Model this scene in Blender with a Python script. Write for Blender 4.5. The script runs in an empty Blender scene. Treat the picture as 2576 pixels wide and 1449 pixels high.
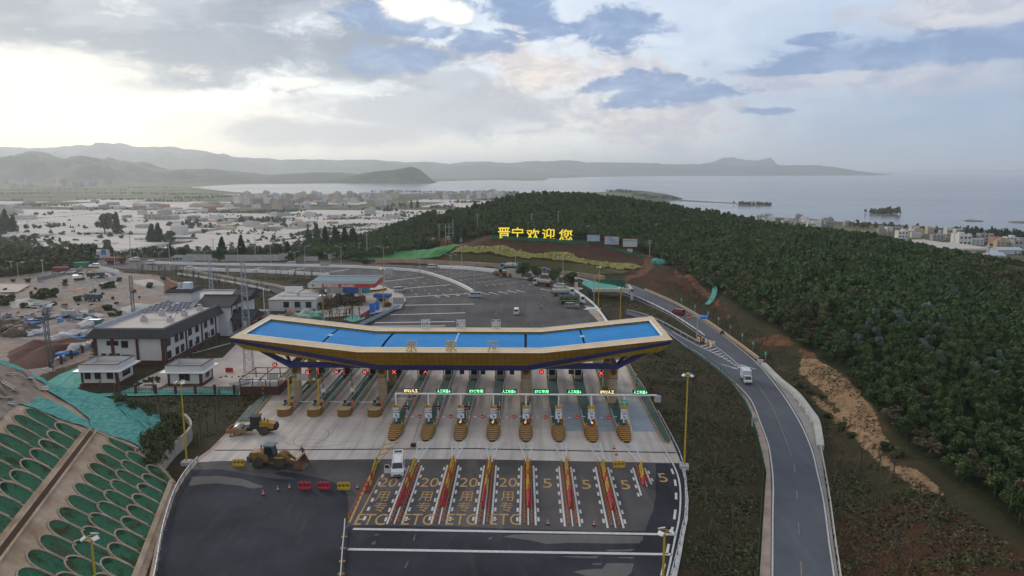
import bpy, bmesh, math, random
import numpy as np
from mathutils import Vector, Matrix, noise, geometry
R = math.radians
random.seed(7); rng = np.random.default_rng(7)
SC = bpy.context.scene; COL = SC.collection
# ---------------------------------------------------------------- camera
W, H, F = 2576.0, 1449.0, 1819.0
CAM = Vector((0, 0, 44.0)); PITCH = R(9.26); YAW = R(1.15)
cd = bpy.data.cameras.new('camera'); cam = bpy.data.objects.new('camera', cd); COL.objects.link(cam)
cd.sensor_width = 36.0; cd.lens = 36.0*F/W; cd.clip_start = 0.5; cd.clip_end = 120000
cam.location = CAM; cam.rotation_euler = (R(90)-PITCH, 0, YAW); SC.camera = cam
CM = cam.rotation_euler.to_matrix(); RIGHT, UP, FWD = CM.col[0].copy(), CM.col[1].copy(), -CM.col[2].copy()
def ray(px, py): return FWD*F + RIGHT*(px-W/2) + UP*(H/2-py)
def V(px, py, z=0.0):
 d = ray(px, py); return CAM + d*((z-CAM.z)/d.z)
def VD(px, py, Y):
 d = ray(px, py); return CAM + d*(Y/d.y)
def ppm(p):
 return F/((Vector(p)-CAM).dot(FWD))
def zat(p, py):
 return VD(0, py, p[1]).z if False else (lambda d: CAM.z + d.z*(p[1]-CAM.y)/d.y)(ray(W/2+0, py))
def hat(p, py):
 a, b = 0.0, 80.0
 for _ in range(40):
  m = (a+b)/2; q = Vector((p[0], p[1], p[2]+m))-CAM
  y = H/2 - F*q.dot(UP)/q.dot(FWD)
  if y > py: a = m
  else: b = m
 return a
# ---------------------------------------------------------------- light
SUN_EL, SUN_AZ = R(20), R(-38)
sd = Vector((math.sin(SUN_AZ)*math.cos(SUN_EL), math.cos(SUN_AZ)*math.cos(SUN_EL), math.sin(SUN_EL)))
sl = bpy.data.lights.new('sun', 'SUN'); sl.energy = 1.4; sl.angle = R(14); sl.color = (1.0, 0.92, 0.8)
so = bpy.data.objects.new('sun', sl); COL.objects.link(so); so.rotation_euler = (-sd).to_track_quat('-Z', 'Y').to_euler()
SC.view_settings.view_transform = 'Standard'; SC.view_settings.look = 'None'; SC.view_settings.gamma = 1.0
SC.view_settings.exposure = 0.06
SC.cycles.volume_bounces = 2; SC.cycles.max_bounces = 6; SC.cycles.diffuse_bounces = 3; SC.cycles.glossy_bounces = 2
SC.cycles.transparent_max_bounces = 8; SC.cycles.caustics_reflective = False; SC.cycles.caustics_refractive = False
def build_world():
 w = bpy.data.worlds.new('World'); SC.world = w; w.use_nodes = True
 nt = w.node_tree; N = nt.nodes; L = nt.links; N.clear()
 def n(t, **k):
  x = N.new(t)
  for a, b in k.items(): setattr(x, a, b)
  return x
 def lk(a, b): L.new(a, b)
 def val(x, s):
  if isinstance(x, (int, float)): s.default_value = x
  else: lk(x, s)
 def M(op, a, b=0.0, c=0.0, clamp=False):
  x = n('ShaderNodeMath', operation=op); x.use_clamp = clamp
  val(a, x.inputs[0]); val(b, x.inputs[1]); val(c, x.inputs[2]); return x.outputs[0]
 def ramp(v, lo, hi):
  x = n('ShaderNodeMapRange'); x.interpolation_type = 'SMOOTHSTEP'
  lk(v, x.inputs[0]); x.inputs[1].default_value = lo; x.inputs[2].default_value = hi; return x.outputs[0]
 def mix(f, a, b):
  x = n('ShaderNodeMix', data_type='RGBA'); val(f, x.inputs[0])
  for s, q in ((x.inputs[6], a), (x.inputs[7], b)):
   if isinstance(q, tuple): s.default_value = (*q, 1)
   else: lk(q, s)
  return x.outputs[2]
 tc = n('ShaderNodeTexCoord'); dirv = tc.outputs['Generated']
 sep = n('ShaderNodeSeparateXYZ'); lk(dirv, sep.inputs[0]); X, Y, Z = sep.outputs
 az = M('ARCTAN2', X, Y); el = M('ARCSINE', Z)
 nish = n('ShaderNodeTexSky', sky_type='NISHITA', sun_disc=False, sun_elevation=SUN_EL, sun_rotation=SUN_AZ,
    altitude=1900, air_density=1.2, dust_density=3.0, ozone_density=1.5)
 sky = n('ShaderNodeVectorMath', operation='SCALE'); lk(nish.outputs[0], sky.inputs[0]); sky.inputs['Scale'].default_value = 0.4
 comb = n('ShaderNodeCombineXYZ'); lk(az, comb.inputs[0]); lk(M('MULTIPLY', el, 2.1), comb.inputs[1])
 def nz(scale, detail, rough, dist, off, sx=1.0, sy=1.0):
  mp = n('ShaderNodeMapping'); lk(comb.outputs[0], mp.inputs[0]); mp.inputs['Location'].default_value = off
  mp.inputs['Scale'].default_value = (sx, sy, 1)
  x = n('ShaderNodeTexNoise'); lk(mp.outputs[0], x.inputs['Vector'])
  x.inputs['Scale'].default_value = scale; x.inputs['Detail'].default_value = detail
  x.inputs['Roughness'].default_value = rough; x.inputs['Distortion'].default_value = dist
  return x.outputs['Fac']
 fine = nz(15, 8, 0.66, 0.3, (3.1, 1.7, 0)); mid = nz(5.5, 7, 0.6, 0.5, (0.4, 5.2, 0), 1, 1.15); big = nz(2.3, 5, 0.55, 0.4, (7.7, 2.2, 0), 1, 1.4); wisp = nz(7, 7, 0.6, 0.6, (1.9, 8.2, 0), 0.35, 1.5)
 wob = M('ADD', M('MULTIPLY', M('SUBTRACT', fine, 0.5), 5.0), M('MULTIPLY', M('SUBTRACT', mid, 0.5), 4.2))
 def blob(px, py, rx, ry, w=1.0, soft=0.55):
  d = ray(px, py).normalized(); a0 = math.atan2(d.x, d.y); e0 = math.asin(d.z)
  u = M('DIVIDE', M('SUBTRACT', az, a0), rx/F); v = M('DIVIDE', M('SUBTRACT', el, e0), ry/F)
  q = M('SQRT', M('ADD', M('MULTIPLY', u, u), M('MULTIPLY', v, v)))
  q = M('ADD', q, M('MULTIPLY', wob, w))
  x = n('ShaderNodeMapRange'); x.interpolation_type = 'SMOOTHSTEP'; lk(q, x.inputs[0])
  x.inputs[1].default_value = 1.0+soft; x.inputs[2].default_value = 1.0-soft; return x.outputs[0]
 def union(*b):
  o = b[0]
  for q in b[1:]: o = M('MAXIMUM', o, q)
  return o
 t = ramp(az, -0.70, 0.75)
 right = mix(ramp(el, 0.0, 0.28), (0.30, 0.39, 0.55), (0.56, 0.61, 0.73))
 veil = mix(ramp(t, 0.0, 0.5), (0.62, 0.60, 0.56), (0.56, 0.59, 0.66)); veil = mix(ramp(t, 0.52, 1.0), veil, right)
 veil = mix(M('MULTIPLY', ramp(mid, 0.42, 0.62), 0.55), veil, mix(ramp(t, 0.2, 1.0), (0.80, 0.795, 0.79), (0.60, 0.63, 0.71)))
 veil = mix(M('MULTIPLY', ramp(wisp, 0.50, 0.66), 0.40), veil, mix(ramp(t, 0.2, 0.9), (0.55, 0.58, 0.63), (0.36, 0.46, 0.65)))
 col = mix(0.88, sky.outputs[0], veil)
 heads = union(blob(1650, 350, 180, 45, .8), blob(1360, 175, 170, 70, .8), blob(1560, 195, 150, 50, .8), blob(1720, 330, 150, 70, .9), blob(1260, 120, 120, 50, .9), blob(1480, 300, 220, 60, .9), blob(2250, 195, 280, 40, .8), blob(2420, 30, 160, 40, .9))
 col = mix(M('MULTIPLY', heads, 0.9), col, mix(ramp(fine, 0.40, 0.60), (0.66, 0.66, 0.71), (0.95, 0.88, 0.83)))
 peach = union(blob(1720, 325, 170, 48, .8, .5), blob(1330, 185, 130, 50, .9, .5))
 col = mix(M('MULTIPLY', peach, 0.7), col, mix(ramp(fine, 0.42, 0.58), (0.74, 0.69, 0.68), (0.98, 0.86, 0.76)))
 bank = union(blob(130, -10, 420, 55, .5), blob(220, 70, 560, 70, .55), blob(560, 125, 330, 75, .6), blob(860, 140, 240, 55, .65), blob(430, 195, 240, 32, .7), blob(620, 10, 420, 80, .6))
 col = mix(M('MULTIPLY', bank, 0.85), col, mix(ramp(mid, 0.42, 0.60), (0.17, 0.24, 0.35), (0.36, 0.42, 0.52)))
 shelf = union(blob(1080, 280, 330, 60, .35, .5), blob(800, 330, 300, 35, .35, .6), blob(1150, 200, 140, 50, .5, .5))
 col = mix(M('MULTIPLY', shelf, 0.75), col, (0.45, 0.485, 0.56))
 blue = union(blob(960, 40, 130, 26, .75, .3), blob(1080, 78, 70, 18, .75, .3), blob(1310, 12, 120, 38, .65, .3), blob(1215, 95, 90, 30, .75, .3), blob(1370, 82, 62, 28, .75, .3),
     blob(1550, 72, 100, 44, .7, .3), blob(1690, 234, 150, 20, .55, .3), blob(1600, 212, 130, 22, .75, .3), blob(2280, 140, 300, 22, .6, .4), blob(2470, 105, 250, 28, .6, .4), blob(2050, 172, 160, 11, .6, .4),
     blob(2055, 98, 75, 10, 1.3, .4), blob(1940, 279, 60, 8, 1.3, .4), blob(1000, 150, 110, 26, .8, .4), blob(1600, 262, 90, 10, .8, .4))
 col = mix(M('MULTIPLY', blue, 0.9), col, mix(ramp(fine, 0.42, 0.6), (0.21, 0.33, 0.57), (0.34, 0.46, 0.68)))
 lowr = blob(2560, 330, 640, 230, 0.2, 0.8)
 col = mix(M('MULTIPLY', lowr, 0.6), col, (0.26, 0.37, 0.57))
 brk = union(blob(60, 180, 210, 42, .55), blob(-80, 215, 300, 60, .6))
 col = mix(M('MULTIPLY', brk, 0.95), col, (1.25, 1.20, 1.07))
 brk2 = union(blob(1060, 14, 70, 30, .7, .4), blob(1140, 36, 50, 22, .8, .4), blob(720, 205, 75, 12, 1.0, .4), blob(890, 232, 60, 10, 1.0, .4), blob(590, 238, 90, 9, 1.0, .4))
 col = mix(M('MULTIPLY', brk2, 0.95), col, (1.15, 1.12, 1.04))
 glow = blob(-150, 300, 800, 260, 0.15, 0.95)
 col = mix(M('MULTIPLY', glow, 0.30), col, (0.80, 0.78, 0.73))
 sc_ = n('ShaderNodeVectorMath', operation='SCALE'); lk(col, sc_.inputs[0]); sc_.inputs['Scale'].default_value = 10.0
 bg = n('ShaderNodeBackground'); bg.inputs[1].default_value = 0.1; lk(sc_.outputs[0], bg.inputs[0])
 out = n('ShaderNodeOutputWorld'); lk(bg.outputs[0], out.inputs[0])
build_world()
# ---------------------------------------------------------------- materials
MATS = {}
def mat(name, c, rough=0.8, var=0.12, scale=1.0, metal=0.0, bump=0.0, emit=0.0, c2=None, spec=0.3, rnd=0.0, detail=4, coord='Object'):
 if name in MATS: return MATS[name]
 m = bpy.data.materials.new(name); m.use_nodes = True; nt = m.node_tree; N, L = nt.nodes, nt.links
 b = N['Principled BSDF']; b.inputs['Roughness'].default_value = rough; b.inputs['Metallic'].default_value = metal
 b.inputs['Specular IOR Level'].default_value = spec
 c = tuple(c)
 if emit:
  b.inputs['Emission Color'].default_value = (*c, 1); b.inputs['Emission Strength'].default_value = emit
 tc = N.new('ShaderNodeTexCoord')
 nz = N.new('ShaderNodeTexNoise'); nz.inputs['Scale'].default_value = scale; nz.inputs['Detail'].default_value = detail; nz.inputs['Roughness'].default_value = 0.65
 L.new(tc.outputs[coord], nz.inputs['Vector'])
 mr = N.new('ShaderNodeMapRange'); mr.inputs[1].default_value = 0.3; mr.inputs[2].default_value = 0.7; L.new(nz.outputs['Fac'], mr.inputs[0])
 mx = N.new('ShaderNodeMix'); mx.data_type = 'RGBA'; L.new(mr.outputs[0], mx.inputs[0])
 d = c2 or tuple(min(1, x*(1+var)) for x in c); a = c if c2 else tuple(x*(1-var) for x in c)
 mx.inputs[6].default_value = (*a, 1); mx.inputs[7].default_value = (*d, 1)
 src = mx.outputs[2]
 if rnd:
  oi = N.new('ShaderNodeObjectInfo'); hs = N.new('ShaderNodeHueSaturation')
  r2 = N.new('ShaderNodeMapRange'); L.new(oi.outputs['Random'], r2.inputs[0]); r2.inputs[3].default_value = 1-rnd; r2.inputs[4].default_value = 1+rnd
  L.new(r2.outputs[0], hs.inputs['Value']); L.new(src, hs.inputs['Color']); src = hs.outputs[0]
 L.new(src, b.inputs['Base Color'])
 if bump:
  bp = N.new('ShaderNodeBump'); bp.inputs['Strength'].default_value = bump; L.new(nz.outputs['Fac'], bp.inputs['Height']); L.new(bp.outputs[0], b.inputs['Normal'])
 MATS[name] = m; return m
class G:
 def __init__(s, name):
  s.m = bpy.data.materials.new(name); s.m.use_nodes = True; s.N = s.m.node_tree.nodes; s.L = s.m.node_tree.links
  s.b = s.N['Principled BSDF']; s.tc = s.N.new('ShaderNodeTexCoord'); MATS[name] = s.m
 def set(s, sock, v):
  if isinstance(v, (int, float)): sock.default_value = v
  elif isinstance(v, tuple): sock.default_value = (*v, 1) if len(v) == 3 and sock.type == 'RGBA' else v
  else: s.L.new(v, sock)
 def math(s, op, a, b=0.0, c=0.0, clamp=False):
  x = s.N.new('ShaderNodeMath'); x.operation = op; x.use_clamp = clamp
  for i, q in enumerate((a, b, c)): s.set(x.inputs[i], q)
  return x.outputs[0]
 def noise(s, scale, detail=4, rough=0.6, vec=None, dist=0.0, coord='Object', stretch=None):
  x = s.N.new('ShaderNodeTexNoise'); v = vec or s.tc.outputs[coord]
  if stretch:
   mp = s.N.new('ShaderNodeMapping'); s.L.new(v, mp.inputs[0]); mp.inputs['Scale'].default_value = stretch; v = mp.outputs[0]
  s.L.new(v, x.inputs['Vector']); x.inputs['Scale'].default_value = scale; x.inputs['Detail'].default_value = detail
  x.inputs['Roughness'].default_value = rough; x.inputs['Distortion'].default_value = dist; return x.outputs['Fac']
 def ramp(s, v, lo, hi, smooth=True):
  x = s.N.new('ShaderNodeMapRange'); x.interpolation_type = 'SMOOTHSTEP' if smooth else 'LINEAR'
  s.set(x.inputs[0], v); x.inputs[1].default_value = lo; x.inputs[2].default_value = hi; return x.outputs[0]
 def mix(s, f, a, b):
  x = s.N.new('ShaderNodeMix'); x.data_type = 'RGBA'; s.set(x.inputs[0], f); s.set(x.inputs[6], a); s.set(x.inputs[7], b); return x.outputs[2]
 def attr(s, name):
  x = s.N.new('ShaderNodeAttribute'); x.attribute_name = name; return x.outputs['Fac']
 def xyz(s, coord='Object'):
  x = s.N.new('ShaderNodeSeparateXYZ'); s.L.new(s.tc.outputs[coord], x.inputs[0]); return x.outputs
 def bump(s, h, strength=0.3, dist=0.1):
  x = s.N.new('ShaderNodeBump'); x.inputs['Strength'].default_value = strength; x.inputs['Distance'].default_value = dist
  s.L.new(h, x.inputs['Height']); s.L.new(x.outputs[0], s.b.inputs['Normal'])
 def done(s, col, rough=0.8, spec=0.3):
  s.set(s.b.inputs['Base Color'], col); s.set(s.b.inputs['Roughness'], rough); s.b.inputs['Specular IOR Level'].default_value = spec; return s.m
# ---------------------------------------------------------------- mesh building
class MB:
 def __init__(s): s.v = []; s.f = []; s.mi = []; s.sm = []
 def add(s, vs, fs, mi=0, smooth=False):
  o = len(s.v); s.v.extend([tuple(p) for p in vs])
  for f in fs: s.f.append(tuple(i+o for i in f)); s.mi.append(mi); s.sm.append(smooth)
  return s
 def box(s, x, y, z, sx, sy, sz, mi=0, rz=0.0, tx=1.0, ty=1.0):
  c, sn = math.cos(rz), math.sin(rz); P = []
  for zz, kx, ky in ((z, 1, 1), (z+sz, tx, ty)):
   for dx, dy in ((-1, -1), (1, -1), (1, 1), (-1, 1)):
    a, b = dx*sx/2*kx, dy*sy/2*ky; P.append((x+a*c-b*sn, y+a*sn+b*c, zz))
  return s.add(P, [(0, 3, 2, 1), (4, 5, 6, 7), (0, 1, 5, 4), (1, 2, 6, 5), (2, 3, 7, 6), (3, 0, 4, 7)], mi)
 def prism(s, poly, z0, z1, mi=0, mi_top=None):
  n = len(poly); a = sum(poly[i][0]*poly[(i+1) % n][1]-poly[(i+1) % n][0]*poly[i][1] for i in range(n))
  if a < 0: poly = poly[::-1]
  P = [(p[0], p[1], z0) for p in poly]+[(p[0], p[1], z1) for p in poly]
  s.add(P, [(i, (i+1) % n, n+(i+1) % n, n+i) for i in range(n)], mi)
  s.add(P, [tuple(range(n-1, -1, -1))], mi); s.add(P, [tuple(range(n, 2*n))], mi if mi_top is None else mi_top); return s
 def extr(s, prof, axis, a, b, mi=0):
  n = len(prof)
  f = (lambda p, t: (t, p[0], p[1])) if axis == 'x' else (lambda p, t: (p[0], t, p[1]))
  P = [f(p, a) for p in prof]+[f(p, b) for p in prof]
  return s.add(P, [(i, (i+1) % n, n+(i+1) % n, n+i) for i in range(n)]+[tuple(range(n-1, -1, -1)), tuple(range(n, 2*n))], mi)
 def cyl(s, p0, p1, r0, r1=None, n=8, mi=0, caps=True, smooth=True):
  p0, p1 = Vector(p0), Vector(p1); r1 = r0 if r1 is None else r1
  d = (p1-p0).normalized(); u = d.orthogonal().normalized(); w = d.cross(u)
  P = [p0+(u*math.cos(2*math.pi*i/n)+w*math.sin(2*math.pi*i/n))*r0 for i in range(n)]+[p1+(u*math.cos(2*math.pi*i/n)+w*math.sin(2*math.pi*i/n))*r1 for i in range(n)]
  s.add(P, [(i, (i+1) % n, n+(i+1) % n, n+i) for i in range(n)], mi, smooth)
  if caps: s.add(P, [tuple(range(n-1, -1, -1)), tuple(range(n, 2*n))], mi)
  return s
 def tube(s, pts, r, n=6, mi=0):
  for a, b in zip(pts, pts[1:]): s.cyl(a, b, r, r, n, mi)
  return s
 def lathe(s, prof, n=12, mi=0, o=(0, 0, 0), axis='z', smooth=True):
  P = []
  for r, z in prof:
   for i in range(n):
    a = 2*math.pi*i/n; q = (r*math.cos(a), r*math.sin(a), z)
    if axis == 'x': q = (q[2], q[0], q[1])
    if axis == 'y': q = (q[0], q[2], q[1])
    P.append((q[0]+o[0], q[1]+o[1], q[2]+o[2]))
  m = len(prof); F_ = [(j*n+i, j*n+(i+1) % n, (j+1)*n+(i+1) % n, (j+1)*n+i) for j in range(m-1) for i in range(n)]
  s.add(P, F_, mi, smooth); s.add(P, [tuple(range(n-1, -1, -1)), tuple(range((m-1)*n, m*n))], mi); return s
 def lump(s, c, rx, ry, rz, seed=0, amp=0.25, nu=10, nv=6, mi=0):
  P = []; F_ = []
  for j in range(nv+1):
   t = math.pi*j/nv
   for i in range(nu):
    a = 2*math.pi*i/nu; d = Vector((math.sin(t)*math.cos(a), math.sin(t)*math.sin(a), math.cos(t)))
    k = 1+amp*noise.noise(d*1.7+Vector((seed*3.1, seed*1.7, seed)))*1.6
    P.append((c[0]+d.x*rx*k, c[1]+d.y*ry*k, c[2]+d.z*rz*k))
  for j in range(nv):
   for i in range(nu): F_.append((j*nu+i, (j+1)*nu+i, (j+1)*nu+(i+1) % nu, j*nu+(i+1) % nu))
  return s.add(P, F_, mi, True)
 def poly(s, pts, mi=0):
  tri = geometry.tessellate_polygon([[Vector(p) for p in pts]])
  for t in tri:
   a, b, c = (Vector(pts[i]) for i in t)
   if (b-a).cross(c-a).z < 0: t = (t[0], t[2], t[1])
   s.add([pts[i] for i in t], [(0, 1, 2)], mi)
  return s
 def strip(s, path, w, z=None, mi=0):
  P = [Vector(p) for p in path]; L_, R_ = [], []
  for i, p in enumerate(P):
   d = (P[min(i+1, len(P)-1)]-P[max(i-1, 0)]); d.z = 0; d.normalize(); nrm = Vector((-d.y, d.x, 0))
   q = p if z is None else Vector((p.x, p.y, z)); L_.append(q+nrm*w/2); R_.append(q-nrm*w/2)
  n = len(P); return s.add(L_+R_, [(n+i, n+i+1, i+1, i) for i in range(n-1)], mi)
 def wall(s, path, th, z0, z1, mi=0):
  P = [Vector(p) for p in path]; n = len(P); Q = []
  g = lambda z, p: z(p) if callable(z) else p.z+z
  for i, p in enumerate(P):
   d = (P[min(i+1, n-1)]-P[max(i-1, 0)]); d.z = 0; d.normalize(); nr = Vector((-d.y, d.x, 0))*th/2
   a, b = g(z0, p), g(z1, p)
   Q += [(p.x+nr.x, p.y+nr.y, a), (p.x-nr.x, p.y-nr.y, a), (p.x-nr.x, p.y-nr.y, b), (p.x+nr.x, p.y+nr.y, b)]
  F_ = []
  for i in range(n-1):
   o = 4*i
   for k in range(4): F_.append((o+k, o+(k+1) % 4, o+4+(k+1) % 4, o+4+k))
  F_ += [(0, 3, 2, 1), (4*n-4, 4*n-3, 4*n-2, 4*n-1)]
  return s.add(Q, F_, mi)
 def mesh(s, name, mats):
  me = bpy.data.meshes.new(name); me.from_pydata(s.v, [], s.f)
  for m in (mats if isinstance(mats, (list, tuple)) else [mats]): me.materials.append(m)
  me.polygons.foreach_set('material_index', s.mi); me.polygons.foreach_set('use_smooth', s.sm); me.update(); return me
 def build(s, name, mats, parent=None, loc=None, rz=None):
  return link(name, s.mesh(name, mats), parent, loc, rz)
def link(name, me, parent=None, loc=None, rz=None):
 o = bpy.data.objects.new(name, me); COL.objects.link(o)
 if parent is not None: o.parent = parent
 if loc is not None: o.location = loc
 if rz is not None: o.rotation_euler.z = rz
 return o
def tag(o, label, cat, group=None):
 o['label'] = label; o['category'] = cat
 if group: o['group'] = group
 return o
def struct(o): o['kind'] = 'structure'; return o
def stuff(o): o['kind'] = 'stuff'; return o
def thing(name, label, cat, loc, rz=0.0, group=None):
 o = bpy.data.objects.new(name, None); COL.objects.link(o); o.location = loc; o.rotation_euler.z = rz
 o.empty_display_size = 0.2
 return tag(o, label, cat, group)
def dup(o, loc=None, rz=None, label=None, group=None, parent=None):
 c = o.copy(); COL.objects.link(c)
 if parent is not None: c.parent = parent
 if loc is not None: c.location = loc
 if rz is not None: c.rotation_euler.z = rz
 if label: c['label'] = label
 if group: c['group'] = group
 for ch in KIDS(o): dup(ch, parent=c)
 return c
def KIDS(o): return list(o.children)
_txt = {}
def text_mesh(body, size, m, depth=0.0, bold=0.0, sx=1.0, align='CENTER'):
 k = (body, size, m.name, depth, bold, sx)
 if k in _txt: return _txt[k]
 cu = bpy.data.curves.new('lettering', 'FONT'); cu.body = body; cu.size = size; cu.align_x = align; cu.align_y = 'CENTER'
 cu.extrude = depth; cu.offset = bold; cu.resolution_u = 3
 o = bpy.data.objects.new('lettering', cu); COL.objects.link(o)
 dg = bpy.context.evaluated_depsgraph_get(); me = bpy.data.meshes.new_from_object(o.evaluated_get(dg))
 bpy.data.objects.remove(o); bpy.data.curves.remove(cu)
 n = len(me.vertices)
 if n:
  a = np.empty(n*3); me.vertices.foreach_get('co', a); a = a.reshape(-1, 3)
  a[:, 0] = (a[:, 0]-(a[:, 0].min()+a[:, 0].max())/2)*sx; a[:, 1] -= (a[:, 1].min()+a[:, 1].max())/2
  me.vertices.foreach_set('co', a.ravel())
 me.materials.clear(); me.materials.append(m); me.update(); _txt[k] = me; return me
def standing(me):
 c = me.copy(); c.transform(Matrix.Rotation(R(90), 4, 'X')); return c
def PTS(l, z=0.0): return [V(x, y, z(x, y) if callable(z) else z) for x, y in l]
def densify(pts, step):
 out = []
 for a, b in zip(pts, pts[1:]):
  a, b = Vector(a), Vector(b); n = max(1, int((b-a).length/step))
  out += [a.lerp(b, i/n) for i in range(n)]
 return out+[Vector(pts[-1])]
def smooth_path(pts, step=3.0):
 P = [Vector(p) for p in pts]; out = []
 for i in range(len(P)-1):
  p0, p1, p2, p3 = P[max(i-1, 0)], P[i], P[i+1], P[min(i+2, len(P)-1)]
  n = max(1, int((p2-p1).length/step))
  for k in range(n):
   t = k/n; out.append(0.5*((2*p1)+(p2-p0)*t+(2*p0-5*p1+4*p2-p3)*t*t+(3*p1-p0-3*p2+p3)*t*t*t))
 return out+[P[-1]]
def ragged(pts, amp, step, seed=0):
 out = []
 for i, p in enumerate(densify(list(pts)+[pts[0]], step)[:-1]):
  q = Vector(p); v = noise.noise_vector(Vector((q.x*0.35+seed, q.y*0.35, seed*2.0))); out.append(Vector((q.x+v.x*amp, q.y+v.y*amp, q.z)))
 return out
def inside(X, Y, poly):
 poly = np.array([(p[0], p[1]) for p in poly]); r = np.zeros(X.shape, bool); n = len(poly)
 for i in range(n):
  x0, y0 = poly[i]; x1, y1 = poly[(i+1) % n]
  if y0 == y1: continue
  c = (y0 > Y) != (y1 > Y); r ^= c & (X < (x1-x0)*(Y-y0)/(y1-y0)+x0)
 return r
def edge_dist(X, Y, poly):
 D = np.full(X.shape, 1e9); Z = np.zeros(X.shape); n = len(poly)
 for i in range(n):
  a, b = poly[i], poly[(i+1) % n]; dx, dy = b[0]-a[0], b[1]-a[1]; l = dx*dx+dy*dy
  if l < 1e-9: continue
  t = np.clip(((X-a[0])*dx+(Y-a[1])*dy)/l, 0, 1); d = np.hypot(X-a[0]-t*dx, Y-a[1]-t*dy); m = d < D
  D[m] = d[m]; Z[m] = (a[2]+t*(b[2]-a[2]))[m]
 return D, Z
# ---------------------------------------------------------------- terrain
RZ = lambda x, y: -3.0*max(0.0, min(1.0, (y-700)/749.0))
PLAZA_PX = [(345,1600),(390,1449),(410,1340),(440,1245),(470,1195),(497,1163),(537,1133),(580,1088),(637,1023),(690,965),(735,920),(880,847),(926,821),(983,790),(1009,778),(1020,767),(1021,755),(1008,738),(975,723),(948,712),
   (900,703),(829,695),(740,689),(612,683),(498,680),(453,679),(384,681),(288,675),(235,672),(150,668),(60,669),(-60,672),(-60,662),(60,660),(200,657),(255,654),(400,656),(600,658),(800,661),(960,666),(1095,669),(1180,672),(1257,676),(1330,682),(1420,690),(1520,703),(1535,709),
   (1532,722),(1500,714),(1452,702),(1420,697),(1375,691),(1330,686),(1290,684),(1262,685),(1286,697),(1305,699),(1332,703),(1382,711),(1402,721),(1445,733),(1470,751),(1495,773),(1524,811),(1560,872),(1590,935),(1622,980),(1663,1060),(1690,1108),(1710,1155),(1722,1207),(1724,1257),(1721,1307),(1712,1345),(1702,1395),(1688,1449),(1655,1600)]
RAMP_R = [(1535,709),(1590,716),(1640,735),(1695,758),(1760,795),(1810,828),(1860,866),(1905,905),(1925,925),(1960,955),(2004,993),(2040,1040),(2053,1061),(2064,1129),(2072,1189),(2083,1261),(2098,1374),(2109,1449),(2125,1600)]
RAMP_L = [(1905,1600),(1911,1449),(1924,1242),(1928,1189),(1917,1136),(1898,1065),(1875,1010),(1842,965),(1810,935),(1760,898),(1720,872),(1682,838),(1650,815),(1600,798),(1575,790),
   (1578,782),(1612,792),(1660,812),(1680,824),(1722,848),(1760,866),(1782,866),(1785,858),(1750,833),(1685,790),(1620,758),(1570,738),(1520,721),(1532,722)]
PLAZA = PTS(PLAZA_PX)
RAMP = [V(x, y, RZ(x, y)) for x, y in RAMP_R+RAMP_L]
SERV = PTS([(447,689),(470,680),(500,683),(590,703),(696,723),(735,733),(735,745),(700,745),(678,731),(590,712),(520,700)], -0.3)
YARD = PTS([(560,900),(620,840),(700,790),(800,795),(800,812),(640,830),(760,905),(735,920),(690,965),(660,985),(600,975),(520,988),(340,985),(345,960),(420,925),(480,905)])
GASYARD = PTS([(800,800),(930,790),(1009,776),(1021,755),(1008,738),(975,723),(955,716),(800,730),(700,745),(680,760),(790,765)])
LEVEL = [PLAZA, RAMP, SERV, YARD, GASYARD]
CTRL = []
def cp(px, py, z): p = V(px, py, z); CTRL.append((p.x, p.y, z))
def cy(px, py, Y): p = VD(px, py, Y); CTRL.append((p.x, p.y, p.z))
for q in [(470,1100,-.4),(420,1030,-.3),(600,1020,-.4),(560,1060,-.5),(300,1000,0),(100,980,0),(0,860,0),(200,800,0),(350,760,.4),(60,760,0),(200,720,.5),(400,720,.6),(500,760,-.2),(640,760,-.4),(650,720,-.8),(760,715,-.8),(560,730,-.6),
   (40,700,0),(-100,760,0),(-300,900,0),(-200,700,0),(800,900,0),(1200,800,0),(1200,1000,0),(1200,1400,0),(600,1400,0),(100,1500,0),(1800,1400,-1.6),(1800,1200,-1.5),(1780,1000,-1.0),(1700,960,-.6),(1640,870,-.4),(1600,830,-.5),(1560,780,-.6),(1540,740,-.5),(1640,780,-.6),
   (2150,1449,-2.4),(2250,1449,-1.2),(2130,1250,-1.6),(2120,1150,-.6),(2090,1020,.3),(2020,930,1.2),(1960,900,.8),(1900,850,1.0),(1820,790,1.4),(1760,740,2.0),(1700,705,2.2),(1640,695,1.2),(1660,672,5.0),(1720,690,5.5),
   (2350,1400,.5),(2500,1449,1.2),(2240,1180,1.6),(2150,1050,2.4),(2030,950,2.6),(2576,1330,2.0),(1840,760,3.6),(1960,830,3.6),
   (1800,670,7.0),(1900,720,6.2),(2000,760,6.2),(2100,820,5.4),(2200,850,5.5),(2400,950,4.5),(2576,1050,3.6),(2300,780,5.8),(2500,850,4.2),(2700,1000,2.5),(2700,1300,2),
   (1120,664,2.4),(1200,667,2.4),(1300,672,2.6),(1400,681,2.6),(1480,690,2.5),(1530,698,1.6),(1000,664,.2),(900,661,-.3),(700,655,-.5),(500,653,-.5),(300,652,-.5)]: cp(*q)
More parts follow.
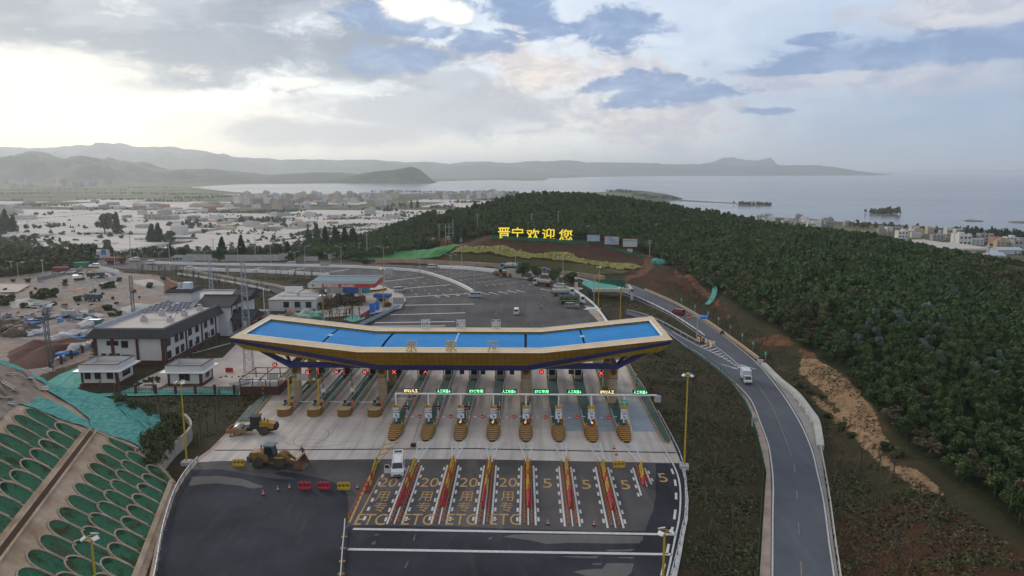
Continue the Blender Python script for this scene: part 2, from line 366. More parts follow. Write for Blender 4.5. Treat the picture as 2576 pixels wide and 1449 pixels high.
for q in [(1000,577,520),(1100,555,500),(1200,530,490),(1300,512,480),(1400,505,475),(1500,507,470),(1600,518,460),(1700,532,445),(1800,556,430),(1900,574,410),(2000,588,390),(2100,602,370),(2200,614,350),(2300,632,330),(2400,660,300),(2500,690,280),(2600,725,260),(2750,790,240),
   (1340,570,395),(1340,535,435),(1200,606,352),(1240,601,349),(1340,605,345),(1450,612,342),(1550,628,336),(1610,642,330),(1150,618,362),(1110,622,372),(1060,632,385),(1240,560,400),(1450,575,390),(1560,590,375),(1640,610,360),(1150,590,410),(1010,610,430),(1080,600,420)]: cy(*q)
for x, y, z in [(-420,360,-4),(-250,380,-3),(-120,380,-2.5),(-40,400,-2),(-500,430,-10),(-300,440,-12),(-150,450,-10),(-60,470,-7),(-600,600,-29),(-300,600,-29),(-120,610,-28),(-30,640,-26),(20,620,-8),(80,600,-6),(150,560,-8),(220,520,-14),(280,480,-18),(320,430,-18),(340,380,-20),
    (100,700,-30),(0,760,-31),(-400,760,-31),(300,640,-31),(400,560,-31),(450,450,-31),(430,350,-30),(500,700,-31),(-700,800,-31),(700,800,-31),(0,850,-31),(-560,330,-4),(-420,220,0),(330,180,-8),(250,130,-4),(170,70,0),(120,40,0),(-120,40,0)]: CTRL.append((x, y, z))
CT = np.array(CTRL)
def _phi(d): return np.where(d > 1e-6, d*d*np.log(np.maximum(d, 1e-6)), 0.0)
def _fit():
 P = CT[:, :2]/100.0; n = len(P); K = _phi(np.hypot(P[:, None, 0]-P[None, :, 0], P[:, None, 1]-P[None, :, 1]))+np.eye(n)*0.004
 A = np.zeros((n+3, n+3)); A[:n, :n] = K; A[:n, n] = 1; A[:n, n+1:] = P; A[n, :n] = 1; A[n+1:, :n] = P.T
 return np.linalg.solve(A, np.concatenate([CT[:, 2], [0, 0, 0]]))
RW = _fit()
def vnoise(X, Y, s, seed=0):
 x, y = X/s, Y/s; xi, yi = np.floor(x).astype(np.int64), np.floor(y).astype(np.int64); fx, fy = x-xi, y-yi
 fx, fy = fx*fx*(3-2*fx), fy*fy*(3-2*fy)
 def h(a, b):
  k = (a*374761393+b*668265263+seed*982451653) & 0x7fffffff; k = ((k ^ (k >> 13))*1274126177) & 0x7fffffff
  return ((k ^ (k >> 16)) & 0xffff)/65535.0
 return (h(xi, yi)*(1-fx)+h(xi+1, yi)*fx)*(1-fy)+(h(xi, yi+1)*(1-fx)+h(xi+1, yi+1)*fx)*fy-0.5
DIRT_W = PTS([(-120,705),(60,692),(170,677),(260,668),(310,690),(412,698),(448,715),(445,748),(300,800),(240,835),(228,900),(130,935),(60,960),(-160,960)])
def HT(X, Y):
 X = np.asarray(X, float); Y = np.asarray(Y, float); sh = X.shape; X, Y = X.ravel(), Y.ravel()
 Z = np.zeros(X.shape); n = len(CT)
 for i in range(n): Z += RW[i]*_phi(np.hypot(X-CT[i, 0], Y-CT[i, 1])/100.0)
 Z += RW[n]+RW[n+1]*X/100+RW[n+2]*Y/100
 Z = np.maximum(Z, -31.5)
 rough = np.clip((np.maximum(Z, 0)-2.0)/6.0, 0, 1)
 Z += vnoise(X, Y, 9.0, 3)*(0.35+rough*1.6)+vnoise(X, Y, 3.1, 5)*0.25
 d, _ = edge_dist(X, Y, DIRT_W); ins = inside(X, Y, DIRT_W)
 Z += np.where(ins, np.clip(d/6, 0, 1), 0)*(vnoise(X, Y, 11, 9)*1.5+vnoise(X, Y, 3.6, 11)*0.7)
 for pl in LEVEL:
  x0, x1 = min(p[0] for p in pl)-16, max(p[0] for p in pl)+16; y0, y1 = min(p[1] for p in pl)-16, max(p[1] for p in pl)+16
  m = (X > x0) & (X < x1) & (Y > y0) & (Y < y1)
  if not m.any(): continue
  d, zz = edge_dist(X[m], Y[m], pl); d = np.where(inside(X[m], Y[m], pl), 0, d)
  w = np.clip((d-1.5)/9.0, 0, 1); w = w*w*(3-2*w); w = np.where(d <= 0, 0, w)
  Z[m] = (zz-0.16-np.where(d <= 0, 0.25, 0))*(1-w)+Z[m]*w
 return Z.reshape(sh)
def h1(x, y): return float(HT(np.array([x]), np.array([y]))[0])
_gh = {}
def T(px, py, near=40.0, far=760.0):
 d = ray(px, py); ys = np.concatenate([np.arange(near, 400, 1.0), np.arange(400, far, 2.0)]); k = ys/d.y
 X, Z = CAM.x+d.x*k, CAM.z+d.z*k; hh = HT(X, ys); i = np.argmax(Z < hh)
 if not (Z < hh).any(): i = len(ys)-1
 if i > 0:
  a, b = Z[i-1]-hh[i-1], hh[i]-Z[i]; f = a/max(1e-6, a+b); y = ys[i-1]+f*(ys[i]-ys[i-1])
 else: y = ys[i]
 k = y/d.y; return Vector((CAM.x+d.x*k, y, CAM.z+d.z*k))
def TP(l): return [T(x, y) for x, y in l]
FOREST_PX = [(760,585),(870,560),(1000,572),(1100,552),(1200,528),(1300,510),(1400,503),(1500,505),(1600,516),(1700,530),(1800,554),(1900,572),(2000,587),(2100,601),(2200,613),(2300,631),(2400,659),(2500,689),(2620,730),(2750,800),(2750,1600),(2700,1440),(2576,1345),(2480,1265),(2400,1215),(2330,1165),(2250,1090),(2200,1030),(2150,965),(2080,915),(2030,885),(1985,850),(1940,825),(1880,790),(1800,735),(1740,700),(1690,675),(1650,655),(1610,640),(1560,615),(1450,602),(1340,598),(1240,594),(1190,600),(1165,606),(1120,618),(1060,628),(985,648),(900,655),(780,652)]
FOREST = TP(FOREST_PX)
SIGNSLOPE = TP([(1110,625),(1175,600),(1240,601),(1340,604),(1450,611),(1560,620),(1625,640),(1650,672),(1600,690),(1500,697),(1400,684),(1250,674),(1100,664),(1095,650)])
RED = [TP(l) for l in ([(1105,598),(1140,600),(1175,612),(1150,626),(1115,622)], [(1616,640),(1640,642),(1652,664),(1626,690),(1562,711),(1548,709),(1600,688),(1622,666)],
  [(1700,676),(1745,700),(1785,735),(1815,770),(1845,800),(1835,803),(1800,770),(1770,740),(1735,708),(1695,684)], [(1875,852),(1940,843),(1985,850),(2003,870),(1960,870),(1900,866)], [(2003,870),(2045,888),(2060,905),(2030,905)],
  [(410,700),(448,716),(446,745),(415,742)], [(1020,665),(1100,668),(1180,672),(1150,662)], [(700,660),(900,664),(1000,668),(960,660)])]
SANDP = [TP(l) for l in ([(2015,905),(2050,900),(2090,925),(2130,955),(2160,985),(2200,1030),(2215,1085),(2245,1130),(2200,1120),(2150,1075),(2110,1030),(2060,975),(2010,940)], [(2255,1170),(2300,1180),(2350,1215),(2375,1245),(2330,1235),(2280,1200)],
   [(2040,985),(2110,1045),(2180,1105),(2240,1160),(2290,1205),(2330,1240),(2320,1246),(2250,1190),(2170,1120),(2100,1060),(2040,1000)])]
def build_terrain():
 nu, nv = 430, 340
 yy = 42.0*(900/42.0)**(np.arange(nv)/(nv-1)); ss = np.linspace(-1, 1, nu); S, YY = np.meshgrid(ss, yy)
 XX = S*(YY*0.88+30); ZZ = HT(XX, YY)
 me = bpy.data.meshes.new('terrain'); n = nu*nv; co = np.stack([XX, YY, ZZ], -1).reshape(-1, 3)
 i = np.arange(nu*nv).reshape(nv, nu); q = np.stack([i[:-1, :-1], i[:-1, 1:], i[1:, 1:], i[1:, :-1]], -1).reshape(-1, 4)
 me.vertices.add(n); me.vertices.foreach_set('co', co.ravel()); me.loops.add(q.size); me.loops.foreach_set('vertex_index', q.ravel())
 me.polygons.add(len(q)); me.polygons.foreach_set('loop_start', np.arange(0, q.size, 4)); me.polygons.foreach_set('loop_total', np.full(len(q), 4)); me.update()
 me.polygons.foreach_set('use_smooth', np.ones(len(q), bool))
 X, Y = XX.ravel(), YY.ravel()
 def w(polys, soft):
  o = np.zeros(n)
  for pl in polys:
   x0, x1 = min(p[0] for p in pl)-8, max(p[0] for p in pl)+8; y0, y1 = min(p[1] for p in pl)-8, max(p[1] for p in pl)+8
   m = (X > x0) & (X < x1) & (Y > y0) & (Y < y1); d, _ = edge_dist(X[m], Y[m], pl); d = np.where(inside(X[m], Y[m], pl), d, -d)
   o[m] = np.maximum(o[m], np.clip(0.5+d/(2*soft), 0, 1))
  return o
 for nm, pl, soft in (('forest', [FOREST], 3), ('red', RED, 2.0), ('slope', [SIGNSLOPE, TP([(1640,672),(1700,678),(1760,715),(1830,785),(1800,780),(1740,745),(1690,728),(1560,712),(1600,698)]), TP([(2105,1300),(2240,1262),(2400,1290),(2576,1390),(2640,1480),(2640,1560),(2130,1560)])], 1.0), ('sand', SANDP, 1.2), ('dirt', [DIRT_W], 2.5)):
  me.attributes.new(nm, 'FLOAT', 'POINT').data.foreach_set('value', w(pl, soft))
 g = G('terrain_ground'); A = g.attr
 n1, n2, n3, n4 = g.noise(0.06, 5), g.noise(0.5, 6, 0.7), g.noise(2.2, 5, 0.7), g.noise(0.17, 4)
 wob = g.math('MULTIPLY', g.math('SUBTRACT', n2, 0.5), 1.0)
 th = lambda nm, k=1.0: g.ramp(g.math('ADD', A(nm), g.math('MULTIPLY', wob, k)), 0.42, 0.58)
 grass = g.mix(g.ramp(n2, 0.3, 0.7), (0.026, 0.027, 0.012), (0.056, 0.050, 0.024))
 grass = g.mix(g.ramp(n1, 0.36, 0.56), grass, g.mix(g.ramp(n3, 0.35, 0.65), (0.055, 0.040, 0.022), (0.040, 0.042, 0.018)))
 grass = g.mix(g.math('MULTIPLY', g.ramp(n4, 0.54, 0.66), 0.75), grass, (0.085, 0.048, 0.027))
 slope = g.mix(g.ramp(n2, 0.35, 0.65), (0.055, 0.026, 0.016), (0.040, 0.034, 0.014)); slope = g.mix(g.ramp(n4, 0.35, 0.6), slope, (0.075, 0.033, 0.020))
 red = g.mix(g.ramp(n2, 0.3, 0.7), (0.10, 0.042, 0.024), (0.21, 0.10, 0.058)); red = g.mix(g.ramp(n3, 0.52, 0.62), red, (0.05, 0.042, 0.02))
 sand = g.mix(g.ramp(n2, 0.3, 0.7), (0.20, 0.12, 0.068), (0.35, 0.225, 0.13)); sand = g.mix(g.ramp(n3, 0.54, 0.66), sand, (0.08, 0.075, 0.04))
 dirt = g.mix(g.ramp(n2, 0.3, 0.7), (0.22, 0.18, 0.155), (0.35, 0.30, 0.265)); dirt = g.mix(g.ramp(n4, 0.52, 0.66), dirt, (0.19, 0.18, 0.175)); dirt = g.mix(g.math('MULTIPLY', g.ramp(n1, 0.5, 0.6), 0.4), dirt, (0.34, 0.20, 0.12))
 dirt = g.mix(g.ramp(n3, 0.66, 0.74), dirt, (0.10, 0.10, 0.06))
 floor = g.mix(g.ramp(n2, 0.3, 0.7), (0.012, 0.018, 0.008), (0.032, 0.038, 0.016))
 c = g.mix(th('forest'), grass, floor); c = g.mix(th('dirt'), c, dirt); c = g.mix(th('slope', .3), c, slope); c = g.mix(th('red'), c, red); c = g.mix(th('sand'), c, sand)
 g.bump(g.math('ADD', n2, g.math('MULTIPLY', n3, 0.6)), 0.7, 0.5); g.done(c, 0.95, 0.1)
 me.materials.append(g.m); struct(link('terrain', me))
build_terrain()
def build_plain():
 g = G('plain_ground'); n1, n2, n3 = g.noise(0.0035, 5, 0.6), g.noise(0.02, 5, 0.65), g.noise(0.0012, 3)
 c = g.mix(g.ramp(n1, 0.40, 0.60), (0.055, 0.068, 0.030), (0.13, 0.125, 0.065)); c = g.mix(g.ramp(n2, 0.5, 0.65), c, (0.030, 0.042, 0.018)); c = g.mix(g.math('MULTIPLY', g.ramp(n3, 0.5, 0.6), 0.5), c, (0.16, 0.16, 0.07))
 g.done(c, 0.95, 0.1); b = MB(); S = 44000
 b.add([(-S, -500, -30.4), (S, -500, -30.4), (S, 40000, -30.4), (-S, 40000, -30.4)], [(0, 1, 2, 3)]); struct(b.build('ground', g.m))
 zl = -29.5
 sh = [(475,471),(520,476),(575,482),(640,487),(560,489),(600,491),(660,489),(760,491),(860,490),(930,487),(1000,488),(1100,486),(1200,487),(1270,486),(1400,487),(1500,484),(1560,481),(1620,480),(1680,489),(1720,500),(1690,504),(1660,508),(1640,512),(1700,530),(1790,540),(1835,545),(1930,546),(2040,551),(2135,560),(2240,565),(2322,570),(2420,578),(2500,580),(2640,586),(2900,600),
   (3200,600),(3200,431.6),(2600,431.6),(2400,431.6),(2300,433),(2224,439.5),(2120,441),(1990,442),(1840,442.5),(1700,442.5),(1560,444),(1480,445),(1440,447),(1370,449),(1380,453),(1330,453.5),(1240,453),(1150,455),(1085,457),(1000,459),(920,460.5),(800,462),(700,463),(600,464),(540,467)]
 b = MB(); b.poly(PTS(sh, zl))
 g = G('lake_water'); mp = g.noise(0.02, 3, 0.6, stretch=(1, 3, 1)); w2 = g.noise(0.25, 3, 0.6)
 g.bump(g.math('ADD', mp, g.math('MULTIPLY', w2, 0.35)), 0.14, 0.6)
 pat = g.noise(0.0016, 4, 0.6, stretch=(0.35, 2.0, 1)); g.done((0.085, 0.088, 0.09), g.math('ADD', 0.10, g.math('MULTIPLY', pat, 0.2)), 0.5)
 struct(b.build('lake', g.m))
 soil = mat('shore_soil', (0.13, 0.115, 0.06), var=0.3, scale=0.05)
 for pl in ([(1672,505),(1700,502),(1760,506),(1854,511),(1854,512.6),(1760,508),(1700,505),(1676,508)], [(1852,516),(1866,513),(1936,514.5),(1940,517),(1900,519),(1860,518)], [(2188,539),(2200,536),(2252,538),(2254,541),(2220,542.5)],
    [(2424,555),(2440,553),(2475,556.5),(2470,558),(2430,557)], [(2536,558.5),(2560,557),(2600,560),(2600,562),(2550,561)], [(1290,454),(1350,451.5),(1378,453),(1340,455)], [(596,485.5),(630,487),(700,490),(640,490)], [(1930,549),(1975,550),(1975,551),(1935,550.5)]):
  b = MB(); P = PTS(pl, zl); b.prism([(p.x, p.y) for p in P], -31, -28.9); struct(b.build('islet', soil))
build_plain()
def build_hills():
 def rangem(name, prof, D, depth, base_py, c1, c2, seed, amp, back=None, light=None):
  xs = np.array([p[0] for p in prof], float); ys = np.array([p[1] for p in prof], float)
  nx = 240; px = np.linspace(xs[0], xs[-1], nx); py = np.interp(px, xs, ys)
  nr = 34; rows = np.linspace(-1, 1, nr); verts = []
  for i in range(nx):
   crest = VD(px[i], py[i], D); hz = max(crest.z+30, 0.0)
   for r in rows:
    y = D+r*depth; k = abs(r); prof_h = (1-k)**1.25*0.62+(0.5+0.5*math.cos(math.pi*k))*0.38
    x = crest.x*(y/D if r < 0 else 1.0)
    nse = noise.fractal(Vector((x/(D*0.045)+seed, y/(D*0.045), seed)), 1.0, 2.0, 5)
    z = -31+hz*prof_h*(1+0.35*nse*min(1, k*3))+(1-abs(2*k-1))*nse*amp*hz*0.9
    ripple = noise.noise(Vector((px[i]*0.09, y/200.0, seed)))*hz*0.02+noise.fractal(Vector((px[i]*.045, y/420.0, seed+3)), 1.0, 2.0, 4)*hz*.045*min(1, 2.2*(1-k))
    verts.append((x, y, max(-32, z+ripple if k > 0 or True else z)))
  f = [(i*nr+j, (i+1)*nr+j, (i+1)*nr+j+1, i*nr+j+1) for i in range(nx-1) for j in range(nr-1)]
  b = MB(); b.add(verts, f, 0, True); g = G(name+'_cover'); s = 1.0/D
  n1, n2 = g.noise(60*s, 5, 0.65), g.noise(400*s, 5, 0.7)
  c = g.mix(g.ramp(n2, 0.35, 0.65), c1, c2); c = g.mix(g.math('MULTIPLY', g.ramp(n1, 0.52, 0.64), 0.5), c, (0.11, 0.10, 0.06))
  g.done(c, 0.95, 0.1); struct(b.build(name, g.m))
 dk, lt = (0.020, 0.030, 0.014), (0.045, 0.055, 0.028)
 rangem('hills', [(-260,410),(-150,398),(-60,404),(0,398),(35,388),(68,381),(90,386),(130,400),(155,401),(185,389),(200,388),(232,396),(275,404),(330,411),(380,424),(420,428),(470,424),(540,425),(600,432),(655,441),(720,437),(790,433),(850,434),(900,441),(940,452),(960,458)], 5200, 1150, 462, dk, lt, 1.3, 0.35)
 rangem('headland', [(800,458),(850,450),(890,440),(920,433),(960,428),(1000,425),(1040,419),(1056,425),(1070,437),(1082,448),(1092,456)], 4300, 260, 460, dk, lt, 9.1, 0.2)
 rangem('far_hills', [(-500,380),(-200,374),(0,371),(100,370),(200,366),(245,361),(290,360),(340,368),(430,368),(500,375),(560,388),(600,394),(690,399),(800,400),(900,402),(960,403),(1010,408),(1080,407),(1160,414),(1220,413),(1300,421),(1380,429),(1450,436),(1490,443)], 10500, 2600, 455, (0.028,0.038,0.022), (0.06,0.065,0.04), 3.7, 0.35)
 rangem('far_shore_hills', [(1060,425),(1140,410),(1200,406),(1280,408),(1340,405),(1420,403),(1480,408),(1560,407),(1620,408),(1680,411),(1750,413),(1800,412),(1850,417),(1905,418),(1960,414),(2060,415),(2100,420),(2160,430),(2220,438),(2240,440)], 11500, 1300, 441, dk, lt, 5.5, 0.3)
 rangem('mountain', [(1560,425),(1700,412),(1760,412),(1790,408),(1803,403),(1815,396),(1830,395),(1843,393),(1858,399),(1880,402),(1900,402),(1920,398),(1937,395),(1942,398),(1948,405),(1956,414),(2000,424),(2060,430)], 13200, 900, 436, dk, lt, 7.9, 0.3)
 rangem('distant_range', [(2300,431),(2330,427.5),(2400,425.5),(2440,426.5),(2500,428.5),(2560,427),(2700,426),(2900,426)], 26000, 2500, 430, dk, lt, 2.2, 0.2)
build_hills()
def build_haze():
 b = MB(); b.box(0, 20000, -33, 90000, 41200, 450); m = bpy.data.materials.new('haze_air'); m.use_nodes = True; N = m.node_tree.nodes
 N.remove(N['Principled BSDF']); v = N.new('ShaderNodeVolumePrincipled'); v.inputs['Color'].default_value = (0.90, 0.95, 1.0, 1)
 v.inputs['Density'].default_value = 9e-5; v.inputs['Anisotropy'].default_value = 0.48
 m.node_tree.links.new(v.outputs[0], N['Material Output'].inputs['Volume']); stuff(b.build('haze', m))
HAZE = True
if HAZE: build_haze()
# ---------------------------------------------------------------- pavement
def asphalt(name, c, v=0.3, dust=.5):
 g = G(name); n1, n2, n3 = g.noise(0.08, 4), g.noise(1.3, 5, 0.7), g.noise(9, 3, 0.7)
 k = g.noise(0.35, 5, 0.6, stretch=(1.0, 0.08, 1))
 col = g.mix(g.ramp(n1, 0.3, 0.7), tuple(x*(1-v) for x in c), tuple(x*(1+v) for x in c)); col = g.mix(g.math('MULTIPLY', g.ramp(k, 0.5, 0.75), 0.35), col, tuple(x*1.7 for x in c))
 ds = g.noise(0.22, 5, 0.65, stretch=(1.0, 0.16, 1), dist=.8); col = g.mix(g.math('MULTIPLY', g.ramp(ds, 0.50, 0.68), dust), col, (0.165, 0.140, 0.120)); col = g.mix(g.math('MULTIPLY', g.ramp(n2, 0.45, 0.75), 0.25), col, tuple(x*0.6 for x in c)); col = g.mix(g.math('MULTIPLY', n3, 0.25), col, tuple(x*1.5 for x in c))
 g.bump(n3, 0.15, 0.02); return g.done(col, 0.9, 0.12)
ASPH = asphalt('asphalt_grey', (0.074, 0.070, 0.069), 0.3, .42); BLK = asphalt('asphalt_new', (0.028, 0.030, 0.038), 0.45, .15); ASPH2 = asphalt('asphalt_bluish', (0.092, 0.097, 0.112), 0.15, .15)
PATCH = asphalt('asphalt_scraped', (0.105, 0.102, 0.098), 0.2)
def concrete_mat():
 g = G('plaza_concrete'); n1, n2, n3 = g.noise(0.12, 5), g.noise(0.9, 5, 0.7), g.noise(7, 4, 0.7)
 st = g.noise(0.7, 5, 0.65, stretch=(1.0, 0.05, 1)); hs = g.noise(1.0, 3, 0.6, stretch=(0.06, 3.0, 1))
 col = g.mix(g.ramp(n1, 0.3, 0.7), (0.47, 0.40, 0.345), (0.58, 0.515, 0.455)); col = g.mix(g.math('MULTIPLY', g.ramp(st, 0.42, 0.66), 0.6), col, (0.29, 0.25, 0.225)); col = g.mix(g.math('MULTIPLY', g.ramp(hs, 0.5, 0.8), 0.4), col, (0.50, 0.45, 0.41))
 col = g.mix(g.math('MULTIPLY', n3, 0.2), col, (0.28, 0.26, 0.24))
 x, y, z = g.xyz(); fx = g.math('PINGPONG', x, 2.75); fy = g.math('PINGPONG', y, 2.5)
 j = g.math('MAXIMUM', g.ramp(fx, 0.09, 0.03), g.ramp(fy, 0.09, 0.03)); col = g.mix(g.math('MULTIPLY', j, 0.35), col, (0.20, 0.18, 0.165))
 return g.done(col, 0.85, 0.25)
CONC = concrete_mat(); YCONC = mat('yard_concrete', (0.42, 0.36, 0.31), var=0.15, scale=0.25, rough=0.9)
WHITE = mat('road_paint_white', (0.62, 0.61, 0.59), c2=(0.40, 0.39, 0.375), scale=2.2, detail=7); YEL = mat('road_paint_orange', (0.50, 0.29, 0.10), c2=(0.30, 0.19, 0.085), scale=2.2, detail=7)
DARK = mat('dark_metal', (0.03, 0.03, 0.035), scale=2); KERB = mat('kerb_stone', (0.42, 0.37, 0.32), scale=0.8); TAN = mat('tan_shoulder', (0.34, 0.255, 0.20), var=0.25, scale=0.4); PLAINC = mat('plain_concrete', (0.45, 0.42, 0.39), var=0.18, scale=0.5)
def sheet(name, pts, m, dz=0.0): b = MB(); b.poly([Vector((p[0], p[1], p[2]+dz)) for p in pts]); return struct(b.build(name, m))
sheet('road', PLAZA, ASPH); sheet('ramp_road', RAMP, ASPH2, 0.004); sheet('service_road', SERV, ASPH, 0.3)
sheet('yard_pavement', YARD, YCONC, 0.004); sheet('station_forecourt', GASYARD, YCONC, 0.006)
CONCP = PTS([(497,1163),(547,1160),(947,1155),(1191,1155),(1288,1157),(1650,1164),(1710,1165),(1710,1155),(1690,1108),(1663,1060),(1622,980),(1590,935),(1575,905),(770,905),(735,920),(690,965),(637,1023),(580,1088),(537,1133)])
sheet('toll_pavement', CONCP, CONC, 0.008)
sheet('new_asphalt', ragged(PTS([(440,1245),(470,1195),(480,1181),(560,1182),(610,1190),(665,1200),(705,1206),(742,1207),(735,1203),(700,1196),(690,1189),(705,1186),(740,1190),(800,1203),(840,1212),(862,1225),(872,1240),(877,1260),(878,1300),(872,1320),(868,1330),(866,1400),(862,1449),(858,1600),(345,1600),(390,1449),(410,1340)]), 0.25, 1.2, 3), BLK, 0.012)
sheet('new_asphalt', ragged(PTS([(1650,1166),(1650,1245),(1643,1282),(1623,1335),(1500,1337),(1288,1330),(1150,1325),(1040,1323),(880,1322),(868,1330),(866,1400),(862,1449),(857,1600),(1655,1600),(1688,1449),(1702,1395),(1712,1345),(1721,1307),(1722,1207),(1710,1166)]), 0.15, 1.2, 5), BLK, 0.016)
for i, l in enumerate(([(482,1200),(545,1197),(610,1205),(660,1222),(662,1226),(640,1229),(600,1222),(547,1216),(472,1222)], [(1263,1350),(1290,1345),(1465,1345),(1616,1349),(1616,1358),(1608,1367),(1540,1368),(1428,1366),(1375,1370),(1340,1362),(1300,1355)], [(1410,1401),(1505,1399),(1505,1404),(1430,1404)],
  [(1525,1418),(1593,1417),(1590,1440),(1576,1452),(1560,1449),(1556,1458),(1475,1449),(1445,1439),(1470,1434),(1515,1432)], [(1488,1419),(1510,1417),(1512,1422),(1490,1422)], [(1520,1383),(1600,1382),(1590,1387),(1530,1387)], [(1552,1402),(1598,1401),(1590,1405),(1560,1404)],
  [(932,1367),(945,1360),(942,1370),(935,1372)], [(1039,1353),(1046,1344),(1043,1357),(1040,1362)], [(1018,1428),(1028,1408),(1025,1424),(1020,1432)], [(940,1345),(955,1342),(953,1346),(944,1347)], [(1227,1355),(1242,1350),(1235,1358)])):
 sheet('scraped_patch', ragged(PTS(l), 0.18, 0.8, 11+i), PATCH, 0.022)
PZ = 0.030
def bar(b, p, q, w, mi=0, z=PZ): b.strip([V(*p), V(*q)], w, z, mi)
def paint():
 b = MB(); o = MB()
 bar(b, (888,1331), (1700,1345), .5); bar(b, (875,1382), (1690,1395), .5)
 rows = [((1029,1172),(973,1319),(1061,1171),(1011,1319),(1047,1165),(991,1319)), ((1126,1170),(1084,1319),(1154,1171),(1123,1319),(1141,1160),(1104,1319)), ((1218,1171),(1196,1320),(1248,1171),(1236,1320),(1234,1160),(1216,1320)), ((1312,1172),(1308,1321),(1342,1172),(1348,1322),(1327,1160),(1329,1321)),
   ((1406,1174),(1421,1325),(1436,1175),(1459,1325),(1422,1160),(1441,1325)), ((1498,1175),(1529,1329),(1529,1176),(1569,1329),(1516,1170),(1549,1329)), ((1592,1177),(1613,1247),(1622,1179),(1639,1219),(1610,1172),(1628,1225))]
 for l0, l1, r0, r1, c0, c1 in rows:
  for s, (p, q) in ((-1, (l0, l1)), (1, (r0, r1))):
   bar(b, p, q, .25); A, B = V(*p), V(*q); L = (B-A).length; d = (B-A)/L; n = Vector((-d.y, d.x, 0))*s
   k = 0.8
   while k < L-0.6:
    a = A+d*k+n*.36; b.strip([a, a+d*1.1], .28, PZ); k += 2.6
  bar(b, c0, c1, .18)
 bar(o, (947,1162), (879,1315), .30); bar(o, (956,1200), (893,1319), .2)
 A, B = V(973,1172), V(911,1319); L = (B-A).length; d = (B-A)/L; k = 0.5
 while k < L: b.strip([A+d*k, A+d*(k+1.1)], .34, PZ); k += 2.6
 for i in range(8):
  xn = -22+5.5*i; p = V([947,1047,1141,1234,1327,1422,1518,1612][i], 1163); t = o if i == 0 else b; yn = 113.0
  for s in (-1, 1): t.strip([Vector((xn+s*1.15, yn, 0)), Vector((p.x+s*.18, p.y, 0))], .22, PZ)
  for k in (0.05, 0.3, 0.55):
   hw = 1.0*(1-k)+.1; y = yn-k*(yn-p.y); x = xn+(p.x-xn)*k
   if i: t.strip([Vector((x-hw, y, 0)), Vector((x, y-hw*.8, 0)), Vector((x+hw, y, 0))], .28, PZ+.003)
   else: t.strip([Vector((x-hw, y-1.4, 0)), Vector((x+hw, y, 0))], .5, PZ+.003)
 def ltr(s, px, py, w, h, tm=YEL):
  me = text_mesh(s, 1.0, tm, 0, 0.0 if len(s) > 1 or s == '5' else -0.004); xs = [v.co.x for v in me.vertices]; ys = [v.co.y for v in me.vertices]; c = V(px, py)
  c.x -= (c.y-105)*0.0; kx, ky = w/(max(xs)-min(xs)), h/(max(ys)-min(ys))
  o.add([(c.x+v.co.x*kx, c.y+v.co.y*ky, PZ+.004) for v in me.vertices], [tuple(f.vertices) for f in me.polygons])
 for a, q in zip((977,1081,1179,1278), (962,1071,1173,1276)):
  ltr('20', a, 1214, 2.55, 3.0); ltr('用', q, 1249, 1.7, 2.9); ltr('专', q-6 if q < 1200 else q-2, 1276, 1.7, 2.7)
 for x in (934,1053,1163,1272): ltr('ETC', x, 1307, 3.9, 3.0)
 for x, y in ((1377,1216),(1475,1219),(1573,1220),(1667,1202)): ltr('5', x, y, 1.25, 3.0)
 rk = smooth_path(PTS([(1660,1112),(1692,1165),(1708,1207),(1712,1257),(1708,1307),(1700,1345),(1690,1395),(1678,1449),(1650,1560)]), 2); b.strip(rk, .22, PZ)
 for i in range(3, 22, 2): b.strip([rk[i]-Vector((.6, 0, 0)), rk[i+1]-Vector((.6, 0, 0))] if i+1 < len(rk) else [rk[-2], rk[-1]], .32, PZ)
 for p, q in (((943,812),(1145,809)),((983,792),(1170,787)),((1018,768),(1192,765)),((1014,748),(1175,739)),((1016,726),(1133,716)),((949,710),(1067,697)),((794,691),(879,677)),((704,686),(769,673)),((624,681),(660,672)),((935,821),(1120,820))):
  bar(b, p, q, .9);
 med = smooth_path(PTS([(390,665.5),(579,669.5),(779,672.5),(904,676.5),(966,680),(1054,687),(1129,710),(1179,733),(1190,738)]), 4)
 lef = smooth_path(PTS([(384,681),(498,680),(612,683),(740,689),(829,695),(900,703),(948,712),(1000,728),(1021,755)]), 4)
 rig = smooth_path(PTS([(960,667),(1095,671),(1180,674),(1250,688),(1305,698),(1382,711),(1445,733),(1470,751)]), 4)
 lfm = smooth_path(PTS([(900,675.5),(966,679),(1054,686),(1110,702),(1150,716),(1179,731),(1195,742)]), 4)
 def lanes(P, Q, ts, k0, k1, step, ln, w=.18):
  S = lambda A, u: (lambda f: A[int(f)].lerp(A[min(int(f)+1, len(A)-1)], f-int(f)))(u*(len(A)-1))
  for t in ts:
   pts = [S(P, u).lerp(S(Q, u), t) for u in np.linspace(k0, k1, 90)]; acc = 0.0; i = 0; cur = []
   for a, c in zip(pts, pts[1:]):
    if (acc % step) < ln: cur = cur or [a]; cur.append(c)
    elif cur: b.strip(cur, w, PZ); cur = []
    acc += (c-a).length
   if len(cur) > 1: b.strip(cur, w, PZ)
 lanes(lfm, rig, [i/11 for i in range(1, 11)], .25, .80, 9.0, 3.6, .22)
 lanes(med, lef, [.2, .4, .6, .8], .1, .98, 9.0, 3.6, .2)
 o.strip([p+Vector((-.2, -1.6, 0)) for p in med], .2, PZ); b.strip(lef, .2, PZ); b.strip(smooth_path(PTS([(260,656),(600,660),(960,668),(1180,674)]), 5), .2, PZ)
